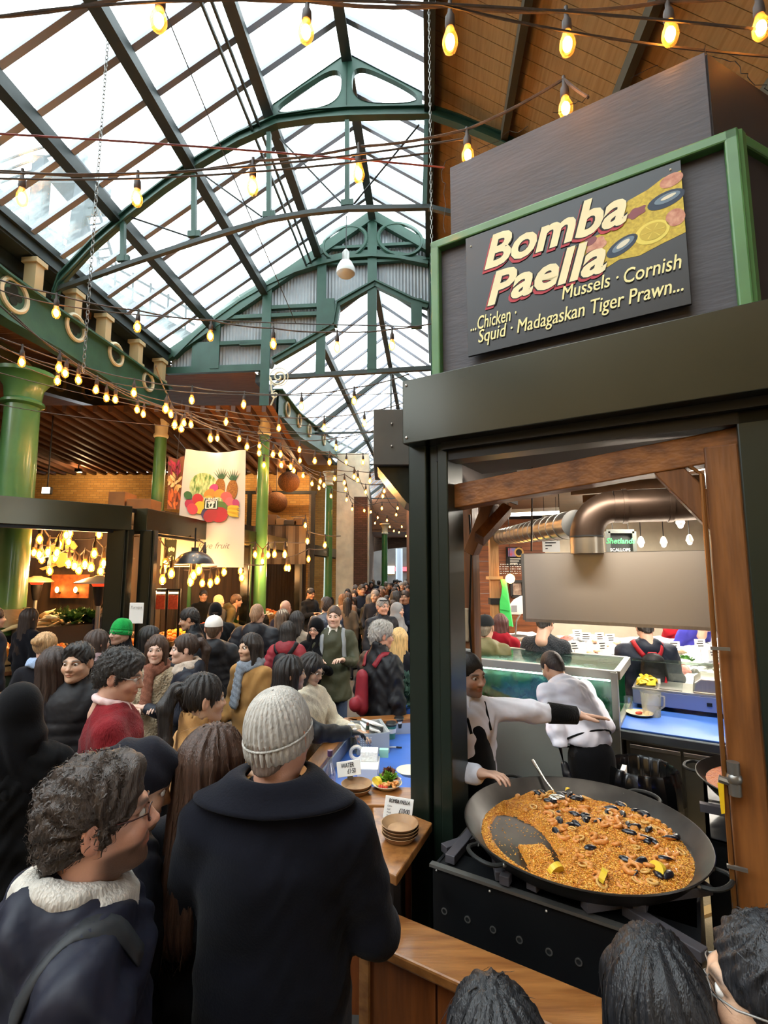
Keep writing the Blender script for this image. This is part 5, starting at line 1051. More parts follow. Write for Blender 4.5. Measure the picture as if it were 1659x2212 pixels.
q = pz(798, 1612, TOPZ); bk = root('plastic_basket', q, label='grey perforated plastic basket of napkins on the blue counter', cat='basket')
TB = Matrix.Translation(q) @ Matrix.Rotation(.2, 4, 'Z'); w_, d_, h_ = .24, .33, .14
for s_ in (-1, 1):
    b = MB(); b.beam(TB @ Vector((s_ * w_ / 2 * .92, -d_ / 2, h_ / 2)), TB @ Vector((s_ * w_ / 2 * .92, d_ / 2, h_ / 2)), .008, h_); b.build('side', GB, bk, bevel=.002)
    b = MB(); b.beam(TB @ Vector((-w_ / 2, s_ * d_ / 2, h_ / 2)), TB @ Vector((w_ / 2, s_ * d_ / 2, h_ / 2)), .008, h_); b.build('end', GB, bk, bevel=.002)
b = MB(); b.box((0, 0, .004), (w_, d_, .008), TB); b.build('bottom', GB, bk)
b = MB(); rp_ = [TB @ Vector(v_) for v_ in ((-w_ / 2, -d_ / 2, h_), (w_ / 2, -d_ / 2, h_), (w_ / 2, d_ / 2, h_), (-w_ / 2, d_ / 2, h_))]; b.tube(rp_, .009, 6, closed=True); b.build('rim', GB, bk)
b = MB()
for i in range(5):
    for j in range(7): b.disc((-w_ / 2 * .55 + .018 * i, -d_ / 2 - .006, .025 + .016 * j), .006, 8, TB @ Matrix.Translation((0, 0, 0))) if False else b.box((-w_ / 2 * .75 + .018 * i, -d_ / 2 - .0045, .025 + .015 * j), (.009, .002, .008), TB)
b.build('perforations', M('basket_hole', '#d8dcdc', .6), bk)
for k in range(3):
    nq = TB @ Vector((.02 + .03 * k - .04, .03 * k, .11 + .02 * k)); b = MB(); b.box((0, 0, 0), (.13, .16, .012), Matrix.Translation(nq) @ Matrix.Rotation(.3 * k, 4, 'Z') @ Matrix.Rotation(.35, 4, 'Y')); ob = b.build('napkin', M('paper_napkin', '#f3f2ee', .85, bump=.3, bscale=30), None, bevel=.003); tag(ob, 'white paper napkin in the grey basket, ' + ['bottom of the pile', 'middle of the pile', 'top of the pile'][k], 'napkin')
def bottle(name, q, prof, label, glassm, capm, zcap, liquid=None):
    t = root(name, q, label=label, cat='bottle'); b = MB(); b.lathe(prof, q, 18); b.build('glass', glassm, t, smooth=True)
    r0 = prof[-1][0]; b = MB(); b.lathe([(r0 * 1.15, zcap), (r0 * 1.2, zcap + .03), (0, zcap + .032)], q, 14); b.build('cap', capm, t, smooth=True); return t
q = pz(712, 1715, RAILZ); bottle('water_bottle', q, [(0, 0), (.03, 0), (.032, .01), (.032, .1), (.028, .125), (.014, .155), (.012, .195), (.0125, .2)], 'clear glass water bottle with purple cap on the counter', glass_mat('water_glass', '#f2f6fb', .8, '#c8d2e0', .03, 6, gloss=.2), M('purple_cap', '#4a3357', .4), .197)
q = pz(794, 1622, TOPZ); t = bottle('sauce_bottle', q, [(0, 0), (.028, 0), (.03, .01), (.03, .085), (.02, .115), (.012, .13), (.011, .155)], 'amber sauce bottle with green neck beside the basket', M('amber_sauce', '#b98a6a', .25, coat=.5), M('dark_green_foil', '#233a2a', .4), .15); b = MB(); b.lathe([(.0305, .02), (.0305, .07)], q, 18); b.build('label', M('bottle_label', '#e6ded0', .7), t, smooth=True); b = MB(); b.lathe([(.009, .18), (.008, .2), (0, .202)], q, 10); b.build('stopper', M('brown_cork', '#7a4a3a', .6), t)
q = pz(766, 1625, TOPZ); t = bottle('spray_bottle', q, [(0, 0), (.03, 0), (.032, .01), (.032, .1), (.024, .12), (.013, .13), (.013, .14)], 'clear plastic pump bottle beside the basket', PLAS, WHITE, .138); b = MB(); b.tube([q + Vector((0, 0, .16)), q + Vector((0, 0, .19)), q + Vector((-.05, .0, .195))], .008, 6); b.build('pump', WHITE, t)
def cup(px, py, c1, lid, label, band=None):
    q = pz(px, py, TOPZ); t = root('coffee_cup', q, label=label, cat='cup'); b = MB(); b.lathe([(0, 0), (.03, 0), (.041, .105), (.0, .105)], q, 22); b.build('paper_cup', M('cup_' + c1[1:], c1, .5), t, smooth=True)
    b = MB(); b.lathe([(.044, .1), (.045, .112), (.04, .118), (.038, .126), (0, .124)], q, 22); b.build('lid', M('cup_lid_' + lid[1:], lid, .45), t, smooth=True)
    b = MB(); b.lathe([(.0385 if band == '#14150f' else .036, .045), (.041, .08)], q, 22); b.build('sleeve', M('cup_band_' + (band or '#ffffff')[1:], band or '#e9e4da', .6), t, smooth=True)
cup(845, 1595, '#3f7d6c', '#2a2c2c', 'teal paper coffee cup with dark lid on the blue counter'); cup(862, 1583, '#ece9e2', '#17181a', 'white and black paper coffee cup with black lid', '#14150f')
b = MB(); b.tube([pz(828, 1614, TOPZ + .008), pz(864, 1614, TOPZ + .008)], .005, 6); ob = b.build('ballpoint_pen', M('pen_white', '#e8e6e0', .4)); tag(ob, 'white pen lying on the blue counter', 'pen')
b = MB(); b.tube([pz(856, 1614, TOPZ + .009), pz(868, 1615, TOPZ + .009)], .006, 6); b.build('pen_cap', INK, ob)
q = pz(795, 1690, TOPZ); t = root('cutlery_tub', q, label='white plastic tub standing behind the salad plate', cat='tub'); TB = Matrix.Translation(q) @ Matrix.Rotation(-.05, 4, 'Z')
b = MB(); b.box((0, .06, .05), (.12, .2, .1), TB, 1.12); b.build('tub', WHITE, t, bevel=.006); b = MB(); b.box((0, .11, .13), (.11, .1, .06), TB); b.build('paper_stack', M('white_stack', '#f5f4ef', .7, bump=.6, bscale=60), t, bevel=.004)
b = MB(); b.tube([TB @ Vector((-.09 + .04 * math.cos(a), .16, .12 + .04 * math.sin(a))) for a in np.linspace(0, 6.28, 16)], .012, 6); b.build('tape_roll', WHITE, t)
b = MB(); b.box((.09, .2, .11), (.06, .04, .05), TB); b.build('green_clip', M('mint_clip', '#9fd8c0', .5), t)
def card(px0, py0, px1, py1, Y, lines, label, tiltz=0.0):
    a = pY(px0, py0, Y); c = pY(px1, py1, Y); w = c.x - a.x; h = a.z - c.z; mid = (a + c) / 2
    t = root('price_card', (mid.x, Y, c.z), label=label, cat='price card'); Tc = Matrix.Translation(mid) @ Matrix.Rotation(tiltz, 4, 'Y') @ Matrix.Rotation(math.radians(-14), 4, 'X')
    b = MB(); b.box((0, .004, 0), (w, .004, h), Tc); b.build('card', PAPER, t, bevel=.004)
    for txt, x, z, s_, bd in lines: put(lettering(txt, s_, INK, ID, t, shear=.15, bold=bd, spacing=.9, align='CENTER'), Tc @ Matrix.Translation((x * w, -.0012, z * h)) @ Matrix.Rotation(math.pi / 2, 4, 'X') @ Matrix.Diagonal((.85, 1.25, 1, 1)))
    b = MB(); b.box((0, .03, -h / 2 - .008), (.03, .03, .016), Tc); b.build('clip', STAIND, t); return t
card(728, 1644, 779, 1676, 2.95, [('WATER', -.05, .2, .027, .0003), ('\u00a31\u00b750', .1, -.18, .027, .0003)], 'white card handwritten WATER at one pound fifty', math.radians(-8))
card(830, 1724, 892, 1770, 2.62, [('BOMBA PAELLA', 0, .3, .019, .0003), ('\u00a310\u00b700', .2, -.1, .025, .0003), ('Chicken', -.32, .06, .009, .0), ('Squid', -.34, -.08, .009, .0), ('Mussels', -.32, -.22, .009, .0), ('Prawns', -.32, -.36, .009, .0)], 'white card handwritten BOMBA PAELLA at ten pounds', math.radians(9))
# plates
q = pz(836, 1700, RAILZ); sp_ = plate_of('salad_plate', q, .085, 'round plate of salad, prawns and a lemon wedge on the counter', M('cream_plate_card', '#ece0c4', .6))
msl = leaf_clump('lettuce', 130, .05, .045, '#8fb93c', '#5f8f2a', .8, seed=5); mrd = leaf_clump('red_lettuce', 70, .035, .04, '#5a2f22', '#7d4a34', .8, seed=6)
ob = link('lettuce', msl, None, sp_); put(ob, Matrix.Translation(q + Vector((.01, .03, .02)))); ob = link('red_lettuce', mrd, None, sp_); put(ob, Matrix.Translation(q + Vector((.01, .06, .045))))
for k in range(12):
    ob = link('prawn', mpr, None, sp_); put(ob, Matrix.Translation(q + Vector((random.uniform(-.02, .05), random.uniform(-.06, -.0), .022 + .014 * random.random()))) @ Matrix.Rotation(random.random() * 6, 4, 'Z') @ Matrix.Scale(.75, 4))
for k in range(4): b = MB(); b.ball(q + Vector((-.04 + .012 * k, -.045 - .004 * k, .022)), .01, 8, 6); b.build('tomato', M('cherry_tomato', '#c8402c', .35), sp_, smooth=True)
ob = link('lemon', mle, None, sp_); put(ob, Matrix.Translation(q + Vector((-.055, -.002, .018))) @ Matrix.Rotation(2.2, 4, 'Z') @ Matrix.Scale(1.1, 4))
b = MB(); b.lathe([(.02, .012), (.026, .04), (.024, .04), (.019, .02), (0, .02)], q + Vector((.055, .012, 0)), 14); dp = b.build('sauce_pot', WHITE, sp_, smooth=True); b = MB(); b.disc(q + Vector((.055, .012, .034)), .023, 12); b.build('sauce', M('red_sauce', '#8a2f22', .3), sp_)
q = pz(885, 1672, RAILZ); plate_of('paper_plate', q, .08, 'pale plate half hidden behind the post beyond the salad', M('cream_plate_card', '#ece0c4', .6)); 
AREC = M('areca_palm_bowl', '#b08a62', .6, col2='#8c6846', vscale=12)
for k in range(4):
    q = pz(865, 1812, .995); q.z = .996 + .014 * k; b = MB(); b.lathe([(0, .004), (.055, .004), (.075, .022), (.082, .03), (.085, .029), (.06, 0), (0, 0)], q + Vector((random.uniform(-.004, .004), random.uniform(-.004, .004), 0)), 28); tag(b.build('palm_leaf_plate', AREC, smooth=True), 'brown palm leaf plate on the corner ledge, ' + ['lowest of the stack', 'second from the bottom', 'third from the bottom', 'topmost of the stack'][k], 'plate', 'palm leaf plates on the ledge')
for k in range(2):
    q = pz(770, 1712, RAILZ); q.z = RAILZ + .001 + .02 * k; b = MB(); b.lathe([(0, .004), (.055, .004), (.08, .03), (.085, .029), (.06, 0), (0, 0)], q, 26); tag(b.build('palm_leaf_plate', AREC, smooth=True), 'brown palm leaf plate behind the navy coat shoulder, ' + ['lower one', 'upper one'][k], 'plate')
q = pz(738, 1572, RAILZ); t = plate_of('takeaway_plate', q, .1, 'plate of orange rice held at the far end of the wooden rail', PPL); b = MB(); b.ball(q + Vector((0, 0, .012)), (.075, .075, .018), 16, 8); b.build('rice_portion', RICE, t, smooth=True)
q = pz(872, 1510, 1.05); ob = link('potted_fir', leaf_clump('blue_fir', 260, .17, .07, '#4c6a5c', '#33504a', 1.6, seed=9), None, None, (q.x, 4.75, 1.0)); tag(ob, 'dusty green fir sprigs behind the counter by the post', 'plant'); b = MB(); b.box2((q.x - .15, 4.66, 0), (q.x + .3, 4.95, .98)); tag(b.build('blue_crate', M('blue_crate_plastic', '#3d6fd0', .5)), 'blue plastic crate behind the far counter rail', 'crate')
# ================================================================== fruit stalls on the left
LA, LB = Vector((-3.34, 7.0, 0)), Vector((-1.37, 25, 0)); LC1, LC0 = Vector((-3.44, 6.8, 0)), Vector((-4.5, 5.8, 0)); LCd = (LC0 - LC1).normalized()
ld = (LB - LA).normalized(); ln = Vector((-ld.y, ld.x, 0))            # inwards (left)
LFM = M('olive_black_fascia', '#45422f', .26, metal=.6, var=.12, vscale=1.5, coat=.1)
def at_line(px):                                                      # point of the stall front seen at picture column px
    d = ray(px, 1200); k = d.x / d.y; t = (k * LA.y - LA.x) / (ld.x - k * ld.y); return LA + ld * t
def fascia(name, a, c, label, inw):
    t = root(name, (a + c) / 2, label=label, cat='fascia', kind='structure'); m_ = (a + c) / 2 + inw * .1; d = c - a
    b = MB(); b.box((0, 0, 2.925), (d.length - .015, .2, .33), Matrix.Translation((m_.x, m_.y, 0)) @ Matrix.Rotation(math.atan2(d.y, d.x), 4, 'Z')); b.build('box_beam', LFM, t, bevel=.006)
    b = MB(); b.box((0, .05, 2.745), (d.length - .05, .09, .04), Matrix.Translation((m_.x, m_.y, 0)) @ Matrix.Rotation(math.atan2(d.y, d.x), 4, 'Z')); b.build('shutter_guide', BLACKM, t); return t
PXJ = [322, 560, 668, 728, 765]
lab = ['nearest length of the fruit stall fascia right of the corner posts', 'second length of the fruit stall fascia with small lettering', 'third length of the fruit stall fascia', 'farthest length of the fruit stall fascia by the pier']
for k in range(4):
    t = fascia('stall_fascia', at_line(PXJ[k]) if k else LA, at_line(PXJ[k + 1]), lab[k], ln)
    if k in (1, 2):
        a, c = at_line(PXJ[k]), at_line(PXJ[k + 1]); m_ = (a + c) / 2 - ln * .006; put(lettering('Turnips', .15, M('cream_fascia_lettering', '#d8d0b8', .6), ID, t, bold=.003), frame_on((m_.x, m_.y, 2.93), ld, -ln))
fascia('stall_fascia', LC0 + LCd * 1.6, LC1, 'fruit stall fascia slanting off to the left edge', Vector((-LCd.y, LCd.x, 0)) * -1)
def sq_post(p, label, w=.16, z=2.78):
    t = root('stall_post', p, label=label, cat='post', kind='structure'); b = MB(); b.box2((p.x - w / 2, p.y - w / 2, 0), (p.x + w / 2, p.y + w / 2, z)); b.build('box_section', M('black_green_steel', '#161a14', .22, metal=.3, coat=.4), t, bevel=.012)
    b = MB(); b.box2((p.x + w / 2, p.y - w * .3, 0), (p.x + w / 2 + .03, p.y + w * .3, z)); b.build('door_track', STEELB, t)
sq_post(Vector((-3.62, 6.86, 0)), 'wide dark corner post of the fruit stall carrying a white notice', .24); sq_post(Vector((-3.34, 7.08, 0)), 'dark corner post of the fruit stall next to the wide one', .17)
for px, l in ((541, 'second dark post along the fruit stall front'), (651, 'third dark post along the fruit stall front'), (716, 'fourth dark post along the fruit stall front')): q = at_line(px) + ln * .1; sq_post(q, l, .18)
b = MB(); q = Vector((-3.5, 6.73, 0)); a = pY(280, 1302, 6.73); c = pY(308, 1347, 6.73); b.box2((a.x, 6.733, c.z), (c.x, 6.741, a.z)); pn = b.build('paper_notice', PAPER, bevel=.004); tag(pn, 'white paper notice taped to the wide dark corner post', 'notice'); ROOTM[pn.name] = ID
put(lettering('Turnips', .05, M('grey_ink', '#77767a', .7), ID, pn, shear=.3), Matrix.Translation(((a.x + c.x) / 2, 6.717, a.z - .06)) @ Matrix.Rotation(math.pi / 2, 4, 'X'))
# dark panelled back of the stalls, with the gold emblem and timber panel
bw_ = root('wall_stall', (-6, 10.5, 0), label='dark panelled back wall of the fruit stalls', cat='wall', kind='structure')
DPN = M('dark_brown_drape', '#3a2b1a', .7, var=.35, vscale=1.2, stretch=(6, 6, .6)); pl = [(-9.5, 10.3), (-4.7, 10.7), (-3.5, 15.2), (-2.5, 16.1)]
for k, (a, c) in enumerate(zip(pl[:-1], pl[1:])): 
    n = 14
    for j in range(n): 
        p0 = Vector((a[0] + (c[0] - a[0]) * j / n, a[1] + (c[1] - a[1]) * j / n, 0)); p1 = Vector((a[0] + (c[0] - a[0]) * (j + 1) / n, a[1] + (c[1] - a[1]) * (j + 1) / n, 0)); o = Vector((0, -.02 * (j % 2), 0)); b = MB(); b.beam(p0 + o + Vector((0, 0, 1.75)), p1 + o + Vector((0, 0, 1.75)), .03, 3.5); b.build('panel', DPN, bw_)
GOLD = M('gold_leaf_glow', '#e0b45c', .4, emit=.25, emit_col='#c98f3a')  # gold colour with a faint glow put in; the emblem is no lamp
em = root('gold_emblem', pY(150, 1200, 10.2), label='gold root and leaf emblem on the dark drape', cat='emblem')
def emb(pix, nm): b = MB(); qs = [pY(x, y, 10.2) for x, y in pix]; b.prism([(q.x, q.z) for q in qs], 10.2, 10.23, 'y'); b.build(nm, GOLD, em)
emb(((118, 1168), (128, 1152), (138, 1166), (134, 1188), (122, 1184)), 'leaf'); emb(((104, 1180), (116, 1172), (120, 1190), (108, 1192)), 'leaf'); emb(((140, 1178), (158, 1168), (166, 1180), (156, 1194), (142, 1192)), 'leaf')
emb(((108, 1200), (128, 1192), (150, 1196), (156, 1206), (148, 1220), (128, 1226), (112, 1216)), 'root'); b = MB(); q = pY(130, 1190, 10.2); b.beam((q.x, 10.22, q.z), (q.x, 10.5, q.z), .03, .03); b.build('wall_fixing', BLACKM, em); emb(((85, 1228), (120, 1216), (124, 1221), (92, 1232)), 'tail')
tpn, a, c = board('timber_panel', 112, 1241, 190, 1292, 10.1, wood('burl_panel', '#9a5a2c', '#6e3818', (3, 1, 3), 3, .5), 'reddish timber panel with two wall lamps behind the produce', 'panel')
for px in (123, 163):
    q = pY(px, 1274, 10.0); t = root('wall_lamp', q, label='small glowing wall lamp on the timber panel, %s' % ('left one' if px < 140 else 'right one'), cat='lamp'); b = MB(); b.ball(q, (.035, .03, .06), 10, 8); b.build('bulb', GLOW, t, smooth=True); b = MB(); b.beam(q + Vector((0, .03, -.06)), q + Vector((0, .1, -.06)), .03, .03); b.build('bracket', BLACKM, t)
# banners
def banner(name, Y, tl, tr, bl, br_, label, nx=24, nz=40, mat=None):
    P = [pY(*p, Y) for p in (tl, tr, bl, br_)]; t = root(name, (P[0] + P[1]) / 2, label=label, cat='banner')
    def f(u, v, off=0.0):
        p = (P[0] * (1 - u) + P[1] * u) * (1 - v) + (P[2] * (1 - u) + P[3] * u) * v
        w = .03 * math.sin(u * 9 + v * 2) * (1 - .5 * v) + .015 * math.sin(u * 23 + v * 5) * (1 - v) ** 2; sag = .05 * math.sin(math.pi * u) * (1 - v) ** 3
        return Vector((p.x, p.y - w - off, p.z - sag))
    b = MB()
    for i in range(nx + 1):
        for j in range(nz + 1): b.pts([f(i / nx, j / nz)])
    for i in range(nx):
        for j in range(nz): a = i * (nz + 1) + j; b.face((a, a + 1, a + nz + 2, a + nz + 1))
    ob = b.build('cloth', mat or M('white_banner_cloth', '#cdc8be', .85), t, smooth='all', fix=False); return t, f
def print_shape(t, f, nm, pts, mat, off):                             # flat printed shape following the cloth (fan of triangles)
    c = (sum(p[0] for p in pts) / len(pts), sum(p[1] for p in pts) / len(pts)); b = MB(); n = len(pts); R = 4
    for k in range(R + 1):
        b.pts([f(c[0] + (p[0] - c[0]) * k / R, c[1] + (p[1] - c[1]) * k / R, off) for p in pts])
    for k in range(R):
        for j in range(n): b.face((k * n + j, k * n + (j + 1) % n, (k + 1) * n + (j + 1) % n, (k + 1) * n + j))
    b.build(nm, mat, t, smooth='all', fix=False)
bt_, bf = banner('fruit_banner', 8.8, (401, 970), (531, 972), (378, 1224), (526, 1226), 'tall white cloth banner printed with a heap of fruit')
def el2(cx, cy, rx_, ry_, tilt=0, n=18): 
    k = 254 / 140.; q = []
    for j in range(n):
        a = 2 * math.pi * j / n; x, y = rx_ * math.cos(a), ry_ * math.sin(a) ; q.append((cx + x * math.cos(tilt) - y * math.sin(tilt), cy + (x * math.sin(tilt) + y * math.cos(tilt)) / k))
    return q
def PM(n, c, c2=None, sc_=20, st=(1, 1, 1)): return M('print_' + n, c, .8, col2=c2, vscale=sc_, stretch=st)
off = .004
def pr_(nm, pts, mat): 
    global off; off += .0008; print_shape(bt_, bf, nm, pts, mat, off)
pr_('watermelon', el2(.34, .315, .22, .22, -.5), PM('melon', '#4f7a35', '#cfe0a0', 9, (3, 1, 1)))
for cx, cy, h_ in ((.60, .33, 0), (.80, .35, .1)):
    pr_('pineapple', el2(cx, cy, .09, .17, h_), PM('pine', '#a87432', '#7a4a20', 60))
    for k in range(7): a = -1.57 + (k - 3) * .28; pr_('pineapple_leaf', [(cx - .03 + .01 * k, cy - .09), (cx + .17 * math.cos(a) + .0, cy - .08 + .11 * math.sin(a)), (cx + .01 + .008 * k, cy - .085)], PM('pineleaf', '#3f6a45', '#2c4c38', 30))
for nm, cx, cy, r, c in (('dragonfruit', .50, .33, .08, '#c8487c'), ('mango', .44, .385, .1, '#d98a3c'), ('orange', .60, .38, .09, '#e0923a'), ('pomegranate', .27, .435, .1, '#b8383c'), ('plum', .15, .475, .08, '#b03a52'), ('pear', .42, .44, .09, '#c9b04a'), ('papaya', .72, .41, .1, '#d8605c'), ('melon', .57, .455, .1, '#4a6a35'), ('peach', .78, .45, .08, '#d06a6c'), ('berry', .87, .46, .06, '#b84a72'), ('lemon', .31, .50, .1, '#d8b93a'), ('apple', .20, .515, .09, '#c84a54'), ('melon_green', .62, .50, .12, '#5f7a3c'), ('leaf', .12, .40, .07, '#3f6a3c'), ('grape', .42, .545, .1, '#4a4460'), ('currant', .62, .56, .14, '#b0363a'), ('berries', .48, .565, .12, '#a83a3a')):
    pr_(nm, el2(cx, cy, r, r * .85, cx * 5), PM(nm, c, None))
for k in range(5): pr_('banana', [(.74, .495 + .012 * k), (.80, .478 + .018 * k), (.90, .482 + .02 * k), (.93, .50 + .02 * k), (.86, .503 + .019 * k), (.78, .515 + .014 * k)], PM('banana%d' % (k % 2), ('#dcb83a', '#c9a12c')[k % 2]))
off = .03; pr_('logo_panel', [(.37, .42), (.59, .42), (.59, .515), (.37, .515)], PM('logo_green', '#22392c')); pr_('logo_frame', [(.385, .437), (.575, .437), (.575, .508), (.385, .508)], PM('logo_white', '#e6e6dc')); pr_('logo_inner', [(.405, .443), (.555, .443), (.555, .502), (.405, .502)], PM('logo_green', '#22392c'))
pr_('logo_leaf', el2(.45, .456, .03, .025, .5), PM('logo_white', '#e6e6dc')); pr_('logo_leaf', el2(.51, .456, .03, .025, -.5), PM('logo_white', '#e6e6dc')); pr_('logo_leaf', el2(.48, .449, .02, .025, 0), PM('logo_white', '#e6e6dc')); pr_('logo_root', el2(.48, .48, .04, .05, 0), PM('logo_white', '#e6e6dc')); pr_('logo_root_eye', el2(.475, .478, .015, .03, .4), PM('logo_green', '#22392c'))
def on_banner(txt, u, v, size, mat, **k): p = bf(u, v, .06); put(lettering(txt, size, mat, ID, bt_, **k), Matrix.Translation(p) @ Matrix.Rotation(math.pi / 2, 4, 'X'))
on_banner('TURNIPS', .48, .428, .068, PM('logo_white', '#e6e6dc'), bold=.002); on_banner('love fruit', .56, .825, .15, M('grey_print_ink', '#6d6a68', .8), shear=.35)
b = MB(); b.tube([bf(0, 0) + Vector((-.35, .3, .35)), bf(0, 0)], .006, 4); b.tube([bf(1, 0), bf(1, 0) + Vector((.4, .3, .3))], .006, 4); b.build('guy_line', WIREG, bt_)
bt2, bf2 = banner('produce_banner', 9.4, (364, 985), (398, 985), (362, 1100), (392, 1100), 'narrow banner printed with radishes and garlic behind the white one', 6, 20, M('brown_banner_cloth', '#7a4a30', .85))
b = MB(); b.tube([bf2(.5, 0), bf2(.5, 0) + Vector((0, .1, 1.2))], .006, 4); b.build('guy_line', WIREG, bt2)
for k in range(46):
    v = random.random(); c = (['#a8324a', '#b84a5c', '#8a2c3c'] if v < .33 else (['#d8b070', '#c89a58', '#e2c48c'] if v < .66 else ['#b8562c', '#c86a34', '#8f4a2c']))[k % 3]; print_shape(bt2, bf2, 'printed_vegetable', el2(.12 + .76 * random.random(), .05 + .9 * v, .16, .06, random.random() * 3, 10), PM('veg' + c[1:], c), .01 + .0006 * k)
sg2, a, c = board('emblem_sign', 354, 1156, 385, 1222, 9.3, M('deep_green_board', '#2a3322', .6), 'small dark green sign with a cream turnip emblem and frame', 'sign', M('cream_sign_line', '#d8cfa8', .6))
wall_text('TURNIPS', 370, 1164, 9.28, .055, CRL, sg2, bold=.001)
for k in range(3): b = MB(); q = pY(370, 1195, 9.27); a_ = math.pi / 2 + (k - 1) * .7; b.ball(q + Vector((.06 * math.cos(a_), 0, .06 * math.sin(a_) + .02)), (.022, .004, .04), 8, 6); b.build('leaf', CRL, sg2)
b = MB(); b.beam((c.x, 9.31, c.z), (c.x, 9.31, 0), .04, .04); b.build('stand_leg', BLACKM, sg2); b = MB(); b.ball(pY(370, 1206, 9.27), (.045, .004, .05), 12, 8); b.build('root', CRL, sg2)
# lamps
q = pY(420, 1210, 8.0); t = root('pendant_lamp', q, label='black dome pendant lamp in front of the white banner', cat='lamp'); b = MB(); b.lathe([(.31, -.06), (.305, -.05), (.27, .02), (.2, .09), (.1, .135), (.06, .14), (.06, .2), (.0, .2)], q, 30); b.build('dome', M('satin_black_enamel', '#2a2d30', .35, coat=.3), t, smooth=True); b = MB(); b.tube([q + Vector((0, 0, .2)), (q.x, q.y, 2.9)], .012, 6); b.build('stem', BLACKM, t); b = MB(); b.ball(q + Vector((0, 0, .02)), .05, 10, 8); b.build('bulb', GLOW, t)
def heater(q, label, sc_=1.0, col='#b9c4cc'):
    t = root('patio_heater', (q.x, q.y, 0), label=label, cat='heater'); b = MB(); b.lathe([(.0, .1), (.06, .1), (.1, .08), (.2, .055), (.33 * sc_, .0), (.33 * sc_, -.012), (.2, .04), (0, .085)], q, 30); b.build('reflector', M('heater_dome' + col[1:], col, .3, metal=.7), t, smooth=True)
    b = MB(); b.lathe([(.1, .02), (.11, -.02), (.09, -.06)], q, 18); b.build('red_band', M('heater_red', '#7a2b22', .4, emit=.6, emit_col='#ff4a22'), t, smooth=True); b = MB(); b.lathe([(.09, -.06), (.09, -.1), (.05, -.32), (.035, -.34)], q, 18); b.build('burner_cage', M('heater_mesh', '#3a3634', .5, metal=.6), t, smooth=True)
    b = MB(); b.tube([q + Vector((0, 0, -.33)), (q.x, q.y, .45)], .032, 10); b.build('pole', STAIN, t, smooth=True); b = MB(); b.lathe([(.23, 0), (.23, .42), (.2, .46), (0, .46)], (q.x, q.y, 0), 24); b.build('base_drum', STAIND, t, smooth=True)
heater(pY(216, 1258, 7.4), 'tall patio heater with silver dome beside the corner posts'); heater(pY(80, 1256, 9.2), 'patio heater with cream dome near the thick column', .8, '#d8c08a')
# black booth with red menus
q0, q1 = pY(335, 1272, 8.3), pY(385, 1340, 8.3); t = root('menu_booth', (q0.x, 8.3, 0), label='black framed till booth with two red menu panels', cat='booth')
b = MB(); w = .03
for x in (q0.x, (q0.x + q1.x) / 2, q1.x): b.box2((x - w / 2, 8.3, .0), (x + w / 2, 8.33, q0.z))
b.box2((q0.x, 8.3, q0.z - .03), (q1.x, 8.33, q0.z)); b.box2((q0.x, 8.3, .95), (q1.x, 8.7, .98)); b.build('frame', BLACKM, t)
for x0, x1 in ((q0.x + .03, (q0.x + q1.x) / 2 - .03), ((q0.x + q1.x) / 2 + .03, q1.x - .02)): b = MB(); b.box2((x0, 8.285, q0.z - .33), (x1, 8.295, q0.z - .1)); b.build('menu_panel', M('red_menu_print', '#c0563c', .7, var=.2, vscale=40), t); b = MB(); b.box2((x0, 8.284, q0.z - .08), (x1, 8.3, q0.z - .05)); b.build('light_strip', M('booth_light', '#ffd9a0', .5, emit=4), t)
# shelf clutter above the fascia, lanterns, tarpaulin
for k, (px, py, r, Y) in enumerate(((624, 1041, .31, 14.0), (597, 1085, .34, 15.2), (570, 1060, .25, 15.4))):
    q = pY(px, py, Y); t = root('wicker_lantern', q, label='round brown wicker lantern before the brick wall, %s' % ['highest one', 'lower one', 'one hidden by the column'][k], cat='lantern'); b = MB(); b.ball(q, (r, r, r * .95), 20, 14); b.build('globe', M('wicker_brown', '#6b4522', .8, bump=.9, bscale=30, var=.3, vscale=30), t, smooth=True); b = MB(); b.tube([q + Vector((0, 0, r)), (q.x, q.y, 5.6)], .01, 4); b.build('cord', WIREG, t)
t = root('iron_stand', pY(690, 1150, 15.6), label='dark iron frame standing before the yellow brick wall', cat='stand'); b = MB(); b.beam(pY(530, 1064, 15.6), pY(684, 1064, 15.6), .1, .1); b.build('top_bar', IRON, t); a = pY(677, 1064, 15.6); b = MB(); b.beam(a, (a.x, a.y, 0), .12, .12); b.build('upright', IRON, t); b = MB(); b.beam(pY(540, 1064, 15.6), (pY(540, 1064, 15.6).x, 15.6, 0), .12, .12); b.build('upright', IRON, t)
b = MB(); a, c = pY(548, 1136, 13.6), pY(660, 1190, 13.6); n = 24
for k in range(n): x0 = a.x + (c.x - a.x) * k / n; x1 = a.x + (c.x - a.x) * (k + 1) / n; b.poly([(x0, 13.6 + .03 * math.sin(k * 1.1), 2.4), (x1, 13.6 + .03 * math.sin((k + 1) * 1.1), 2.4), (x1, 13.6 + .03 * math.sin((k + 1) * 1.1), a.z), (x0, 13.6 + .03 * math.sin(k * 1.1), a.z)])
ob = b.build('tarpaulin', M('brown_tarpaulin', '#3c3024', .6, var=.3, vscale=2)); tag(ob, 'brown tarpaulin hung above the second fascia length', 'tarpaulin')
t = root('storage_rack', pY(605, 1128, 13.8), label='rack of pots and boxes stored above the fruit stall', cat='rack'); a = pY(560, 1136, 13.9)
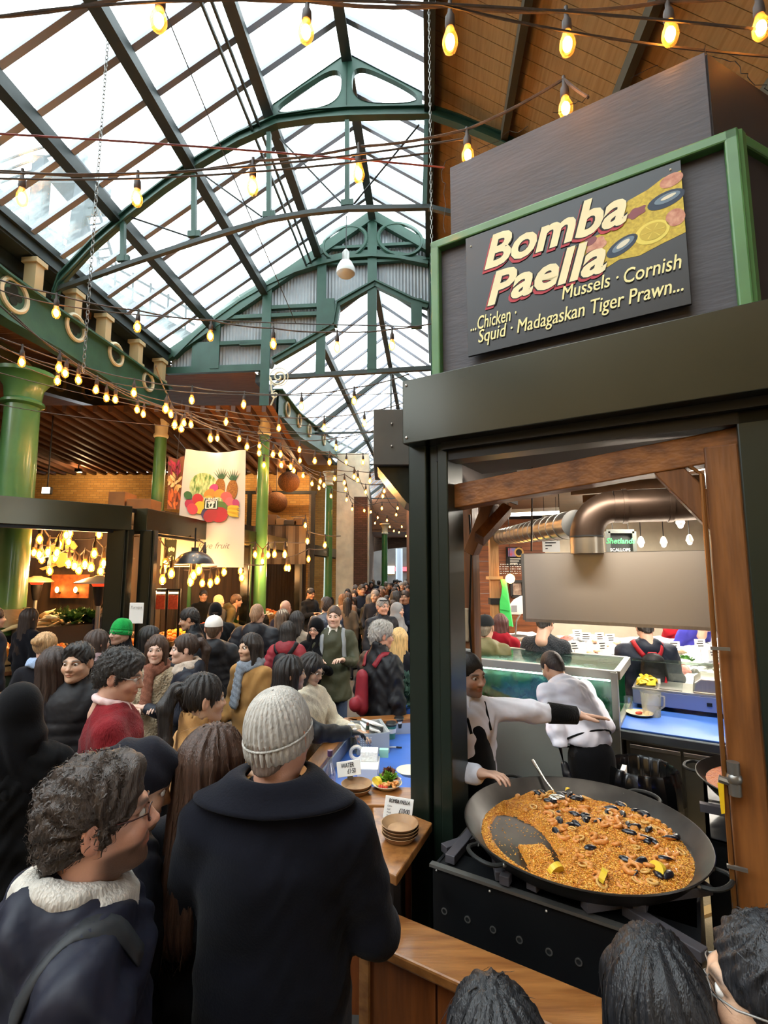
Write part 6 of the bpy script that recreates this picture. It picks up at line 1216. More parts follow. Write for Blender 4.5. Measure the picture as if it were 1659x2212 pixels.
b = MB(); b.box2((a.x, 13.7, a.z - .03), (pY(655, 1136, 13.9).x, 14.3, a.z)); b.box2((a.x, 13.9, 0), (a.x + .06, 14, a.z)); b.box2((pY(650, 1136, 13.9).x, 13.9, 0), (pY(650, 1136, 13.9).x + .06, 14, a.z)); b.build('shelf', IRON, t)
for k, (px, w_, h_) in enumerate(((566, .3, .25), (590, .28, .3), (606, .3, .2), (628, .4, .16), (645, .25, .22))): q = pY(px, 1136, 13.9); b = MB(); b.box2((q.x - w_ / 2, 13.75, a.z), (q.x + w_ / 2, 14.2, a.z + h_)); ob = b.build('stored_box', M('stored_%d' % (k % 3), ('#3a332a', '#5a4630', '#7a6548')[k % 3], .7), None, bevel=.03); tag(ob, 'stored box on the rack above the fruit stall, %s' % ['first from the left', 'second from the left', 'third from the left', 'fourth from the left', 'last on the right'][k], 'box')
for k, (px0, px1, h_) in enumerate(((232, 268, .42), (272, 325, .3))): a = pY(px0, 1102, 8.2); c = pY(px1, 1102, 8.2); b = MB(); b.box2((a.x, 8.2, 3.1), (c.x, 8.6, 3.1 + h_)); tag(b.build('cardboard_box', M('brown_card', '#8a5a2c', .8, var=.1), None, bevel=.006), 'brown cardboard box on top of the stall roof, %s' % ('upright one' if k == 0 else 'low one by the corner'), 'box')
b = MB(); b.prism([(-9, 5.6), (-4.5, 5.95), (-3.5, 6.95), (-3.5, 9), (-9, 9)], 3.02, 3.08, 'z'); tag(b.build('ceiling_stall', BLACKM), 'flat black roof deck of the corner fruit stall', 'ceiling', kind='structure')
# floodlight and little things on the left
q = pY(102, 1060, 10.9); t = root('flood_light', q, label='white flood lamp mounted near the thick column', cat='lamp'); b = MB(); b.box((q.x, q.y, q.z), (.2, .08, .16)); b.build('head', BLACKM, t, bevel=.01); b = MB(); b.box((q.x, q.y - .045, q.z), (.17, .01, .13)); b.build('lens', M('flood_lens', '#fff2dc', .4, emit=5), t); b = MB(); b.beam(q, (q.x, q.y, 5.7), .02, .02); b.build('stem', BLACKM, t)
for px in (170, 470, 625):  # unseen lamps added to brighten the brick wall
    q = pY(px, 1010, 14.9); q.z = 5.25; t = root('flood_light', q, label='added flood lamp under the ribbed ceiling brightening the brick wall, ' + {170: 'left one', 470: 'middle one', 625: 'right one'}[px], cat='lamp'); b = MB(); b.box((q.x, q.y, q.z), (.18, .1, .1)); b.build('head', BLACKM, t); b = MB(); b.beam(q, (q.x, q.y, 5.65), .02, .02); b.build('stem', BLACKM, t); b = MB(); b.box((q.x, q.y + .055, q.z - .02), (.15, .01, .07)); b.build('lens', GLOW, t)
    l = bpy.data.lights.new('wall_fill_lamp', 'POINT'); l.energy = 45; l.color = (1, .68, .36); l.shadow_soft_size = .06; o = bpy.data.objects.new('wall_fill_lamp', l); COL.objects.link(o); o.parent = t; put(o, Matrix.Translation(q + Vector((0, .12, -.1))))
# produce tables
def fruit(nm, r, c, c2=None, sq=.95, vs=30): b = MB(); b.ball((0, 0, 0), (r, r, r * sq), 12, 8); me = b.mesh(nm, 'all'); me.materials.append(M(nm + '_skin', c, .4, col2=c2, vscale=vs, bump=.1, bscale=120)); return me
ORG = fruit('orange', .042, '#f08a1e', '#e8781a'); APP = fruit('apple', .04, '#c8322c', '#d8a03c', .92, 12); LEMN = fruit('lemon', .035, '#f0d030', '#e2bc28'); PUMP = fruit('pumpkin', .13, '#f0892a', '#d8701c', .72); CAB = fruit('purple_cabbage', .09, '#6a3f7c', '#4c2c5c', .9); MUSH = fruit('mushroom', .045, '#e6dcc8', '#cbb89a', .6); TOM = fruit('tomato', .04, '#d03a24', '#e05a30', .85); CAUL = fruit('cauliflower', .1, '#ece6cf', '#dcd2ae', .8, 60)
def parsnip(): b = MB(); b.tube([(0, 0, 0), (.1, 0, .01), (.2, .0, .0), (.3, .01, 0)], [.032, .028, .016, .004], 9); me = b.mesh('parsnip', 'all'); me.materials.append(M('parsnip_skin', '#dcc48e', .6, var=.1, vscale=30)); return me
PARS = parsnip(); GRN = leaf_clump('leafy_green', 150, .16, .09, '#4f7d32', '#2f5a22', .9, seed=12); DIL = leaf_clump('fennel_top', 160, .2, .05, '#5c7a34', '#3c5a26', 1.2, seed=13)
def table(c, d, w, dep, z, label):
    t = root('produce_table', c, label=label, cat='table'); ang_ = math.atan2(d.y, d.x); T = Matrix.Translation(c) @ Matrix.Rotation(ang_, 4, 'Z'); b = MB(T); b.box2((-w / 2, 0, z - .05), (w / 2, dep, z)); b.build('table_top', wood('stall_table_wood', '#7a4a26', '#5a3318', (1, 8, 8), 3), t)
    b = MB(T); b.box2((-w / 2, .02, .3), (w / 2, .05, z - .05)); b.build('skirt', M('green_skirt', '#2f3a26', .8), t)
    for x in (-w / 2 + .05, w / 2 - .05):
        for y in (.08, dep - .08): b = MB(T); b.box2((x - .03, y - .03, 0), (x + .03, y + .03, z - .05)); b.build('leg', wood('stall_table_wood', '#7a4a26', '#5a3318'), t)
    return T
def crate(T, x, y, z, w, d, items, label, nm, n, ilabel, cat, grp, tilt=.25, heap=.05):
    k = root('produce_crate', T @ Vector((x, y, z)), label=label, cat='crate'); TT = T @ Matrix.Translation((x, y, z + .12)) @ Matrix.Rotation(tilt, 4, 'X')
    CR = wood('crate_slat_wood', '#b08a58', '#8e6a3c', (1, 8, 8), 3)
    for s_ in (-1, 1):
        b = MB(TT); b.box((s_ * w / 2, 0, .05), (.015, d, .1)); b.build('side', CR, k); b = MB(TT); b.box((0, s_ * d / 2, .05), (w, .015, .1)); b.build('slat', CR, k)
    b = MB(TT); b.box((0, 0, 0), (w, d, .01)); b.build('bottom', CR, k)
    b = MB(T); b.box2((x - w / 2, y - d / 2, z), (x + w / 2, y + d / 2, z + .06)); b.build('prop', CR, k)
    m_ = max(1, int(math.sqrt(n * w / d)))
    for i in range(n):
        cx = ((i % m_) + .5) / m_ * w - w / 2; cy = ((i // m_) + .5) / max(1, math.ceil(n / m_)) * d - d / 2; hh = .06 + heap * (1 - (2 * cx / w) ** 2) + random.uniform(0, .02)
        ob = link(nm, items, None, None, TT @ Vector((cx * .85, cy * .85, hh)), (random.random() * 3, random.random() * .3, random.random() * 6)); tag(ob, ilabel, cat, grp)
dch = (LC0 - LC1).normalized() * -1
T1 = table(Vector((-4.75, 6.75, 0)), dch, 2.6, 1.3, .92, 'wooden produce table under the slanting fruit stall fascia')
def heapfix(me, n, T, xr, yr, z, label, nm, cat, grp, sc_=(.85, 1.15), rot=True):
    for i in range(n):
        ob = link(nm, me, None, None, T @ Vector((random.uniform(*xr), random.uniform(*yr), z + random.uniform(0, .1))), (random.uniform(-.3, .3), random.uniform(-.3, .3), random.random() * 6) if rot else (0, 0, random.random() * 6), random.uniform(*sc_)); tag(ob, label, cat, grp)
crate(T1, -.12, .2, .92, .45, .4, PUMP, 'crate of small pumpkins at the left edge', 'pumpkin', 6, 'small orange pumpkin in the crate at the left edge', 'pumpkin', 'pumpkins at the left edge', .15, .04)
crate(T1, .36, .18, .92, .4, .35, ORG, 'crate of oranges next to the pumpkins', 'orange', 16, 'orange in the crate next to the pumpkins', 'orange', 'oranges next to the pumpkins')
heapfix(PARS, 16, T1, (.05, .7), (.65, 1.05), 1.43, 'cream parsnip in the heap near the heater', 'parsnip', 'parsnip', 'parsnips near the heater', (.9, 1.4)); heapfix(GRN, 4, T1, (.5, 1.15), (.6, 1.0), 1.4, 'bunch of dark leafy greens beside the parsnips', 'leafy_greens', 'greens', 'leafy greens beside the parsnips'); heapfix(DIL, 2, T1, (.6, .9), (.6, .9), 1.4, 'feathery fennel tops beside the parsnips', 'fennel_tops', 'greens', 'fennel beside the parsnips')
heapfix(CAB, 4, T1, (1.0, 1.2), (.7, 1.0), 1.43, 'purple cabbage behind the patio heater pole', 'purple_cabbage', 'cabbage', 'purple cabbages by the heater'); heapfix(MUSH, 22, T1, (.65, 1.1), (.15, .42), .95, 'pale mushroom in the tray at the front of the table', 'mushroom', 'mushroom', 'mushrooms at the front'); heapfix(CAUL, 5, T1, (-.5, -.1), (.7, 1.1), 1.06, 'cream cauliflower at the back of the table', 'cauliflower', 'cauliflower', 'cauliflowers at the back')
b = MB(T1); b.prism([(-1.25, .92), (-1.25, 1.0), (1.25, 1.0), (1.25, .92)], .5, 1.25, 'y'); b.box2((.0, .55, 1.0), (1.24, 1.2, 1.4)); tag(b.build('display_step', M('dark_display_step', '#4a3a2a', .8)), 'stepped brown display stand on the produce table', 'stand')
b = MB(T1); b.lathe([(.0, 1.3), (.16, 1.3), (.22, 1.48), (.235, 1.48), (.17, 1.22), (0, 1.22)], (-.02, 1.05, .18), 20); tag(b.build('linen_basket', M('linen_basket', '#c8ae86', .8, bump=.5, bscale=20), smooth=True), 'linen lined basket by the thick green column', 'basket')
WHERE = ['left of the white cap', 'behind the white cap', 'behind the black beanie', 'behind the olive jacket', 'right of the second post', 'behind the cream hat', 'by the fourth post']
for k, px in enumerate((385, 430, 470, 515, 590, 620, 700)):
    p = at_line(px) + ln * .25; Tk = table(p + ld * .0, ld, .95, 1.0, .9, 'produce table along the fruit stall front, %s' % WHERE[k])
    Tk = Tk @ Matrix.Scale(1, 4)
    kinds = [(ORG, 'orange'), (APP, 'red_apple'), (LEMN, 'lemon'), (TOM, 'tomato'), (ORG, 'orange'), (MUSH, 'mushroom'), (APP, 'red_apple')]
    me, nm = kinds[k]; crate(Tk, -.23, .25, .9, .42, .4, me, 'slatted crate of %ss on table %s' % (nm.replace('_', ' '), WHERE[k]), nm, 16, '%s in the crate %s' % (nm.replace('_', ' '), WHERE[k]), nm.replace('_', ' '), '%ss along the stall %d' % (nm, k))
    me, nm = kinds[(k + 3) % 7]; crate(Tk, .23, .25, .9, .42, .4, me, 'second crate, of %ss, on table %s' % (nm.replace('_', ' '), WHERE[k]), nm, 12, '%s in the second crate %s' % (nm.replace('_', ' '), WHERE[k]), nm.replace('_', ' '), '%ss along the stall second %d' % (nm, k))
    ob = link('leafy_greens', GRN, None, None, Tk @ Vector((.05, .75, .91)), None, 1.1); tag(ob, 'leafy greens at the back of the table %s' % WHERE[k], 'greens')
q = pY(762, 1350, 13); b = MB(); b.box2((q.x - .2, 12.7, 0), (q.x + .2, 13.1, .95)); b.box2((q.x - .22, 12.68, .95), (q.x + .22, 13.12, 1.02)); tag(b.build('green_bin', M('green_bin_plastic', '#2f6b35', .5), None, bevel=.02), 'green wheeled bin standing among the far shoppers', 'bin')
# ================================================================== string lights, cables, chains
AMBER = glass_mat('amber_bulb_glass', '#ffdf9e', .9, '#ffc873', .05, 3, gloss=.07)
CORE = M('glowing_filament_core', '#ffcf80', .4, emit=60, emit_col='#ffb765')
CORE.cycles.emission_sampling = 'NONE'; FAIRY.cycles.emission_sampling = 'NONE'
CABLE = M('weathered_cable', '#4a413b', .75, var=.2, vscale=30); SOCK = M('dark_socket_rubber', '#3a2f28', .6)
b = MB(); b.lathe([(.009, .075), (.011, .02), (.021, .0), (.023, -.045), (.019, -.055), (0, -.055)], seg=10); m_sock = b.mesh('socket', True); m_sock.materials.append(SOCK)
b = MB(); b.lathe([(.017, -.05), (.024, -.075), (.034, -.105), (.036, -.13), (.028, -.158), (.012, -.172), (0, -.174)], seg=12); m_glass = b.mesh('bulb', 'all'); m_glass.materials.append(AMBER)
b = MB(); b.ball((0, 0, -.118), (.022, .022, .036), 10, 8); m_core = b.mesh('filament', 'all'); m_core.materials.append(CORE)
WARM = (1.0, .62, .28)
def string_lights(bulbs, label, z=4.6, ends=(None, None), pts=None, sc_=1.0, cable=True, lamp=0.0, group='festoon strings across the hall', dark=False):
    P = pts or [pz(x, y, z) for x, y in bulbs]
    tops = [p + Vector((0, 0, .175 * sc_ + .0)) for p in P]                # bulb centre -> cable
    if ends[0] is not None: tops = [Vector(ends[0])] + tops
    if ends[1] is not None: tops = tops + [Vector(ends[1])]
    t = root('string_lights', P[0], label=label, cat='string lights', group=group)
    if cable:
        path = []
        for a, c in zip(tops[:-1], tops[1:]):
            n = 5; sag = min(.12, .03 * (c - a).length)
            path += [a.lerp(c, k / n) - Vector((0, 0, sag * 4 * (k / n) * (1 - k / n))) for k in range(n)]
        path.append(tops[-1]); b = MB(); b.tube(path, .008 * sc_, 5); b.build('cable', CABLE, t, smooth=True)
    for p in P:
        Mx = Matrix.Translation(p + Vector((0, 0, .118 * sc_))) @ Matrix.Rotation(random.uniform(-.12, .12), 4, 'X') @ Matrix.Scale(sc_, 4)
        s_ = link('socket', m_sock, None, t); put(s_, Mx); g_ = link('bulb', m_glass, None, s_); c_ = link('filament', m_core, None, s_)
    if lamp:
        for k, p in enumerate(P):
            if k % 3 == 1: point_lamp(t, p - Vector((0, 0, .12)), lamp)
    return t
def point_lamp(t, p, power, col=WARM, r=.08):
    l = bpy.data.lights.new('warm_lamp', 'POINT'); l.energy = power; l.color = col; l.shadow_soft_size = r; o = bpy.data.objects.new('warm_lamp', l); COL.objects.link(o); o.parent = t; put(o, Matrix.Translation(p)); return o
def off_(a, k=.6): return None
S = [
 ([(-60, 110), (345, 50), (662, 75), (973, 85), (1226, 95), (1447, 75), (1643, 62)], 'festoon string of large bulbs along the top of the picture'),
 ([(45, 425), (295, 428), (545, 402), (775, 373), (1010, 338), (1215, 236)], 'festoon string ending at the charcoal sign box'),
 ([(120, 675), (297, 707), (455, 727), (590, 743), (728, 750), (847, 745)], 'festoon string just below the left eaves and gable'),
 ([(46, 782), (168, 820), (289, 849), (414, 864), (527, 875), (651, 878), (765, 866)], 'festoon string passing above the two column capitals'),
 ([(127, 794), (249, 863), (369, 895), (489, 912), (602, 925), (700, 924), (787, 915)], 'festoon string level with the gable column capital'),
 ([(142, 807), (229, 859), (310, 895), (412, 917), (517, 949), (647, 972), (726, 967)], 'festoon string crossing over the fruit banner top'),
 ([(124, 823), (208, 843), (296, 885), (398, 914), (470, 947), (560, 963), (648, 995), (748, 999), (784, 999)], 'festoon string reaching the farther arcade roundels'),
 ([(359, 884), (378, 919), (454, 947), (534, 966), (606, 982), (628, 1008), (692, 1040), (723, 1034), (773, 1037), (799, 1039)], 'festoon string running past the white pier top'),
 ([(392, 926), (560, 979), (608, 1005), (655, 1028), (700, 1048), (744, 1043), (790, 1063), (830, 1061)], 'festoon string from the capital to the far column bracket'),
 ([(570, 1005), (635, 1017), (674, 1045), (715, 1072), (749, 1080), (787, 1103), (825, 1098), (859, 1098)], 'festoon string low in front of the brick panel'),
 ([(590, 982), (689, 1054), (747, 1057), (761, 1100), (801, 1106), (827, 1072), (856, 1112)], 'festoon string dipping by the dark brick panel'),
 ([(785, 1115), (816, 1118), (836, 1124), (868, 1138)], 'short festoon string across the far column'),
 ([(810, 1130), (842, 1138), (862, 1150), (877, 1158)], 'distant festoon string near the stall post'),
 ([(680, 996), (712, 999), (765, 1030), (833, 1153), (851, 1147)], 'most distant festoon string above the far crowd'),
]
for k, (bl_, lb) in enumerate(S):
    P = [pz(x, y, 4.6) for x, y in bl_]; P[-1] = P[-1]
    d0 = (P[0] - P[1]).normalized(); d1 = (P[-1] - P[-2]).normalized(); e0 = P[0] + d0 * .9 + Vector((0, 0, .3)); e1 = P[-1] + d1 * .8 + Vector((0, 0, .3))
    if k == 1: e1 = sw(.75, .3, 4.52); P[-1] = pz(1221, 236, 4.56)
    t = string_lights(bl_, lb, pts=P, ends=(e0, e1), sc_=1.0 if k < 3 else (1.1 if k < 7 else 1.35))
    if 3 <= k <= 8: point_lamp(t, P[len(P) // 2] - Vector((0, 0, .15)), 15)
# bare cables
CAB = [((-20, 288), (500, 322), (960, 362), 4.7, '#7a3a3a', 'reddish bare cable crossing the hall below the truss'), ((-20, 372), (450, 366), (1000, 300), 4.65, None, 'bare cable sagging beside the second festoon string'), ((-20, 385), (420, 380), (930, 330), 4.62, None, 'second bare cable beside the second festoon string'),
       ((-20, 618), (300, 680), (900, 705), 4.7, None, 'bare cable above the left roundels'), ((-20, 735), (330, 840), (860, 850), 4.7, None, 'bare cable over the column capitals'), ((-20, 760), (360, 880), (800, 930), 4.7, None, 'bare cable in front of the gable column'), ((-20, 870), (300, 915), (700, 940), 4.4, None, 'bare cable across the ribbed ceiling'), ((-30, 40), (700, 0), (1700, 70), 4.6, None, 'bare cable along the top of the picture'), ((940, 5), (1300, 80), (1700, 125), 4.6, None, 'bare cable sagging behind the sign box top'), ((-20, 800), (450, 905), (870, 960), 4.7, None, 'lowest bare cable above the banner')]
for a, m_, c, z, col, lb in CAB:
    A, B_, C_ = pz(*a, z), pz(*m_, z), pz(*c, z); ps = []
    for k in range(25): u = k / 24; ps.append(A * (2 * (u - .5) * (u - 1)) + B_ * (4 * u * (1 - u)) + C_ * (2 * u * (u - .5)))
    b = MB(); b.tube(ps, .006, 5); tag(b.build('bare_cable', M('red_cable', col, .6) if col else CABLE, smooth=True), lb, 'cable', 'bare cables across the hall')
# chains
def chain(p, z1, label, r=.018):
    b = MB(); n = int((z1 - p.z) / .055)
    for k in range(n):
        z = p.z + .055 * k; ps = []
        for j in range(8): a = 2 * math.pi * j / 8; x, y = r * math.cos(a), .035 * math.sin(a); ps.append((p.x + (x if k % 2 else 0), p.y + (0 if k % 2 else x), z + y))
        b.tube(ps, .0055, 4, closed=True)
    tag(b.build('hanging_chain', M('galvanised_chain', '#8f8d88', .4, metal=.8)), label, 'chain')
chain(pY(180, 800, 5.6), 9.0, 'long steel chain hanging from the roof on the left'); chain(pY(934, 620, 5.2), 9.6, 'steel chain hanging beside the dark purlin', .012)
b = MB(); A = pY(365, 0, 5.2); b.tube([pY(330, -40, 5.2), pY(520, 420, 7), pY(640, 700, 9.5)], .008, 5); tag(b.build('bare_cable', CABLE), 'thin stay cable slanting through the roof trusses', 'cable')
# high bay lamp
q = pY(747, 590, 10.2); t = root('high_bay_lamp', q, label='silver high bay lamp hanging before the gable screen', cat='lamp')
b = MB(); b.lathe([(.0, .14), (.08, .15), (.13, .2), (.19, .08), (.205, .0), (.2, -.06), (.15, -.11), (0, -.13)], q + Vector((0, 0, .05)), 26); b.build('diffuser', M('frosted_lamp', '#d8dad6', .5), t, smooth=True)
b = MB(); b.lathe([(.08, .2), (.085, .42), (.06, .46), (.03, .5), (0, .5)], q + Vector((0, 0, .05)), 18); b.build('gear_housing', STAIND, t, smooth=True); b = MB(); b.tube([q + Vector((0, 0, .5)), q + Vector((0, 0, 1.35))], .012, 6); b.build('chain', IRON, t)
# bulbs inside the fruit stalls
IN = [
 ([(86, 1165), (104, 1193), (124, 1194), (142, 1156), (151, 1152), (214, 1155)], 8.6, 'warm bulbs strung high across the gold emblem'), ([(75, 1194), (86, 1198), (89, 1209), (120, 1206), (130, 1176), (148, 1170)], 9.0, 'cluster of warm bulbs left of the gold emblem'),
 ([(106, 1234), (148, 1217), (160, 1223), (170, 1232), (183, 1219), (196, 1226), (218, 1234), (235, 1236)], 8.8, 'warm bulbs strung low above the patio heater'), ([(204, 1196), (223, 1217), (250, 1190)], 8.4, 'three warm bulbs left of the wide corner post'),
 ([(323, 1166), (358, 1218), (354, 1232), (370, 1239), (351, 1253)], 8.4, 'warm bulbs hanging by the left green column'), ([(354, 1148), (441, 1209), (429, 1232), (418, 1243), (411, 1256)], 8.3, 'warm bulbs running past the black dome lamp'),
 ([(437, 1260), (454, 1260), (469, 1254), (485, 1236), (520, 1233), (523, 1248)], 9.6, 'warm bulbs strung under the fruit banner'), ([(551, 1198), (567, 1213), (579, 1199), (593, 1197), (615, 1197)], 10.8, 'warm bulbs beside the second dark post'), ([(618, 1227), (624, 1227), (667, 1208)], 12.5, 'warm bulbs beside the third dark post'), ([(660, 1135), (664, 1169), (702, 1178)], 13.2, 'bulbs on top of the second fascia length')]
for bl_, Y, lb in IN:
    P = [pY(x, y, Y + random.uniform(-.2, .2)) for x, y in bl_]; string_lights(bl_, lb, pts=P, sc_=1.5, lamp=(20 if Y < 9.5 else 28) if 'dome' not in lb and 'banner' not in lb else 8, ends=(P[0] + Vector((-.4, .1, .25)), P[-1] + Vector((.4, .1, .25))), group='bulbs inside the fruit stalls')
# ================================================================== people: sculpted as smooth distance fields
def smin(a, b, k):
    h = np.clip(.5 + .5 * (b - a) / k, 0, 1); return b + (a - b) * h - k * h * (1 - h)
def smax(a, b, k): return -smin(-a, -b, k)
class SDF:
    def __init__(s): s.ops = []; s.lo = []; s.hi = []
    def put(s, fn, lo, hi, op='u', k=.02):
        s.ops.append((op, k, fn, np.array(lo, float), np.array(hi, float)))
        if op == 'u': s.lo.append(lo); s.hi.append(hi)
        return s
    def ell(s, c, r, op='u', k=.02, R=None):
        c = np.array(c, float); r = np.array(r if hasattr(r, '__len__') else (r,) * 3, float); m = r.max() if R is not None else r
        Rm = None if R is None else np.array(R)
        def fn(P):
            q = P - c
            if Rm is not None: q = q @ Rm
            k0 = np.linalg.norm(q / r, axis=-1); k1 = np.linalg.norm(q / (r * r), axis=-1) + 1e-9; return k0 * (k0 - 1) / k1
        return s.put(fn, c - m, c + m, op, k)
    def rc(s, a, b, ra, rb, op='u', k=.02, flat=1.0, mod=None):          # tapered limb; flat squeezes front to back
        a = np.array(a, float); b = np.array(b, float); S_ = np.array((1, 1 / flat, 1)); ba = (b - a) * S_; L2 = (ba @ ba) + 1e-12
        def fn(P):
            q = (P - a) * S_; h = np.clip((q @ ba) / L2, 0, 1); rr = ra + (rb - ra) * h
            if mod is not None: rr = rr + mod(h * math.sqrt(L2), P)
            return (np.linalg.norm(q - h[..., None] * ba, axis=-1) - rr) * min(1, flat)
        m = max(ra, rb) + (.02 if mod else 0); return s.put(fn, np.minimum(a, b) - m, np.maximum(a, b) + m, op, k)
    def half(s, n, d, op='i', k=.01):                                     # keep where n.p < d
        n = np.array(n, float); return s.put(lambda P: P @ n - d, (-9,) * 3, (9,) * 3, op, k)
    def mesh(s, vox):
        lo = np.min(s.lo, 0) - vox * 2.5; hi = np.max(s.hi, 0) + vox * 2.5; n = np.ceil((hi - lo) / vox).astype(int) + 1
        ax = [lo[i] + vox * np.arange(n[i]) for i in range(3)]; Fd = np.full(n, .4)
        for op, k, fn, l, h in s.ops:
            pad = k + vox * 2
            i0 = [max(0, int((l[i] - pad - lo[i]) / vox)) for i in range(3)]; i1 = [min(n[i], int((h[i] + pad - lo[i]) / vox) + 2) for i in range(3)]
            if any(a >= b for a, b in zip(i0, i1)): continue
            sl = tuple(slice(a, b) for a, b in zip(i0, i1)); P = np.stack(np.meshgrid(*[ax[i][sl[i]] for i in range(3)], indexing='ij'), -1); d = fn(P)
            Fd[sl] = smin(Fd[sl], d, k) if op == 'u' else (smax(Fd[sl], -d, k) if op == 's' else smax(Fd[sl], d, k))
        return surface_nets(Fd, lo, vox)
def surface_nets(Fd, lo, vox):
    sg = Fd < 0; n = np.array(Fd.shape); c = np.zeros(n - 1, int)
    for dx in (0, 1):
        for dy in (0, 1):
            for dz in (0, 1): c += sg[dx:n[0] - 1 + dx, dy:n[1] - 1 + dy, dz:n[2] - 1 + dz]
    act = (c > 0) & (c < 8); I = np.argwhere(act); ids = -np.ones(n - 1, int); ids[act] = np.arange(len(I))
    acc = np.zeros((len(I), 3)); cnt = np.zeros(len(I)); cor = [(x, y, z) for x in (0, 1) for y in (0, 1) for z in (0, 1)]
    for a in cor:
        for ax in range(3):
            if a[ax]: continue
            b = list(a); b[ax] = 1; fa = Fd[I[:, 0] + a[0], I[:, 1] + a[1], I[:, 2] + a[2]]; fb = Fd[I[:, 0] + b[0], I[:, 1] + b[1], I[:, 2] + b[2]]
            m = (fa < 0) != (fb < 0); t = fa[m] / (fa[m] - fb[m]); p = np.tile(np.array(a, float), (m.sum(), 1)); p[:, ax] += t; acc[m] += p; cnt[m] += 1
    V = lo + vox * (I + acc / cnt[:, None]); Q = []
    for ax in range(3):
        u, v = (ax + 1) % 3, (ax + 2) % 3; sl0 = [slice(None)] * 3; sl1 = [slice(None)] * 3; sl0[ax] = slice(0, -1); sl1[ax] = slice(1, None)
        E = np.argwhere(sg[tuple(sl0)] != sg[tuple(sl1)]); E = E[(E[:, u] > 0) & (E[:, v] > 0) & (E[:, u] < n[u] - 1) & (E[:, v] < n[v] - 1)]
        flip = sg[tuple(sl0)][E[:, 0], E[:, 1], E[:, 2]]; q = []
        for du, dv in ((-1, -1), (0, -1), (0, 0), (-1, 0)):
            k = E.copy(); k[:, u] += du; k[:, v] += dv; q.append(ids[k[:, 0], k[:, 1], k[:, 2]])
        q = np.stack(q, 1); q[~flip] = q[~flip][:, ::-1]; Q.append(q)
    return V, np.concatenate(Q)
def np_normals(V, Q):
    fn = np.cross(V[Q[:, 2]] - V[Q[:, 0]], V[Q[:, 3]] - V[Q[:, 1]]); N = np.zeros_like(V)
    for k in range(4): np.add.at(N, Q[:, k], fn)
    return N / (np.linalg.norm(N, axis=1, keepdims=True) + 1e-12)
def np_mesh(name, V, Q, mats, col=None):
    me = bpy.data.meshes.new(name); me.vertices.add(len(V)); me.vertices.foreach_set('co', np.ascontiguousarray(V, np.float32).ravel())
    k = Q.shape[1]; me.loops.add(len(Q) * k); me.loops.foreach_set('vertex_index', np.ascontiguousarray(Q, np.int32).ravel()); me.polygons.add(len(Q))
    me.polygons.foreach_set('loop_start', np.arange(0, len(Q) * k, k, dtype=np.int32)); me.polygons.foreach_set('use_smooth', np.ones(len(Q), bool)); me.update(calc_edges=True)
    if col is not None:
        at = me.color_attributes.new('Col', 'FLOAT_COLOR', 'POINT'); at.data.foreach_set('color', np.concatenate([col, np.ones((len(col), 1))], 1).astype(np.float32).ravel())
    for m in (mats if isinstance(mats, (list, tuple)) else [mats]): me.materials.append(m)
    return me
def quad_tri_mesh(name, V, Q, extra, mats, col):
    ex = [tuple(dict.fromkeys(q)) for q in extra]; ex = [q for q in ex if len(q) > 2]; lens = np.concatenate([np.full(len(Q), 4), [len(q) for q in ex]]).astype(np.int32) if ex else np.full(len(Q), 4, np.int32)
    idx = np.concatenate([Q.ravel(), np.array([i for q in ex for i in q], int)]).astype(np.int32) if ex else Q.ravel().astype(np.int32)
    me = bpy.data.meshes.new(name); me.vertices.add(len(V)); me.vertices.foreach_set('co', np.ascontiguousarray(V, np.float32).ravel()); me.loops.add(len(idx)); me.loops.foreach_set('vertex_index', idx)
    me.polygons.add(len(lens)); me.polygons.foreach_set('loop_start', np.concatenate([[0], np.cumsum(lens)[:-1]]).astype(np.int32)); me.polygons.foreach_set('use_smooth', np.ones(len(lens), bool)); me.update(calc_edges=True)
    at = me.color_attributes.new('Col', 'FLOAT_COLOR', 'POINT'); at.data.foreach_set('color', np.concatenate([col, np.ones((len(col), 1))], 1).astype(np.float32).ravel()); me.materials.append(mats); return me
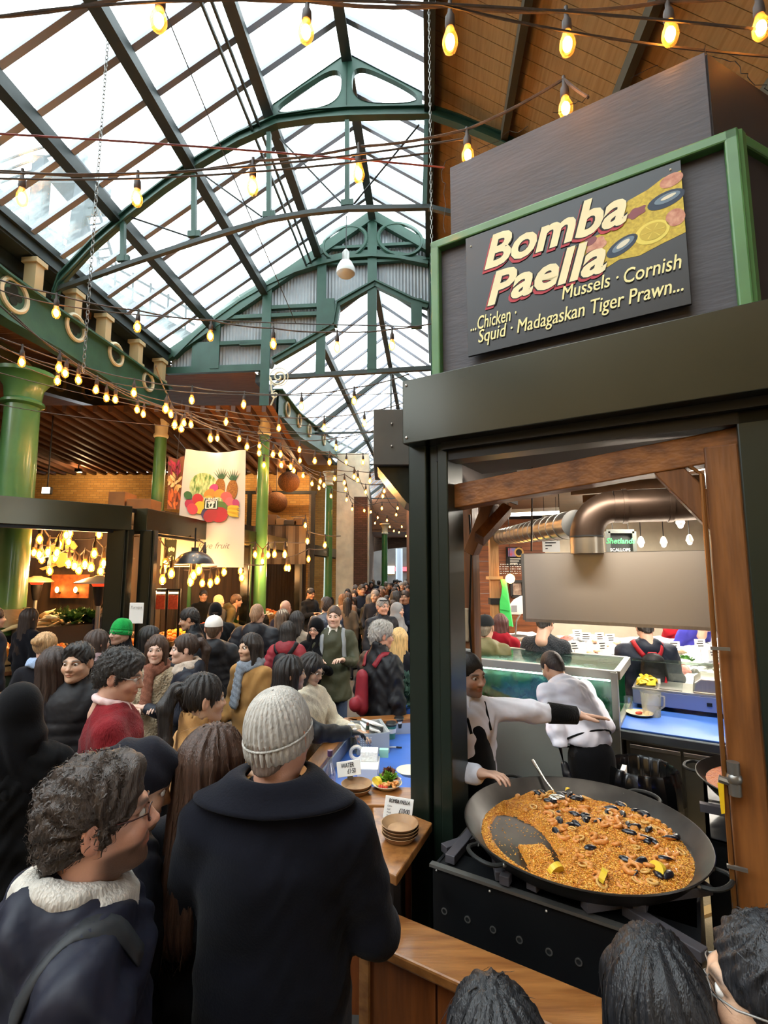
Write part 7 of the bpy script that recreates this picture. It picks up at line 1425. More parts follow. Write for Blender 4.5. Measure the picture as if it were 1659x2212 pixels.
# ------------------------------------------------------------------ heads
HEADS = {}
def head_geo(fem, vox):
    key = (fem, vox)
    if key in HEADS: return HEADS[key]
    s = SDF(); j = .9 if fem else 1.0
    s.ell((0, -.014, .028), (.073, .094, .090), k=.01); s.ell((0, .03, -.03), (.058 * j, .066, .075), k=.03); s.ell((0, .062, -.092), (.026 * j, .028, .026), k=.03)
    s.ell((0, -.0, -.05), (.058 * j, .06, .05), k=.03); s.rc((-.052 * j, .005, -.062), (-.02, .058, -.096), .014, .014, k=.025); s.rc((.052 * j, .005, -.062), (.02, .058, -.096), .014, .014, k=.025)
    for x in (-1, 1):
        s.ell((x * .038, .062, -.032), (.024, .024, .022), k=.025); s.rc((x * .016, .087, .018), (x * .044, .074, .018), .008 if fem else .010, .007, k=.016)
        s.ell((x * .031, .097, .0015), (.0165, .015, .0105), 's', .009)
    s.rc((0, .086, .014), (0, .109 if not fem else .105, -.030), .0075, .0115 if not fem else .0100, k=.012); s.ell((0, .1075 if not fem else .1035, -.031), (.0115, .011, .0095), k=.008)
    for x in (-1, 1): s.ell((x * .0125, .096, -.034), (.0085, .011, .008), k=.007)
    s.ell((0, .088, -.060), (.024, .012, .0055), k=.007); s.ell((0, .0865, -.0695), (.019, .012, .0065), k=.006); s.ell((0, .1, -.0648), (.022, .008, .0012), 's', .003); s.ell((0, .081, -.1), (.016, .012, .014), k=.016)
    for x in (-1, 1): 
        a = .35; R = ((math.cos(a), -x * math.sin(a), 0), (x * math.sin(a), math.cos(a), 0), (0, 0, 1)); s.ell((x * .079, -.014, -.008), (.009, .020, .032), k=.006, R=R); s.ell((x * .089, -.008, -.004), (.007, .010, .018), 's', .005)
    s.rc((0, -.018, -.05), (0, -.036, -.2), .05 if fem else .058, .056 if fem else .066, k=.03)
    V, Q = s.mesh(vox); HEADS[key] = (V, Q); return V, Q
def sm(a, b, x): t = np.clip((x - a) / (b - a), 0, 1); return t * t * (3 - 2 * t)
def head_col(V, skin, fem, beard=0.0, brow=(.03, .02, .015), lip=None, bcol=None):
    c = np.tile(np.array(skin), (len(V), 1)); x, y, z = np.abs(V[:, 0]), V[:, 1], V[:, 2]
    def mix(m, col): nonlocal c; c = c * (1 - m[:, None]) + np.array(col) * m[:, None]
    red = np.array(skin) * np.array((1.08, .78, .72)); mix(.5 * np.exp(-(((x - .042) / .02) ** 2 + ((z + .03) / .018) ** 2)) * sm(.03, .06, y), red); mix(.5 * np.exp(-((x / .014) ** 2 + ((z + .03) / .014) ** 2)) * sm(.085, .1, y), red); mix(.45 * sm(.072, .08, x), red)
    if beard: mix(beard * np.clip(sm(-.045, -.062, z) * sm(-.02, .02, y) * (1 - .85 * np.exp(-((x / .02) ** 2 + ((z + .065) / .01) ** 2))) + .9 * np.exp(-((x / .026) ** 2 + ((z + .049) / .007) ** 2)) * sm(.07, .085, y), 0, 1) * sm(-.135, -.115, z), bcol or brow)
    mix(.85 * np.exp(-((x / .021) ** 4 + ((z + .0648) / .0095) ** 4)) * sm(.075, .088, y), lip or tuple(np.array(skin) * np.array((.85, .5, .48)))); mix(.7 * np.exp(-((x / .02) ** 4 + ((z + .0648) / .0018) ** 2)) * sm(.08, .09, y), tuple(np.array(skin) * .25))
    bz = .0235 - .10 * (x - .03) ** 2 / .02; mix(.92 * np.exp(-(((x - .032) / .021) ** 6 + ((z - bz) / (.0042 if fem else .0058)) ** 2)) * sm(.05, .068, y), brow)
    e = ((x - .031) / .0165) ** 2 + ((z - .0015) / .0098) ** 2; mix(.75 * np.exp(-((e - 1.0) / .38) ** 2) * sm(.055, .07, y) * (.45 + .55 * sm(-.002, .004, z)), (.03, .02, .018))
    return np.clip(c, 0, 1)
EYES = {}
def eye_geo():
    if 'g' not in EYES:
        b = MB(); b.ball((0, 0, 0), .0125, 14, 12, Matrix.Translation((.031, .0785, .0015)) @ Matrix.Rotation(-math.pi / 2, 4, 'X'))
        EYES['g'] = (np.array([tuple(v) for v in b.v]), b.f)
        V = EYES['g'][0]; cc = np.zeros_like(V); 
        for i, v in enumerate(V):
            d = math.hypot(abs(v[0]) - .031, v[2] - .0015); fr = v[1] > .0785; cc[i] = (.02, .012, .01) if fr and d < .0032 else ((.09, .045, .02) if fr and d < .0068 else (.80, .76, .72))
        EYES['c'] = cc
    return EYES['g'][0], EYES['g'][1], EYES['c']
# ------------------------------------------------------------------ hair
HAIRS = {}
def hair_geo(style, vox):
    key = (style, vox)
    if key in HAIRS: return HAIRS[key]
    s = SDF(); t = {'buzz': -.004, 'short': .010, 'crop': .004, 'curly': .016, 'thick': .016, 'wavy': .012}.get(style, .008); lock = (.0025, 34)
    s.ell((0, -.016, .031), (.077 + t, .097 + t, .093 + t), k=.004)
    if style in ('short', 'crop', 'buzz', 'curly', 'thick', 'quiff', 'wavy'):
        if style in ('curly', 'quiff', 'thick', 'wavy'): s.ell((0, .055, .092), (.05, .035, .03), k=.03); 
        s.rc((0, -.06, -.02), (0, -.062, -.075), .058, .046, k=.03)
        s.put(lambda P: (P[..., 1] * .5 - P[..., 2] * .86 - .022), (-1,) * 3, (1,) * 3, 'i', .012)
        s.ell((0, .118, -.025), (.072, .062, .098) if style != 'buzz' else (.074, .066, .108), 's', .012)
        for x in (-1, 1): s.ell((x * .088, .0, -.02), (.028, .032, .042), 's', .012)
        if style in ('thick', 'curly', 'wavy'):
            for x in (-1, 1): s.rc((x * .076, .008, .01), (x * .074, .012, -.03), .012, .007, k=.012)
    else:
        L = {'long': .42, 'vlong': .55, 'bob': .17, 'pony': .06, 'bun': .05, 'mid': .28}.get(style, .4)
        if style in ('pony', 'bun'):
            s.put(lambda P: (P[..., 1] * .45 - P[..., 2] * .88 - .045), (-1,) * 3, (1,) * 3, 'i', .012); s.ell((0, .112, -.03), (.07, .06, .105), 's', .014)
            for x in (-1, 1): s.ell((x * .086, .0, -.022), (.022, .028, .036), 's', .01)
            if style == 'pony':
                s.ell((0, -.128, .055), (.035, .03, .03), k=.02); s.rc((0, -.14, .055), (0, -.185, -.02), .032, .036, k=.02); s.rc((0, -.185, -.02), (.01, -.17, -.18), .036, .03, k=.02); s.rc((.01, -.17, -.18), (.02, -.15, -.32), .03, .008, k=.02)
            else: s.ell((0, -.12, .06), (.045, .04, .042), k=.012)
        else:
            s.rc((0, -.06, .0), (0, -.085, -L), .092, .085 if L > .2 else .09, k=.03, flat=.72)
            for x in (-1, 1): s.rc((x * .066, .012, .03), (x * .08, .004, -L * .85), .028, .024, k=.03)
            s.ell((0, .125, -.045), (.062, .072, .118), 's', .016); s.rc((0, .06, -.14), (0, .09, -.6), .07, .12, 's', k=.02)
    V, Q = s.mesh(vox); N = np_normals(V, Q); ph = np.arctan2(V[:, 0], -(V[:, 1] + .01)); r = np.random.default_rng(3)
    if style == 'wavy':
        th = np.arctan2(V[:, 2], V[:, 1]); d = .0045 * np.sin(V[:, 0] * 75 + 3 * np.sin(th * 6)) + .0035 * np.sin(th * 13 + V[:, 0] * 50) * np.sin(V[:, 0] * 45 + 1) + .0022 * np.sin(V[:, 0] * 230 + th * 20)
    elif style == 'curly':
        d = .010 * np.sin(V[:, 0] * 95 + 4 * np.sin(V[:, 2] * 60)) * np.sin(V[:, 1] * 85 + 3 * np.sin(V[:, 0] * 70)) + .006 * np.sin(V[:, 2] * 160 + V[:, 0] * 120) + .003 * np.sin(V[:, 1] * 260 + V[:, 2] * 210)
    elif style in ('short', 'thick', 'quiff'): d = .0045 * np.sin(ph * 17 + 5 * np.sin(V[:, 2] * 40)) * np.sin(V[:, 1] * 60 + V[:, 2] * 50) + .002 * np.sin(V[:, 0] * 210 + V[:, 1] * 150)
    elif style in ('buzz', 'crop'): d = .0012 * np.sin(V[:, 0] * 260) * np.sin(V[:, 2] * 240 + V[:, 1] * 200)
    else: d = .004 * np.sin(ph * 15 + 2.2 * np.sin(V[:, 2] * 9 + ph)) + .0025 * np.sin(ph * 41 + 3 * np.sin(V[:, 2] * 14)) 
    V = V + N * d[:, None]; HAIRS[key] = (V, Q); return V, Q
def strands(V, Q, style, n=0):                                           # loose locks lying on the hair surface
    n = 1500 if style in ('wavy', 'thick') else 260; r = np.random.default_rng(8); N = np_normals(V, Q); i = r.integers(0, len(V), n); p = V[i].copy(); nn = N[i]; lng = style in ('long', 'vlong', 'mid', 'bob', 'pony')
    fl = np.tile(np.array((0, -.15, -1.)) if lng else np.array((0, -1., -.25)), (n, 1)) + r.normal(0, .12 if lng else .45, (n, 3)); L = (.09 if lng else .024) * r.uniform(.5, 1.3, n); w = .0016; Vs = []; K = 5
    keep = p[:, 1] < .06; ph = r.uniform(0, 6, n)
    for k in range(K):
        t = fl - nn * (fl * nn).sum(1, keepdims=True); t /= np.linalg.norm(t, axis=1, keepdims=True) + 1e-9; sd_ = np.cross(t, nn); ww = w * (1 - k / (K - .5)) + .0004
        q = p + nn * (.0015 + .0035 * math.sin(math.pi * k / (K - 1)) * (.4 if lng else 1.3)) + sd_ * (.004 * np.sin(ph + k * 1.6))[:, None] * (.5 if lng else 1); Vs.append(np.stack([q - sd_ * ww, q + sd_ * ww], 1)); p = p + t * (L / K)[:, None]
    S_ = np.stack(Vs, 1)[keep]; m = len(S_); base = len(V) + np.arange(m)[:, None] * (2 * K); qs = [np.stack([base[:, 0] + 2 * k, base[:, 0] + 2 * k + 1, base[:, 0] + 2 * k + 3, base[:, 0] + 2 * k + 2], 1) for k in range(K - 1)]
    return np.concatenate([V, S_.reshape(-1, 3)]), np.concatenate([Q] + qs)
def hair_mat(col, gloss=.52):
    nm = 'hair_' + col[1:]
    if nm in MATS: return MATS[nm]
    c = lin(col); m = M(nm, tuple(x * .75 for x in c), gloss, col2='#%02x%02x%02x' % tuple(int(min(1, x * 1.7 + .004) ** (1 / 2.2) * 255) for x in c), vscale=34, stretch=(4, 4, .35), bump=.25, bscale=90, spec=.55, detail=6); return m
def cloth(col, kind='wool'):
    nm = kind + '_' + col[1:]
    if nm in MATS: return MATS[nm]
    if kind == 'wool': return M(nm, col, .9, var=.13, vscale=9, bump=.1, bscale=160, sheen=.06, spec=.15)
    if kind == 'nylon': return M(nm, col, .58, var=.12, vscale=6, bump=.22, bscale=22, spec=.35)
    if kind == 'leather': return M(nm, col, .35, var=.15, vscale=8, bump=.3, bscale=25, coat=.2)
    if kind == 'knit': return M(nm, col, .95, var=.14, vscale=30, bump=.35, bscale=160, sheen=.08, stretch=(1, 1, .4), spec=.15)
    if kind == 'fleece': return M(nm, col, .95, var=.18, vscale=16, bump=.8, bscale=70, sheen=.1)
    if kind == 'denim': return M(nm, col, .85, var=.22, vscale=7, bump=.3, bscale=200)
    return M(nm, col, .7)
SKINM = Mcol('skin', .48, bump=.08, bscale=220); EYEM = Mcol('eye', .15)
# ------------------------------------------------------------------ hands (right hand: fingers +Y, palm -Z, thumb -X side)
HANDS = {}
def hand_geo(pose, vox):
    key = (pose, vox)
    if key in HANDS: return HANDS[key]
    s = SDF(); s.rc((0, -.05, 0), (0, .005, 0), .026, .03, k=.02, flat=1)
    for i, x in enumerate((-.030, -.010, .010, .029)): s.rc((x * .75, .01, 0), (x, .075 - .004 * abs(i - 1), .002), .0155, .0125, k=.014)
    curl = {'open': .12, 'relaxed': .55, 'grip': 1.25}[pose]; Ls = ((.042, .027, .021), (.046, .030, .023), (.043, .028, .022), (.034, .022, .019)); spread = {'open': .14, 'relaxed': .05, 'grip': .02}[pose]
    for i, x in enumerate((-.030, -.010, .010, .029)):
        p = np.array((x, .078 - .004 * abs(i - 1), .002)); a = curl * .45; sp_ = (i - 1.5) * spread
        for L, r0, r1 in zip(Ls[i], (.0105, .0095, .0085), (.0095, .0085, .0068)):
            d = np.array((math.sin(sp_) * math.cos(a), math.cos(sp_) * math.cos(a), -math.sin(a))); q = p + d * L; s.rc(p, q, r0, r1, k=.004); p = q; a += curl * .8
    tc = {'open': .3, 'relaxed': .5, 'grip': .8}[pose]; p = np.array((-.026, .012, -.006)); a = np.array((-math.cos(tc) * .75, .62, -math.sin(tc) * .6)); a /= np.linalg.norm(a)
    for L, r0, r1 in ((.040, .016, .0125), (.032, .0115, .0105), (.026, .0105, .0075)):
        q = p + a * L; s.rc(p, q, r0, r1, k=.008); p = q; a = a + np.array((.12, .3, -.12)) * (1 if pose != 'open' else .4); a /= np.linalg.norm(a)
    V, Q = s.mesh(vox); HANDS[key] = (V, Q); return V, Q
def rotm(ax, a): return np.array(Matrix.Rotation(a, 3, ax))
def basis(y, zhint):                                                     # columns x,y,z with y along the fingers
    y = np.array(y, float); y /= np.linalg.norm(y); z = np.array(zhint, float); z = z - y * (z @ y); z /= np.linalg.norm(z) + 1e-9; return np.stack([np.cross(y, z), y, z], 1)
ARMS = {'down': ((.055, -.02, -.285), (.01, .06, -.245)), 'pocket': ((.10, -.07, -.265), (-.07, .19, -.12)), 'front': ((.07, .05, -.27), (-.10, .23, .06)), 'hold': ((.06, .08, -.26), (-.12, .2, .13)), 'mouth': ((.09, .15, -.22), (-.17, .06, .26)), 'back': ((.06, -.08, -.27), (-.02, -.05, -.24))}
SKIN = {'fair': (.64, .38, .27), 'pale': (.70, .45, .34), 'tan': (.52, .29, .18), 'asian': (.62, .39, .26), 'ruddy': (.64, .34, .23)}
def person(label, px, py, H, face=180, sex='m', skin='fair', hair='short', hcol='#2a1d15', top='#20222a', tkind='nylon', legs='#1c1e26', hem=.86, puff=0, arms=('down', 'down'), lean=0.0, head=(0, 0, 0), wide=1.0, res=1, beard=0.0, hat=None, hatc='#333333', scarf=None, scarfk='knit', glasses=None, collar=None, hood=False, hijab=None, hands=True, hpose=('relaxed', 'relaxed'), at=None, legs_on=True, group=None, arm_pts=None, gloves=None, belly=0.0, bcol=None, sleeve=None, wr=.010):
    """px,py = crown of the head in the photograph; face: 0 looks away from the viewer, 90 to the right, 180 to the viewer."""
    s = H / 1.752; fem = sex == 'f'; hs_ = (.150 if fem else .172) * wide; ll = math.radians(lean)
    Rl = rotm('X', -ll); piv = np.array((0, 0, .95 * s))
    def up(p): return piv + Rl @ (np.array(p, float) * s - piv)           # body point with forward lean
    hc0 = np.array((0, .02, 1.63)); HR = Rl @ rotm('X', ll * .75) @ rotm('Z', -math.radians(head[0])) @ rotm('X', -math.radians(head[1])) @ rotm('Y', math.radians(head[2])); hp = up(hc0)
    crown = hp + HR @ np.array((0, -.01, .125)) * s; rz = -math.radians(face); Rz = rotm('Z', rz)
    if at is None:
        q = pz(px, py, crown[2]); o = Rz @ np.array((crown[0], crown[1], 0)); loc = (q.x - o[0], q.y - o[1], 0)
    else: loc = (at[0], at[1], 0)
    P = root('person', loc, rz, label=label, cat='person', group=group)
    hv = {2: .0045, 1: .0062, 0: .011}[res]; cv_ = {2: .0125, 1: .018, 0: .03}[res]
    # --- skin: head, neck, hands
    V, Q = head_geo(fem, hv); col = head_col(V, SKIN[skin], fem, beard, tuple(x * .6 for x in lin(hcol)) if hcol < '#9' else (.12, .08, .05), bcol=bcol); V = (V * s) @ HR.T + hp
    parts = [(V, Q, col)]
    arm = []
    for i, sd_ in enumerate((-1, 1)):                                      # -1 = person's left (-x)
        sh = up((sd_ * hs_, -.005, 1.395)); a = arms[i]
        if arm_pts and arm_pts[i] is not None: e, w = up(arm_pts[i][0]), up(arm_pts[i][1])
        else:
            de, dw = ARMS[a]; e = sh + Rl @ (np.array((sd_ * de[0], de[1], de[2])) * s); w = e + Rl @ (np.array((sd_ * dw[0], dw[1], dw[2])) * s)
        arm.append((sh, e, w))
        if hands and a != 'pocket':
            hV, hQ = hand_geo(hpose[i], .0055 if res == 2 else (.0075 if res == 1 else .012)); hV = hV * np.array((1 if sd_ == 1 else -1, 1, 1)) * s * (.92 if fem else 1.0)
            if sd_ == -1: hQ = hQ[:, ::-1]
            d = w - e; zh = {'down': (sd_ * 1.0, 0, .2), 'front': (0, -.3, 1), 'hold': (sd_ * .6, -.8, .3), 'mouth': (sd_ * .5, .8, .2)}.get(a, (0, 0, 1)); B = basis(d, zh); hV = hV @ B.T + w + B[:, 1] * .035 * s
            parts.append((hV, hQ, np.tile(np.array(lin(gloves) if gloves else np.array(SKIN[skin]) * .95), (len(hV), 1))))
    base = up((0, -.03, 1.42))                                            # thin hidden bridge strips added under the clothes join head and hands into one mesh
    nV = len(parts[0][0]); seedv = int(np.argmin(np.linalg.norm(parts[0][0] - up((0, -.03, 1.44)), axis=1))); offs = nV; br_V = []; br_Q = []; total = sum(len(p_[0]) for p_ in parts); hi_ = 0; start = nV
    for i in range(2):
        if not (hands and arms[i] != 'pocket'): continue
        hi_ += 1; hv_ = parts[hi_][0]; sh, e, w = arm[i]; wv = start + int(np.argmin(np.linalg.norm(hv_ - w, axis=1))); start += len(hv_); prev = [seedv, seedv, seedv, seedv]
        for p_ in (base, sh, e):
            r4 = [total + len(br_V) + k for k in range(4)]; br_V += [p_ + np.array(q_) * .03 * s for q_ in ((1, 0, 0), (0, 1, 0), (-1, 0, .3), (0, -1, -.3))]; br_Q += [(prev[k], prev[(k + 1) % 4], r4[(k + 1) % 4], r4[k]) if prev[0] != prev[1] else (prev[k], r4[(k + 1) % 4], r4[k], r4[k]) for k in range(4)]; prev = r4
        br_Q += [(prev[k], prev[(k + 1) % 4], wv, wv) for k in range(4)]
    nV = 0; VV = []; QQ = []; CC = []
    for v, q_, c_ in parts: VV.append(v); QQ.append(q_ + nV); CC.append(c_); nV += len(v)
    if br_V: VV.append(np.array(br_V)); CC.append(np.tile(np.array(SKIN[skin]), (len(br_V), 1)))
    link('body', quad_tri_mesh('body', np.concatenate(VV), np.concatenate(QQ), br_Q, SKINM, np.concatenate(CC)), None, P)
    if res >= 1:
        eV, eF, eC = eye_geo()
        for x_ in (0, -.062): me = bpy.data.meshes.new('eye'); me.from_pydata([tuple(v) for v in ((eV + np.array((x_, 0, 0))) * s) @ HR.T + hp], [], eF); at_ = me.color_attributes.new('Col', 'FLOAT_COLOR', 'POINT'); at_.data.foreach_set('color', np.concatenate([eC, np.ones((len(eC), 1))], 1).astype(np.float32).ravel()); me.polygons.foreach_set('use_smooth', [True] * len(me.polygons)); me.materials.append(EYEM); link('eye', me, None, P)
    # --- upper garment
    c = SDF(); mod = None; mods = None
    if puff:
        mod = lambda h, P_: .012 * np.abs(np.sin(h * math.pi / .07)) - .004; mods = lambda h, P_: .010 * np.abs(np.sin(h * math.pi / .065)) - .003
    g = wide * (.93 if fem else 1.0); tk = .012 + .02 * puff
    c.rc(up((0, .0, 1.0)), up((0, .0, 1.30)), (.160 * g + tk) * s, (.172 * g + tk) * s, k=.05, flat=.70, mod=mod)
    if belly: c.ell(up((0, .06, 1.08)), np.array((.14, .1 + belly, .14)) * s, k=.06)
    [c.rc(up((q_ * .03, -.012, 1.432)), up((q_ * hs_ * .86, -.005, 1.385)), (.072 + tk * .5) * s, (.066 + tk * .5) * s, k=.05) for q_ in (-1, 1)]; c.rc(up((0, -.02, 1.33)), up((0, -.015, 1.47)), .13 * g * s, .062 * s, k=.05, flat=.8)
    hz = hem
    if hz < .95:
        c.rc((0, .005, hz * s + .02), up((0, 0, 1.02)), (.165 * g + tk + (.95 - hz) * .10) * s, (.16 * g + tk) * s, k=.03, flat=.74, mod=mod)
    for i, (sh, e, w) in enumerate(arm):
        c.rc(sh, e, (.064 + tk * .7) * s * g ** .5, (.055 + tk * .7) * s, k=.035, mod=mods); c.rc(e, w, (.055 + tk * .7) * s, (.041 + tk * .6) * s, k=.02, mod=mods); c.ell(e, (.056 + tk * .7) * s, k=.02)
    nb = up((0, -.012, 1.475))
    if collar == 'stand': c.rc(up((0, -.018, 1.44)), up((0, -.015, 1.545)), .080 * s, .078 * s, k=.02); c.rc(up((0, -.01, 1.5)), up((0, .0, 1.62)), .060 * s, .075 * s, 's', k=.01)
    if hood: c.rc(up((-.07, -.085, 1.47)), up((.07, -.085, 1.47)), .055 * s, .055 * s, k=.03); c.ell(up((0, -.11, 1.43)), np.array((.12, .06, .08)) * s, k=.03); c.rc(up((-.09, .0, 1.47)), up((-.05, -.1, 1.5)), .03 * s, .035 * s, k=.03); c.rc(up((.09, .0, 1.47)), up((.05, -.1, 1.5)), .03 * s, .035 * s, k=.03)
    c.put(lambda P_: hz * s - P_[..., 2], (-9,) * 3, (9,) * 3, 'i', .01)
    V, Q = c.mesh(cv_ * s)
    if wr and res >= 1:
        N = np_normals(V, Q); d = wr * (np.sin(V[:, 2] * 26 + 9 * V[:, 0] + 2.5 * np.sin(V[:, 1] * 14 + V[:, 0] * 11)) * np.sin(V[:, 0] * 17 + V[:, 1] * 13 + 2 * np.sin(V[:, 2] * 9))) * (1 if not puff else .5) + (.35 * wr * np.sin(V[:, 2] * 63 - V[:, 0] * 31 + 3 * np.sin(V[:, 0] * 23 + V[:, 1] * 29)) if not puff and res == 2 else 0); V = V + N * d[:, None]
    jV, jN = V, np_normals(V, Q); link('jacket' if tkind != 'knit' else 'sweater', np_mesh('jacket', V, Q, cloth(top, tkind)), None, P)
    # --- trousers and shoes
    if legs_on:
        c = SDF(); c.ell((0, 0, .93 * s), np.array((.155 * g, .11, .12)) * s, k=.05)
        for x in (-1, 1): c.rc((x * .085 * s, 0, .9 * s), (x * .095 * s, .01, .5 * s), .088 * s, .062 * s, k=.03); c.rc((x * .095 * s, .01, .5 * s), (x * .1 * s, -.02, .07 * s), .062 * s, .048 * s, k=.02)
        V, Q = c.mesh(max(.022, cv_) * s); link('trousers', np_mesh('trousers', V, Q, cloth(legs, 'denim')), None, P)
        for x in (-1, 1): b = MB(); b.ball((x * .1 * s, .05 * s, .045), (.05 * s, .14 * s, .045), 10, 6); b.build('shoe', M('dark_shoe', '#1a1816', .5), P, smooth=True, local=True)
    # --- hair, hats, extras in head space
    HM = Matrix.Translation(hp) @ Matrix([list(HR[0]), list(HR[1]), list(HR[2])]).to_4x4() @ Matrix.Scale(s, 4)
    if hair and not hijab:
        V, Q = hair_geo(hair, {2: .0058, 1: .008, 0: .013}[res]); V, Q = strands(V, Q, hair) if res == 2 and hair not in ('buzz', 'crop') and not hat else (V, Q); V = (V * s) @ HR.T + hp; link('hair', np_mesh('hair', V, Q, hair_mat(hcol)), None, P)
    if hijab:
        c = SDF(); c.ell((0, -.016, .031), (.092, .112, .106), k=.01); c.rc((0, -.02, -.03), (0, -.03, -.19), .094, .12, k=.05); c.rc((0, -.02, -.17), (0, -.01, -.30), .13, .21, k=.06, flat=.75); c.ell((0, .13, -.022), (.055, .075, .078), 's', .012); c.put(lambda P_: -.36 - P_[..., 2], (-1,) * 3, (1,) * 3, 'i', .02)
        V, Q = c.mesh(.010 if res else .016); N = np_normals(V, Q); V = V + N * (.006 * np.sin(V[:, 2] * 40 + 6 * np.sin(V[:, 0] * 18)) * sm(-.02, -.15, V[:, 2]))[:, None]; V = (V * s) @ HR.T + hp; link('headscarf', np_mesh('headscarf', V, Q, cloth(hijab, 'wool')), None, P)
    if hat in ('beanie', 'bobble'):
        b = MB(); TT = HM @ Matrix.Translation((0, -.016, .02)) @ Matrix.Rotation(math.radians(14), 4, 'X'); pr = []
        for k in range(17): a = math.pi / 2 * k / 16; pr.append((.0945 * math.cos(a) ** .8 + .003, -.01 + .118 * math.sin(a)))
        rib_ = (lambda a, z: 1 + (.026 * math.cos(a * 34) if res == 2 else 0))
        b.lathe([(.0955, -.055), (.099, -.05), (.1, -.03), (.0995, -.012), (.0965, -.010)] + pr, (0, 0, 0), 272 if res == 2 else 28, TT @ Matrix.Diagonal((.9, 1.1, 1, 1)), rib=rib_); b.build('beanie', cloth(hatc, 'knit'), P, smooth='all', local=True)
        if hat == 'bobble': b = MB(); b.ball((0, -.02, .15), .032, 10, 8, HM); b.build('bobble', cloth(hatc, 'fleece'), P, smooth='all', local=True)
        if res == 2: b = MB(); b.tube([TT @ Vector((.9 * .1 * math.cos(a), 1.1 * .1 * math.sin(a), -.011)) for a in np.linspace(0, 2 * math.pi, 60)], .0035, 6); b.build('fold_seam', cloth(hatc, 'knit'), P, smooth='all', local=True)
    if hat == 'cap':
        b = MB(); TT = HM @ Matrix.Translation((0, -.016, .03)); b.lathe([(.097, -.005)] + [(.097 * math.cos(math.pi / 2 * k / 10) ** .75, .1 * math.sin(math.pi / 2 * k / 10)) for k in range(11)], (0, 0, 0), 26, TT @ Matrix.Diagonal((.9, 1.12, 1, 1))); b.build('cap_crown', cloth(hatc, 'wool'), P, smooth='all', local=True)
        b = MB(); b.poly([HM @ Vector((.075 * math.cos(a), .075 + .085 * math.sin(a), .022 - .012 * math.sin(a))) for a in np.linspace(0, math.pi, 12)]); ob = b.build('cap_peak', cloth(hatc, 'wool'), P, local=True); ob.modifiers.new('s', 'SOLIDIFY').thickness = .006
        b = MB(); b.ball((0, 0, 0), .006, 8, 5, HM @ Matrix.Translation((0, -.016, .132))); b.build('cap_button', cloth(hatc, 'wool'), P, local=True)
    if hat == 'turban':
        c = SDF(); c.ell((0, -.016, .035), (.092, .112, .104), k=.01); c.rc((0, .02, .09), (0, .1, .075), .05, .03, k=.03); c.put(lambda P_: (P_[..., 1] * .1 - P_[..., 2] + .0), (-1,) * 3, (1,) * 3, 'i', .01); V, Q = c.mesh(.008); N = np_normals(V, Q); V = V + N * (.004 * np.sin(V[:, 1] * 60 + V[:, 2] * 90))[:, None]; V = (V * s) @ HR.T + hp; link('knitted_cap', np_mesh('knitted_cap', V, Q, cloth(hatc, 'wool')), None, P)
    if glasses:
        gm = M('spectacle_' + glasses[1:], glasses, .3, metal=.2); b = MB()
        for x in (-1, 1):
            b.tube([HM @ Vector((x * .032 + .023 * math.cos(a) * (1.05), .100 - .006 * abs(math.cos(a)), .0 + .0165 * math.sin(a))) for a in np.linspace(0, 2 * math.pi, 20)[:-1]], .0016 * (1.3 if glasses < '#6' else .8), 5, closed=True); b.tube([HM @ Vector(v) for v in ((x * .056, .094, .006), (x * .078, .06, .008), (x * .081, .0, .010), (x * .08, -.02, -.004))], .0019, 5)
        b.tube([HM @ Vector(v) for v in ((-.009, .1, .004), (0, .104, .006), (.009, .1, .004))], .0018, 5); b.build('spectacles', gm, P, smooth='all', local=True)
    if scarf:
        c = SDF()
        for rr, zz, r0, ph in ((.09, 1.476, .030, .4), (.081, 1.51, .025, 2.2)):
            pts = [np.array((rr * math.cos(a), -.016 + rr * 1.06 * math.sin(a), zz - .022 * math.sin(a) + .008 * math.sin(2 * a + ph))) for a in np.linspace(0, 2 * math.pi, 17)]
            for a, b_ in zip(pts[:-1], pts[1:]): c.rc(up(a), up(b_), r0 * s, r0 * s, k=.012)
        if scarfk != 'snood': c.rc(up((.03, .1, 1.48)), up((.05, .15, 1.15)), .045 * s, .05 * s, k=.02, flat=.6)
        V, Q = c.mesh(.0095 if res == 2 else .015); N = np_normals(V, Q); V = V + N * (.0035 * np.sin(V[:, 2] * 120 + 4 * np.sin(V[:, 0] * 22 + V[:, 1] * 16)))[:, None]; link('scarf', np_mesh('scarf', V, Q, cloth(scarf, 'knit')), None, P)
    if collar and collar.startswith('#'):                                  # shirt collar
        c = SDF(); pts = [np.array((.066 * math.cos(a), -.02 + .068 * math.sin(a), 1.515 - .02 * math.sin(a))) for a in np.linspace(0, 2 * math.pi, 13)]
        for a, b_ in zip(pts[:-1], pts[1:]): c.rc(up(a), up(b_), .017 * s, .017 * s, k=.01)
        for x in (-1, 1): c.rc(up((x * .03, .058, 1.49)), up((x * .05, .088, 1.435)), .018 * s, .012 * s, k=.01, flat=.6)
        V, Q = c.mesh(.009); link('shirt_collar', np_mesh('shirt_collar', V, Q, cloth(collar, 'wool')), None, P)
    P['_up'] = 0; del P['_up']
    INFO[P.name] = dict(up=up, hp=hp, HR=HR, s=s, arm=arm, HM=HM, Rz=Rz, loc=loc, jV=jV, jN=jN); return P
INFO = {}
def loc_part(P, name, b, mat, smooth='all'): return b.build(name, mat, P, smooth=smooth, local=True)
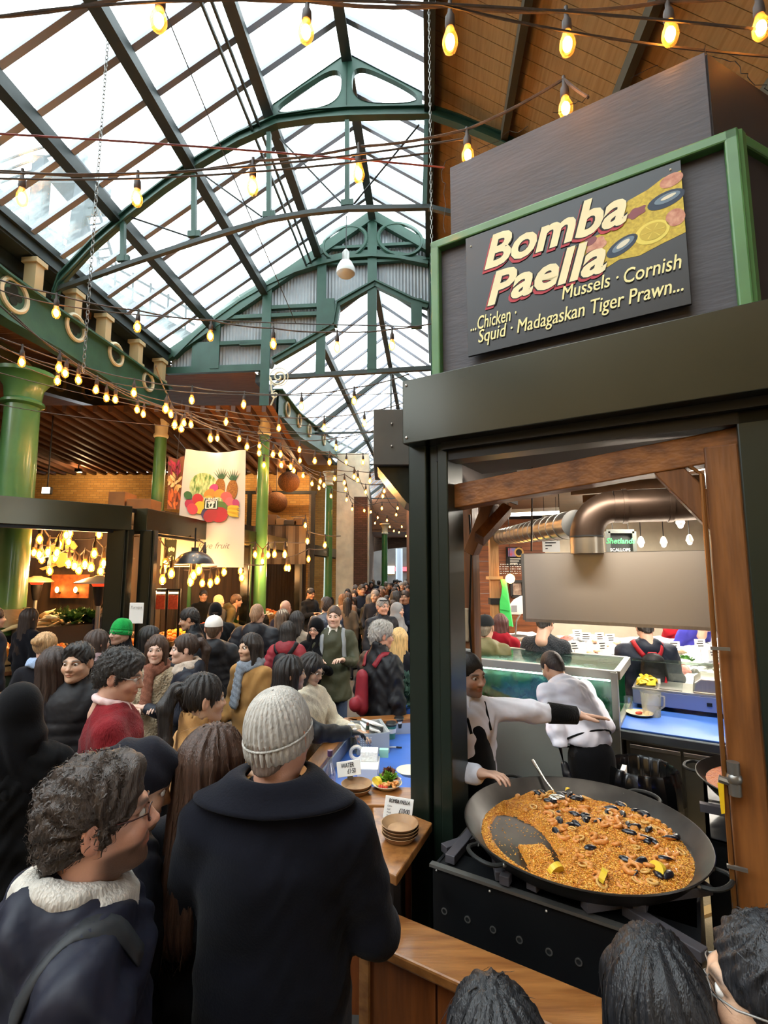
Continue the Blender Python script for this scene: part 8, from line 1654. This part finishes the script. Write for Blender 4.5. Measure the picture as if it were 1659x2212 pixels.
def peacoat_collar(P, col):                                               # deep folded collar and shoulder seam
    I = INFO[P.name]; up, s = I['up'], I['s']; b = MB(); NA, NT = 36, 8
    for i in range(NA + 1):
        a = math.radians(-140 + 280 * i / NA); sa, ca = math.sin(a), math.cos(a)
        for j in range(NT + 1):
            t = j / NT; p = np.array((.082 * sa, -.014 - .088 * ca, 1.545)) * (1 - t) + np.array((.22 * sa, -.03 - .112 * ca, 1.474 + .012 * abs(sa))) * t; p[2] += .016 * math.sin(math.pi * min(1, t * 1.8)); b.pts([up(p)])
    for i in range(NA):
        for j in range(NT): k = i * (NT + 1) + j; b.face((k, k + 1, k + NT + 2, k + NT + 1))
    ob = b.build('coat_collar', cloth(col, 'wool'), P, smooth='all', local=True, fix=False); ob.modifiers.new('s', 'SOLIDIFY').thickness = .009
def strap(P, pts, w, col, name='bag_strap', kind='nylon', th=.008, parent=None):   # ribbon laid onto the jacket
    I = INFO[P.name]; ps = []; b = MB()
    for p, q in zip(pts[:-1], pts[1:]): ps += [np.array(p) * (1 - k / 6) + np.array(q) * k / 6 for k in range(6)]
    ps.append(np.array(pts[-1])); X = []; N = []
    for p in ps: p = I['up'](p); i = np.argmin(((I['jV'] - p) ** 2).sum(1)); X.append(I['jV'][i]); N.append(I['jN'][i])
    X = np.array(X); N = np.array(N)
    for _ in range(3): X[1:-1] = (X[:-2] + X[1:-1] * 2 + X[2:]) / 4; N[1:-1] = (N[:-2] + N[1:-1] * 2 + N[2:]) / 4
    for k in range(len(X)): t = X[min(k + 1, len(X) - 1)] - X[max(k - 1, 0)]; sd_ = np.cross(t, N[k]); sd_ /= np.linalg.norm(sd_) + 1e-9; b.pts([X[k] + N[k] * th - sd_ * w / 2, X[k] + N[k] * th * 1.6, X[k] + N[k] * th + sd_ * w / 2])
    for k in range(len(X) - 1):
        for j in range(2): b.face((3 * k + j, 3 * k + j + 1, 3 * k + j + 4, 3 * k + j + 3))
    ob = b.build(name, cloth(col, kind), parent or P, smooth='all', local=True, fix=False); ob.modifiers.new('s', 'SOLIDIFY').thickness = .006; return ob
def backpack(P, col, col2=None, sz=1.0):
    I = INFO[P.name]; up, s = I['up'], I['s']; c = SDF(); c.rc(up((0, -.22, 1.05)), up((0, -.21, 1.30)), .12 * sz, .10 * sz, k=.03, flat=.7); c.ell(up((0, -.29, 1.08)), (.09 * sz, .05, .10 * sz), k=.02); V, Q = c.mesh(.014); bp = link('backpack', np_mesh('backpack', V, Q, cloth(col, 'nylon')), None, P)
    ROOTM[bp.name] = ROOTM[P.name]
    if col2:
        for x in (-1, 1): b = MB(); b.prism([(x * .05, 1.0), (x * .1, 1.02), (x * .07, 1.2), (x * .045, 1.1)], -.335, -.32, 'y'); b.build('red_panel', cloth(col2, 'nylon'), bp, local=True)
        b = MB(); b.tube([Vector(up((x, -.2, z))) for x, z in ((-.06, 1.36), (-.03, 1.41), (.03, 1.41), (.06, 1.36))], .014, 6); b.build('grab_handle', cloth(col2, 'nylon'), bp, local=True)
        b = MB(); b.box((0, -.345, 1.15), (.03, .006, .06)); b.box((0, -.345, 1.04), (.06, .006, .015)); b.build('reflector', WHITE, bp, local=True)
    for x in (-1, 1): 
        strap(P, [(x * .07, -.15, 1.38), (x * .10, -.09, 1.475), (x * .105, .03, 1.46), (x * .12, .10, 1.32), (x * .13, .08, 1.15)], .05, col2 or col, 'shoulder_strap', parent=bp)
def held_cup(P, i, col='#f0ece2'):
    I = INFO[P.name]; w = I['arm'][i][2]; d = w - I['arm'][i][1]; d = d / np.linalg.norm(d); q = w + d * .1; Rz = I['Rz']; wq = Rz @ q + np.array(I['loc']); b = MB(); b.lathe([(0, -.05), (.028, -.05), (.038, .05), (.0, .05)], Vector(wq), 16); t = b.build('paper_cup', M('held_cup' + col[1:], col, .6), None, smooth=True); return t
# ------------------------------------------------------------------ foreground
NAVY = '#12131d'; BLK = '#0b0b0d'
pA = person('man with wavy brown hair, dark glasses and pale scarf at lower left', 205, 1640, 1.78, 58, skin='ruddy', hair='wavy', hcol='#33271f', top='#191b2a', tkind='nylon', res=2, beard=.8, glasses='#3a1712', scarf='#c4beb4', scarfk='snood', hood=True, hem=.62, wide=1.14, head=(4, -3, 0), wr=.014)
strap(pA, [(.12, .10, 1.40), (.13, .03, 1.48), (.16, -.06, 1.46), (.17, -.14, 1.32), (.12, -.17, 1.1), (.05, -.18, .9)], .045, '#2c2e31')
pB = person('man in grey ribbed beanie and navy overcoat seen from behind', 602, 1486, 1.85, 4, skin='ruddy', hair='buzz', hcol='#6a5a50', top='#10111a', tkind='wool', res=2, hat='beanie', hatc='#b3aea6', hem=.42, wide=1.14, arms=('front', 'front'), head=(14, 2, -3), wr=.005, hands=False)
peacoat_collar(pB, '#10111a')
pC = person('woman with long glossy brown hair beside the navy overcoat', 468, 1566, 1.71, 18, 'f', 'fair', 'long', '#3b2416', '#15151b', 'wool', res=2, hem=.5, arms=('down', 'mouth'), head=(10, 4, 0), wide=1.05, hands=False)
pD = person('person in dark knitted cap looking right behind the wavy haired man', 310, 1606, 1.69, 64, 'm', 'tan', 'buzz', '#1a1512', '#13141c', 'nylon', res=2, hat='turban', hatc='#1d1d25', hood=True, beard=.2, head=(0, 14, 0))
pE = person('woman with dark ponytail and camel coat facing right', 440, 1455, 1.70, 54, 'f', 'asian', 'pony', '#17100d', '#b98c58', 'wool', res=2, collar='stand', hem=.5, arms=('front', 'front'), head=(0, 2, 0))
pF = person('man in red sweater with pink shirt collar and thin glasses', 272, 1405, 1.79, 66, 'm', 'fair', 'thick', '#26221f', '#7d2026', 'knit', res=2, collar='#e6c7c4', glasses='#b9b5ae', hem=.84, wide=1.1, belly=.06, arms=('front', 'front'), head=(16, 12, 0), wr=.006)
pG = person('person in a long black headscarf and cloak at the left edge', 45, 1478, 1.68, -20, 'f', 'tan', None, '#111111', BLK, 'wool', res=2, hijab='#0c0c0f', hem=.1, wide=1.15, legs_on=False, wr=.012, arms=('pocket', 'pocket'))
pH = person('young man in black puffer jacket with stern face and earbuds', 172, 1388, 1.74, 170, 'm', 'asian', 'quiff', '#100d0c', '#121217', 'nylon', res=2, puff=1, collar='stand', hem=.8, arms=('pocket', 'pocket'), head=(6, 0, 0))
pI = person('woman with long hair fading to copper beside the puffer jacket man', 118, 1398, 1.71, -30, 'f', 'asian', 'vlong', '#2a1a12', '#1c1a20', 'nylon', res=1, puff=1, hem=.6, arms=('pocket', 'pocket'))
pJ = person('blonde woman with a pale blue scarf seen from behind', 100, 1366, 1.68, 0, 'f', 'fair', 'bun', '#a8865c', '#15151b', 'wool', res=1, scarf='#9fb4d4', hem=.6, arms=('pocket', 'pocket'))
strap(pJ, [(-.1, -.17, 1.05), (.02, -.16, 1.25), (.11, -.08, 1.45), (.1, .1, 1.4)], .02, '#5a4638')
pK = person('person in bright green beanie and glasses drinking from a cup', 262, 1336, 1.74, 204, 'm', 'pale', 'crop', '#3a2a1e', '#131316', 'wool', res=1, hat='beanie', hatc='#1f9a48', glasses='#1a1a1a', arms=('down', 'mouth'), hpose=('relaxed', 'grip'), hem=.7, collar='stand', head=(0, 4, 0))
tag(held_cup(pK, 1), 'small paper cup at the mouth of the green beanie person', 'cup')
pL = person('woman with freckled face and beige fleece coat facing the camera', 340, 1372, 1.66, 166, 'f', 'pale', 'long', '#3a2618', '#a8977c', 'fleece', res=1, scarf='#8a5a48', hem=.45, arms=('front', 'front'))
pM = person('woman in dark navy jacket in profile looking left', 402, 1370, 1.68, 246, 'f', 'pale', 'pony', '#33231a', '#171a26', 'nylon', res=1, hood=True, hem=.7, scarf='#c8b8a8', scarfk='snood', arms=('front', 'down'))
pN = person('person in white cap and black hooded puffer seen from behind', 463, 1330, 1.76, -10, 'm', 'fair', 'crop', '#4a3626', '#14151a', 'nylon', res=1, puff=1, hat='cap', hatc='#e9e6e0', hood=True, hem=.75, arms=('front', 'front'))
pO = person('woman in long camel coat with grey scarf and long dark hair', 542, 1368, 1.66, 204, 'f', 'asian', 'vlong', '#1c120d', '#a27a48', 'wool', res=1, scarf='#8b94a0', hem=.25, arms=('down', 'pocket'), head=(14, 0, 0))
pP = person('man with cropped hair and dark hooded jacket seen from behind', 556, 1303, 1.82, 8, 'm', 'fair', 'buzz', '#8a6a4e', '#11131b', 'nylon', res=1, hood=True, puff=1, hem=.7, wide=1.15, arms=('pocket', 'pocket'))
pQ = person('person in cream beanie and cream fleece seen from behind', 611, 1316, 1.70, 10, 'f', 'fair', 'bob', '#5a4634', '#b5a68c', 'fleece', res=1, hat='beanie', hatc='#ddd2bb', hem=.7, arms=('front', 'front'))
pR = person('woman with dark hair and red padded hood seen from behind', 622, 1342, 1.63, 5, 'f', 'fair', 'bob', '#17110e', '#8e2b34', 'nylon', res=1, puff=1, hood=True, hem=.7, arms=('pocket', 'pocket')); backpack(pR, '#15171c')
pS = person('woman in black headscarf and glasses holding a phone', 682, 1336, 1.65, 186, 'f', 'fair', None, '#1a1310', '#0e0e11', 'wool', res=1, hijab='#0d0d10', glasses='#2a2020', hem=.4, arms=('front', 'front'), hpose=('grip', 'grip'), head=(10, 8, 0))
pT = person('man in olive green jacket and blue jeans facing the camera', 722, 1308, 1.80, 182, 'm', 'pale', 'crop', '#3a2a20', '#3d3f2c', 'nylon', '#34435c', res=1, collar='#d8d4cc', hem=.72, arms=('front', 'front'), wide=1.05); backpack(pT, '#8f9498')
pU = person('woman with long black hair reaching over the serving counter', 628, 1416, 1.64, 66, 'f', 'asian', 'long', '#140e0c', '#131317', 'nylon', res=2, puff=0, hem=.7, wide=1.05, arms=('front', 'front'), arm_pts=(None, ((.22, .22, 1.29), (.19, .44, 1.29))), gloves='#101012', hpose=('relaxed', 'relaxed'), lean=10)
pV = person('woman in cream sweater with dark fringe eating at the counter', 682, 1414, 1.58, 116, 'f', 'asian', 'long', '#17100d', '#d5cbb4', 'knit', res=2, hem=.8, arms=('front', 'front'), arm_pts=(((-.22, .12, 1.15), (-.16, .35, 1.13)), ((.2, .1, 1.14), (.06, .3, 1.16))), head=(0, 22, 0), glasses='#8a7a66')
pW = person('grey haired man in black jacket beyond the counter', 826, 1342, 1.75, 48, 'm', 'ruddy', 'thick', '#9a968f', '#101116', 'nylon', res=2, collar='stand', hem=.7, wide=1.1, glasses='#3a3a3a', head=(18, 6, 0), arms=('down', 'down')); backpack(pW, '#7d1a26', None, .62)
pX = person('woman with long blonde hair behind the grey haired man', 862, 1356, 1.62, 20, 'f', 'fair', 'long', '#b89660', '#15151a', 'wool', res=1, hem=.6)
pY_ = person('man with sunglasses on his head and a tan shoulder bag', 826, 1292, 1.80, 150, 'm', 'ruddy', 'short', '#8a8580', '#1f2026', 'nylon', res=1, collar='stand', hem=.72, wide=1.1); strap(pY_, [(-.16, .15, 1.05), (0, .15, 1.25), (.12, .06, 1.46), (.12, -.1, 1.42)], .04, '#6a4f34')
I_ = INFO[pY_.name]; b = MB(); b.ball(I_['up']((-.24, .05, .9)), (.07, .17, .16), 14, 10); loc_part(pY_, 'shoulder_bag', b, cloth('#8a6a44', 'leather'))
b = MB(); b.tube([I_['HM'] @ Vector((.075 * math.cos(a), .02 + .085 * math.sin(a), .095)) for a in np.linspace(.2, 2.94, 14)], .008, 6); loc_part(pY_, 'sunglasses', b, BLACKM)
pZ = person('woman in grey headscarf and burgundy coat with a dark backpack', 858, 1302, 1.70, 120, 'f', 'fair', None, '#333333', '#3a1a1e', 'wool', res=1, hijab='#8e8c8c', hem=.4); backpack(pZ, '#1a2238')
# ------------------------------------------------------------------ around the fruit stall
person('woman with long dark hair in dark coat near the thick column', 66, 1314, 1.72, 20, 'f', 'fair', 'long', '#2a1e18', '#14141a', 'wool', res=1, hem=.5)
person('person in dark grey coat cut by the left edge of the picture', -12, 1312, 1.78, 30, 'm', 'fair', 'short', '#3a2a20', '#23242c', 'wool', res=1, hem=.5, wide=1.15)
person('bearded stall worker in navy sweatshirt looking down at the produce', 240, 1290, 1.80, 100, 'm', 'tan', 'thick', '#1c1411', '#161c2c', 'knit', res=1, beard=.9, head=(0, 20, 0), arms=('front', 'front'))
person('woman with brown hair and checked scarf behind the green beanie', 212, 1360, 1.66, 30, 'f', 'fair', 'mid', '#35251c', '#2a2326', 'wool', res=1, scarf='#b09aa0', hem=.6)
person('woman with straight black hair in profile facing the till booth', 325, 1352, 1.65, 70, 'f', 'fair', 'mid', '#120e0d', '#101014', 'wool', res=1, hem=.6)
person('young man with dark quiff leaning over the till in black coat', 405, 1314, 1.78, 258, 'm', 'tan', 'short', '#15100e', '#121319', 'nylon', res=1, collar='stand', hem=.7, lean=8, arms=('front', 'front'), head=(0, 12, 0))
person('person in black beanie and black ribbed jacket seen from behind', 466, 1301, 1.78, -20, 'm', 'fair', 'crop', '#2a1e18', '#131417', 'knit', res=1, hat='beanie', hatc='#0e0e10', hem=.8, wide=1.1)
person('man in olive coat bending over the fruit with cropped hair', 512, 1284, 1.80, 62, 'm', 'fair', 'short', '#4a3626', '#5a5234', 'wool', res=1, hood=True, lean=24, hem=.7, arms=('front', 'front'))
person('person in cream woollen hat behind the olive coat', 473, 1285, 1.74, 110, 'm', 'pale', 'crop', '#8a7a66', '#4a4a44', 'wool', res=1, hat='beanie', hatc='#c9b38e', hem=.7)
person('shop worker in black standing at the back of the fruit stall', 440, 1275, 1.78, 150, 'm', 'tan', 'short', '#120e0c', '#101010', 'knit', res=1)
person('bald man in dark jumper beside the second stall post', 617, 1296, 1.76, 20, 'm', 'ruddy', None, '#c09a7a', '#17192a', 'wool', res=1)
person('person with dark hair, grey coat and sky blue bag strap', 642, 1320, 1.68, 12, 'f', 'fair', 'bob', '#171210', '#9a8d7c', 'wool', res=1, hem=.6); 
person('man in dark shirt standing behind the far fruit counter', 673, 1271, 1.80, 130, 'm', 'tan', 'short', '#140f0d', '#1a1c20', 'knit', res=1, head=(0, 15, 0), arms=('front', 'front'))
person('man with short brown hair and blue padded jacket seen from behind', 706, 1290, 1.80, 5, 'm', 'fair', 'short', '#33241b', '#2a3345', 'leather', res=1, hem=.75, wide=1.1)
person('woman in burgundy leather coat holding a cup', 765, 1275, 1.72, 185, 'f', 'fair', 'long', '#1f1512', '#54161c', 'leather', res=1, hem=.6, arms=('front', 'hold'))
person('woman in white padded coat seen from behind', 741, 1283, 1.66, 30, 'f', 'fair', 'mid', '#6a4a30', '#d8d0c4', 'nylon', res=1, puff=1, hem=.5)
person('person in mushroom brown coat next to the white padded coat', 752, 1280, 1.72, 10, 'f', 'fair', 'mid', '#3a281e', '#8a6f5c', 'wool', res=1, hem=.5)
person('woman in dark hooded coat in front of the green bin', 800, 1283, 1.70, 20, 'f', 'fair', 'mid', '#5a5550', '#2c2a22', 'nylon', res=1, hood=True, hem=.5)
# ------------------------------------------------------------------ chefs and fish hall
pc1 = person('chef in white jacket and black apron stretching out one arm', 1012, 1410, 1.725, 152, 'm', 'fair', 'crop', '#140f0c', '#dcdce6', 'nylon', '#111111', res=2, beard=.55, hem=.88, wide=1.08, head=(-4, 6, 4), lean=3, hpose=('open', 'relaxed'), arms=('front', 'front'), arm_pts=(((-.38, .14, 1.40), (-.60, .26, 1.385)), None), collar='#e6e4ea', wr=.009)
I_ = INFO[pc1.name]; up_ = I_['up']; b = MB(); sh, e, w = I_['arm'][0]; dd = (w - e) / np.linalg.norm(w - e)
b.tube([Vector(e + (w - e) * .42), Vector(w + dd * .02)], [.062, .052], 16); loc_part(pc1, 'black_cuff', b, cloth('#0c0c0d', 'knit'))
c = SDF(); c.rc(up_((0, .03, .55)), up_((0, .035, 1.12)), .19, .155, k=.03, flat=.74); c.rc(up_((0, .05, 1.1)), up_((0, .075, 1.30)), .14, .085, k=.03, flat=.8); c.put(lambda P_: .02 - P_[..., 1], (-9,) * 3, (9,) * 3, 'i', .02); V, Q = c.mesh(.015); link('apron', np_mesh('apron', V, Q, cloth('#0d0d0f', 'wool')), None, pc1)
b = MB(); b.tube([Vector(up_(p)) for p in ((-.07, .135, 1.33), (-.075, .07, 1.47), (-.05, -.05, 1.50), (.05, -.05, 1.50), (.075, .07, 1.47), (.07, .135, 1.33))], .008, 6); loc_part(pc1, 'apron_strap', b, cloth('#0d0d0f', 'wool'))
b = MB(); b.lathe([(.036, -.012), (.038, 0), (.036, .012)], (0, 0, 0), 16, Matrix.Translation(Vector(I_['arm'][1][2])) ); loc_part(pc1, 'wristband', b, cloth('#0c0c0d', 'knit'))
pc2 = person('second chef in white jacket bending over with his back turned', 1182, 1424, 1.70, -18, 'm', 'tan', 'crop', '#2a1d16', '#d6d4de', 'nylon', '#0d0d10', res=2, hem=.99, wide=1.1, lean=38, at=(1.50, 3.80), head=(-8, 25, 0), arms=('down', 'front'), hands=True, gloves='#15151a', wr=.009)
I_ = INFO[pc2.name]; up_ = I_['up']; b = MB(); b.tube([Vector(up_((.205 * math.cos(a), .15 * math.sin(a), 1.03))) for a in np.linspace(0, 2 * math.pi, 30)], .007, 6); loc_part(pc2, 'apron_tie', b, cloth('#0d0d10', 'wool'))
c = SDF(); c.rc((0, .0, .45), (0, 0, .86), .19, .175, k=.03, flat=.8); V, Q = c.mesh(.02); link('apron', np_mesh('apron', V, Q, cloth('#0d0d10', 'wool')), None, pc2)
person('man in dark cap and olive hooded jacket at the fish counter', 1048, 1328, 1.76, 25, 'm', 'fair', 'buzz', '#6a5a4a', '#6b6340', 'nylon', res=1, hat='cap', hatc='#1b1b1c', hood=True, hem=.75, wide=1.1)
person('woman with red brown curls and crimson coat at the fish counter', 1081, 1326, 1.68, 20, 'f', 'fair', 'bob', '#4a1f16', '#8e1622', 'wool', res=1, hood=True, hem=.6, wide=1.1)
person('man in charcoal fleece picking from the fish counter', 1180, 1318, 1.80, 40, 'm', 'fair', 'short', '#2a2420', '#23262b', 'fleece', res=1, hem=.78, wide=1.08, arms=('down', 'front'), head=(0, 20, 0))
pbk = person('man in navy jacket with a red and black backpack', 1388, 1332, 1.735, 12, 'm', 'fair', 'short', '#2a2420', '#1a2130', 'nylon', res=1, hem=.75, wide=1.28, head=(0, 25, 0), hood=True, arms=('front', 'front')); backpack(pbk, '#131315', '#b0202c', 1.15)
person('fishmonger in red top leaning over the ice', 1478, 1318, 1.80, 205, 'm', 'fair', 'short', '#3a2a20', '#b51f2a', 'wool', res=1, lean=38, arms=('front', 'front'), wide=1.1)
person('fishmonger in violet blue top leaning over the ice', 1522, 1322, 1.80, 165, 'm', 'fair', 'short', '#3a2a20', '#3c3a9a', 'wool', res=1, lean=38, arms=('front', 'front'), wide=1.1)
person('passer-by in navy coat glimpsed left of the stall timber post', 978, 1318, 1.78, 30, 'm', 'fair', 'short', '#5a4636', '#1c2436', 'wool', res=1, hem=.6, at=(1.05, 7.4))
# ------------------------------------------------------------------ heads at the lower right
person('child with glossy black hair below the wooden parapet', 1068, 2128, 1.50, -20, 'f', 'asian', 'mid', '#0e0e12', '#141418', 'wool', res=2)
person('person with straight black hair in front of the gas burner', 1412, 2018, 1.56, 15, 'f', 'asian', 'long', '#0c0c10', '#141418', 'wool', res=2)
person('person in glasses cut off by the right edge at lower right', 1672, 1992, 1.62, -35, 'm', 'asian', 'short', '#121216', '#1c1e24', 'wool', res=2, glasses='#8a8580', head=(-25, 0, 0), hands=False)
# ------------------------------------------------------------------ far crowd: a dozen figures, then copies of them
rc_ = random.Random(5); protos = []
CROWD = [('#15161c', '#1a1310', 'm', 'short'), ('#2a2622', '#3a2a1e', 'f', 'long'), ('#3a1c20', '#140f0d', 'f', 'long'), ('#1c2433', '#2a1e16', 'm', 'short'), ('#4a4234', '#6a4a30', 'f', 'mid'), ('#0f1013', '#4a4038', 'm', 'crop'), ('#6a5c4c', '#1a1310', 'f', 'mid'), ('#23252c', '#8a8078', 'm', 'short'), ('#7a2a26', '#1c1410', 'f', 'bob'), ('#1a1a1e', '#120d0b', 'm', 'thick')]
spots = []
for k in range(72):
    Yd = 9.5 + 22 * (k / 72) ** 1.2; lo_, hi_ = 745, 884; px = rc_.uniform(lo_ + (Yd - 9) * .8, hi_); spots.append((px, Yd))
far_l = {0: 'shopper in near black coat in the far crowd', 1: 'long haired shopper in brown coat in the far crowd', 2: 'long haired shopper in burgundy coat in the far crowd', 3: 'shopper in slate blue coat in the far crowd', 4: 'shopper in olive brown coat in the far crowd', 5: 'cropped haired shopper in black coat in the far crowd', 6: 'shopper in taupe coat in the far crowd', 7: 'grey haired shopper in dark coat in the far crowd', 8: 'shopper with bobbed hair and rust red coat in the far crowd', 9: 'thick haired shopper in charcoal coat in the far crowd'}
for k, (px, Yd) in enumerate(spots):
    i = k % 10; q = pY(px, 1290, Yd); rot = -math.radians(rc_.choice((0, 10, -15, 180, 170, 200, 90, 160)))
    if k < 10:
        cc = CROWD[i]; P = person(far_l[i], 0, 0, rc_.uniform(1.64, 1.84), 0, cc[2], rc_.choice(('fair', 'pale', 'tan', 'asian')), cc[3], cc[1], cc[0], 'wool', res=0, hem=rc_.choice((.5, .7, .8)), at=(q.x, q.y), arms=rc_.choice((('down', 'down'), ('pocket', 'pocket'), ('front', 'down'))), group=far_l[i].split(' in the')[0] + 's', hands=False); P.rotation_euler = (0, 0, rot); protos.append(P)
    else: copy_tree(protos[i], None, (q.x, q.y, 0), (0, 0, rot), rc_.uniform(.96, 1.04))
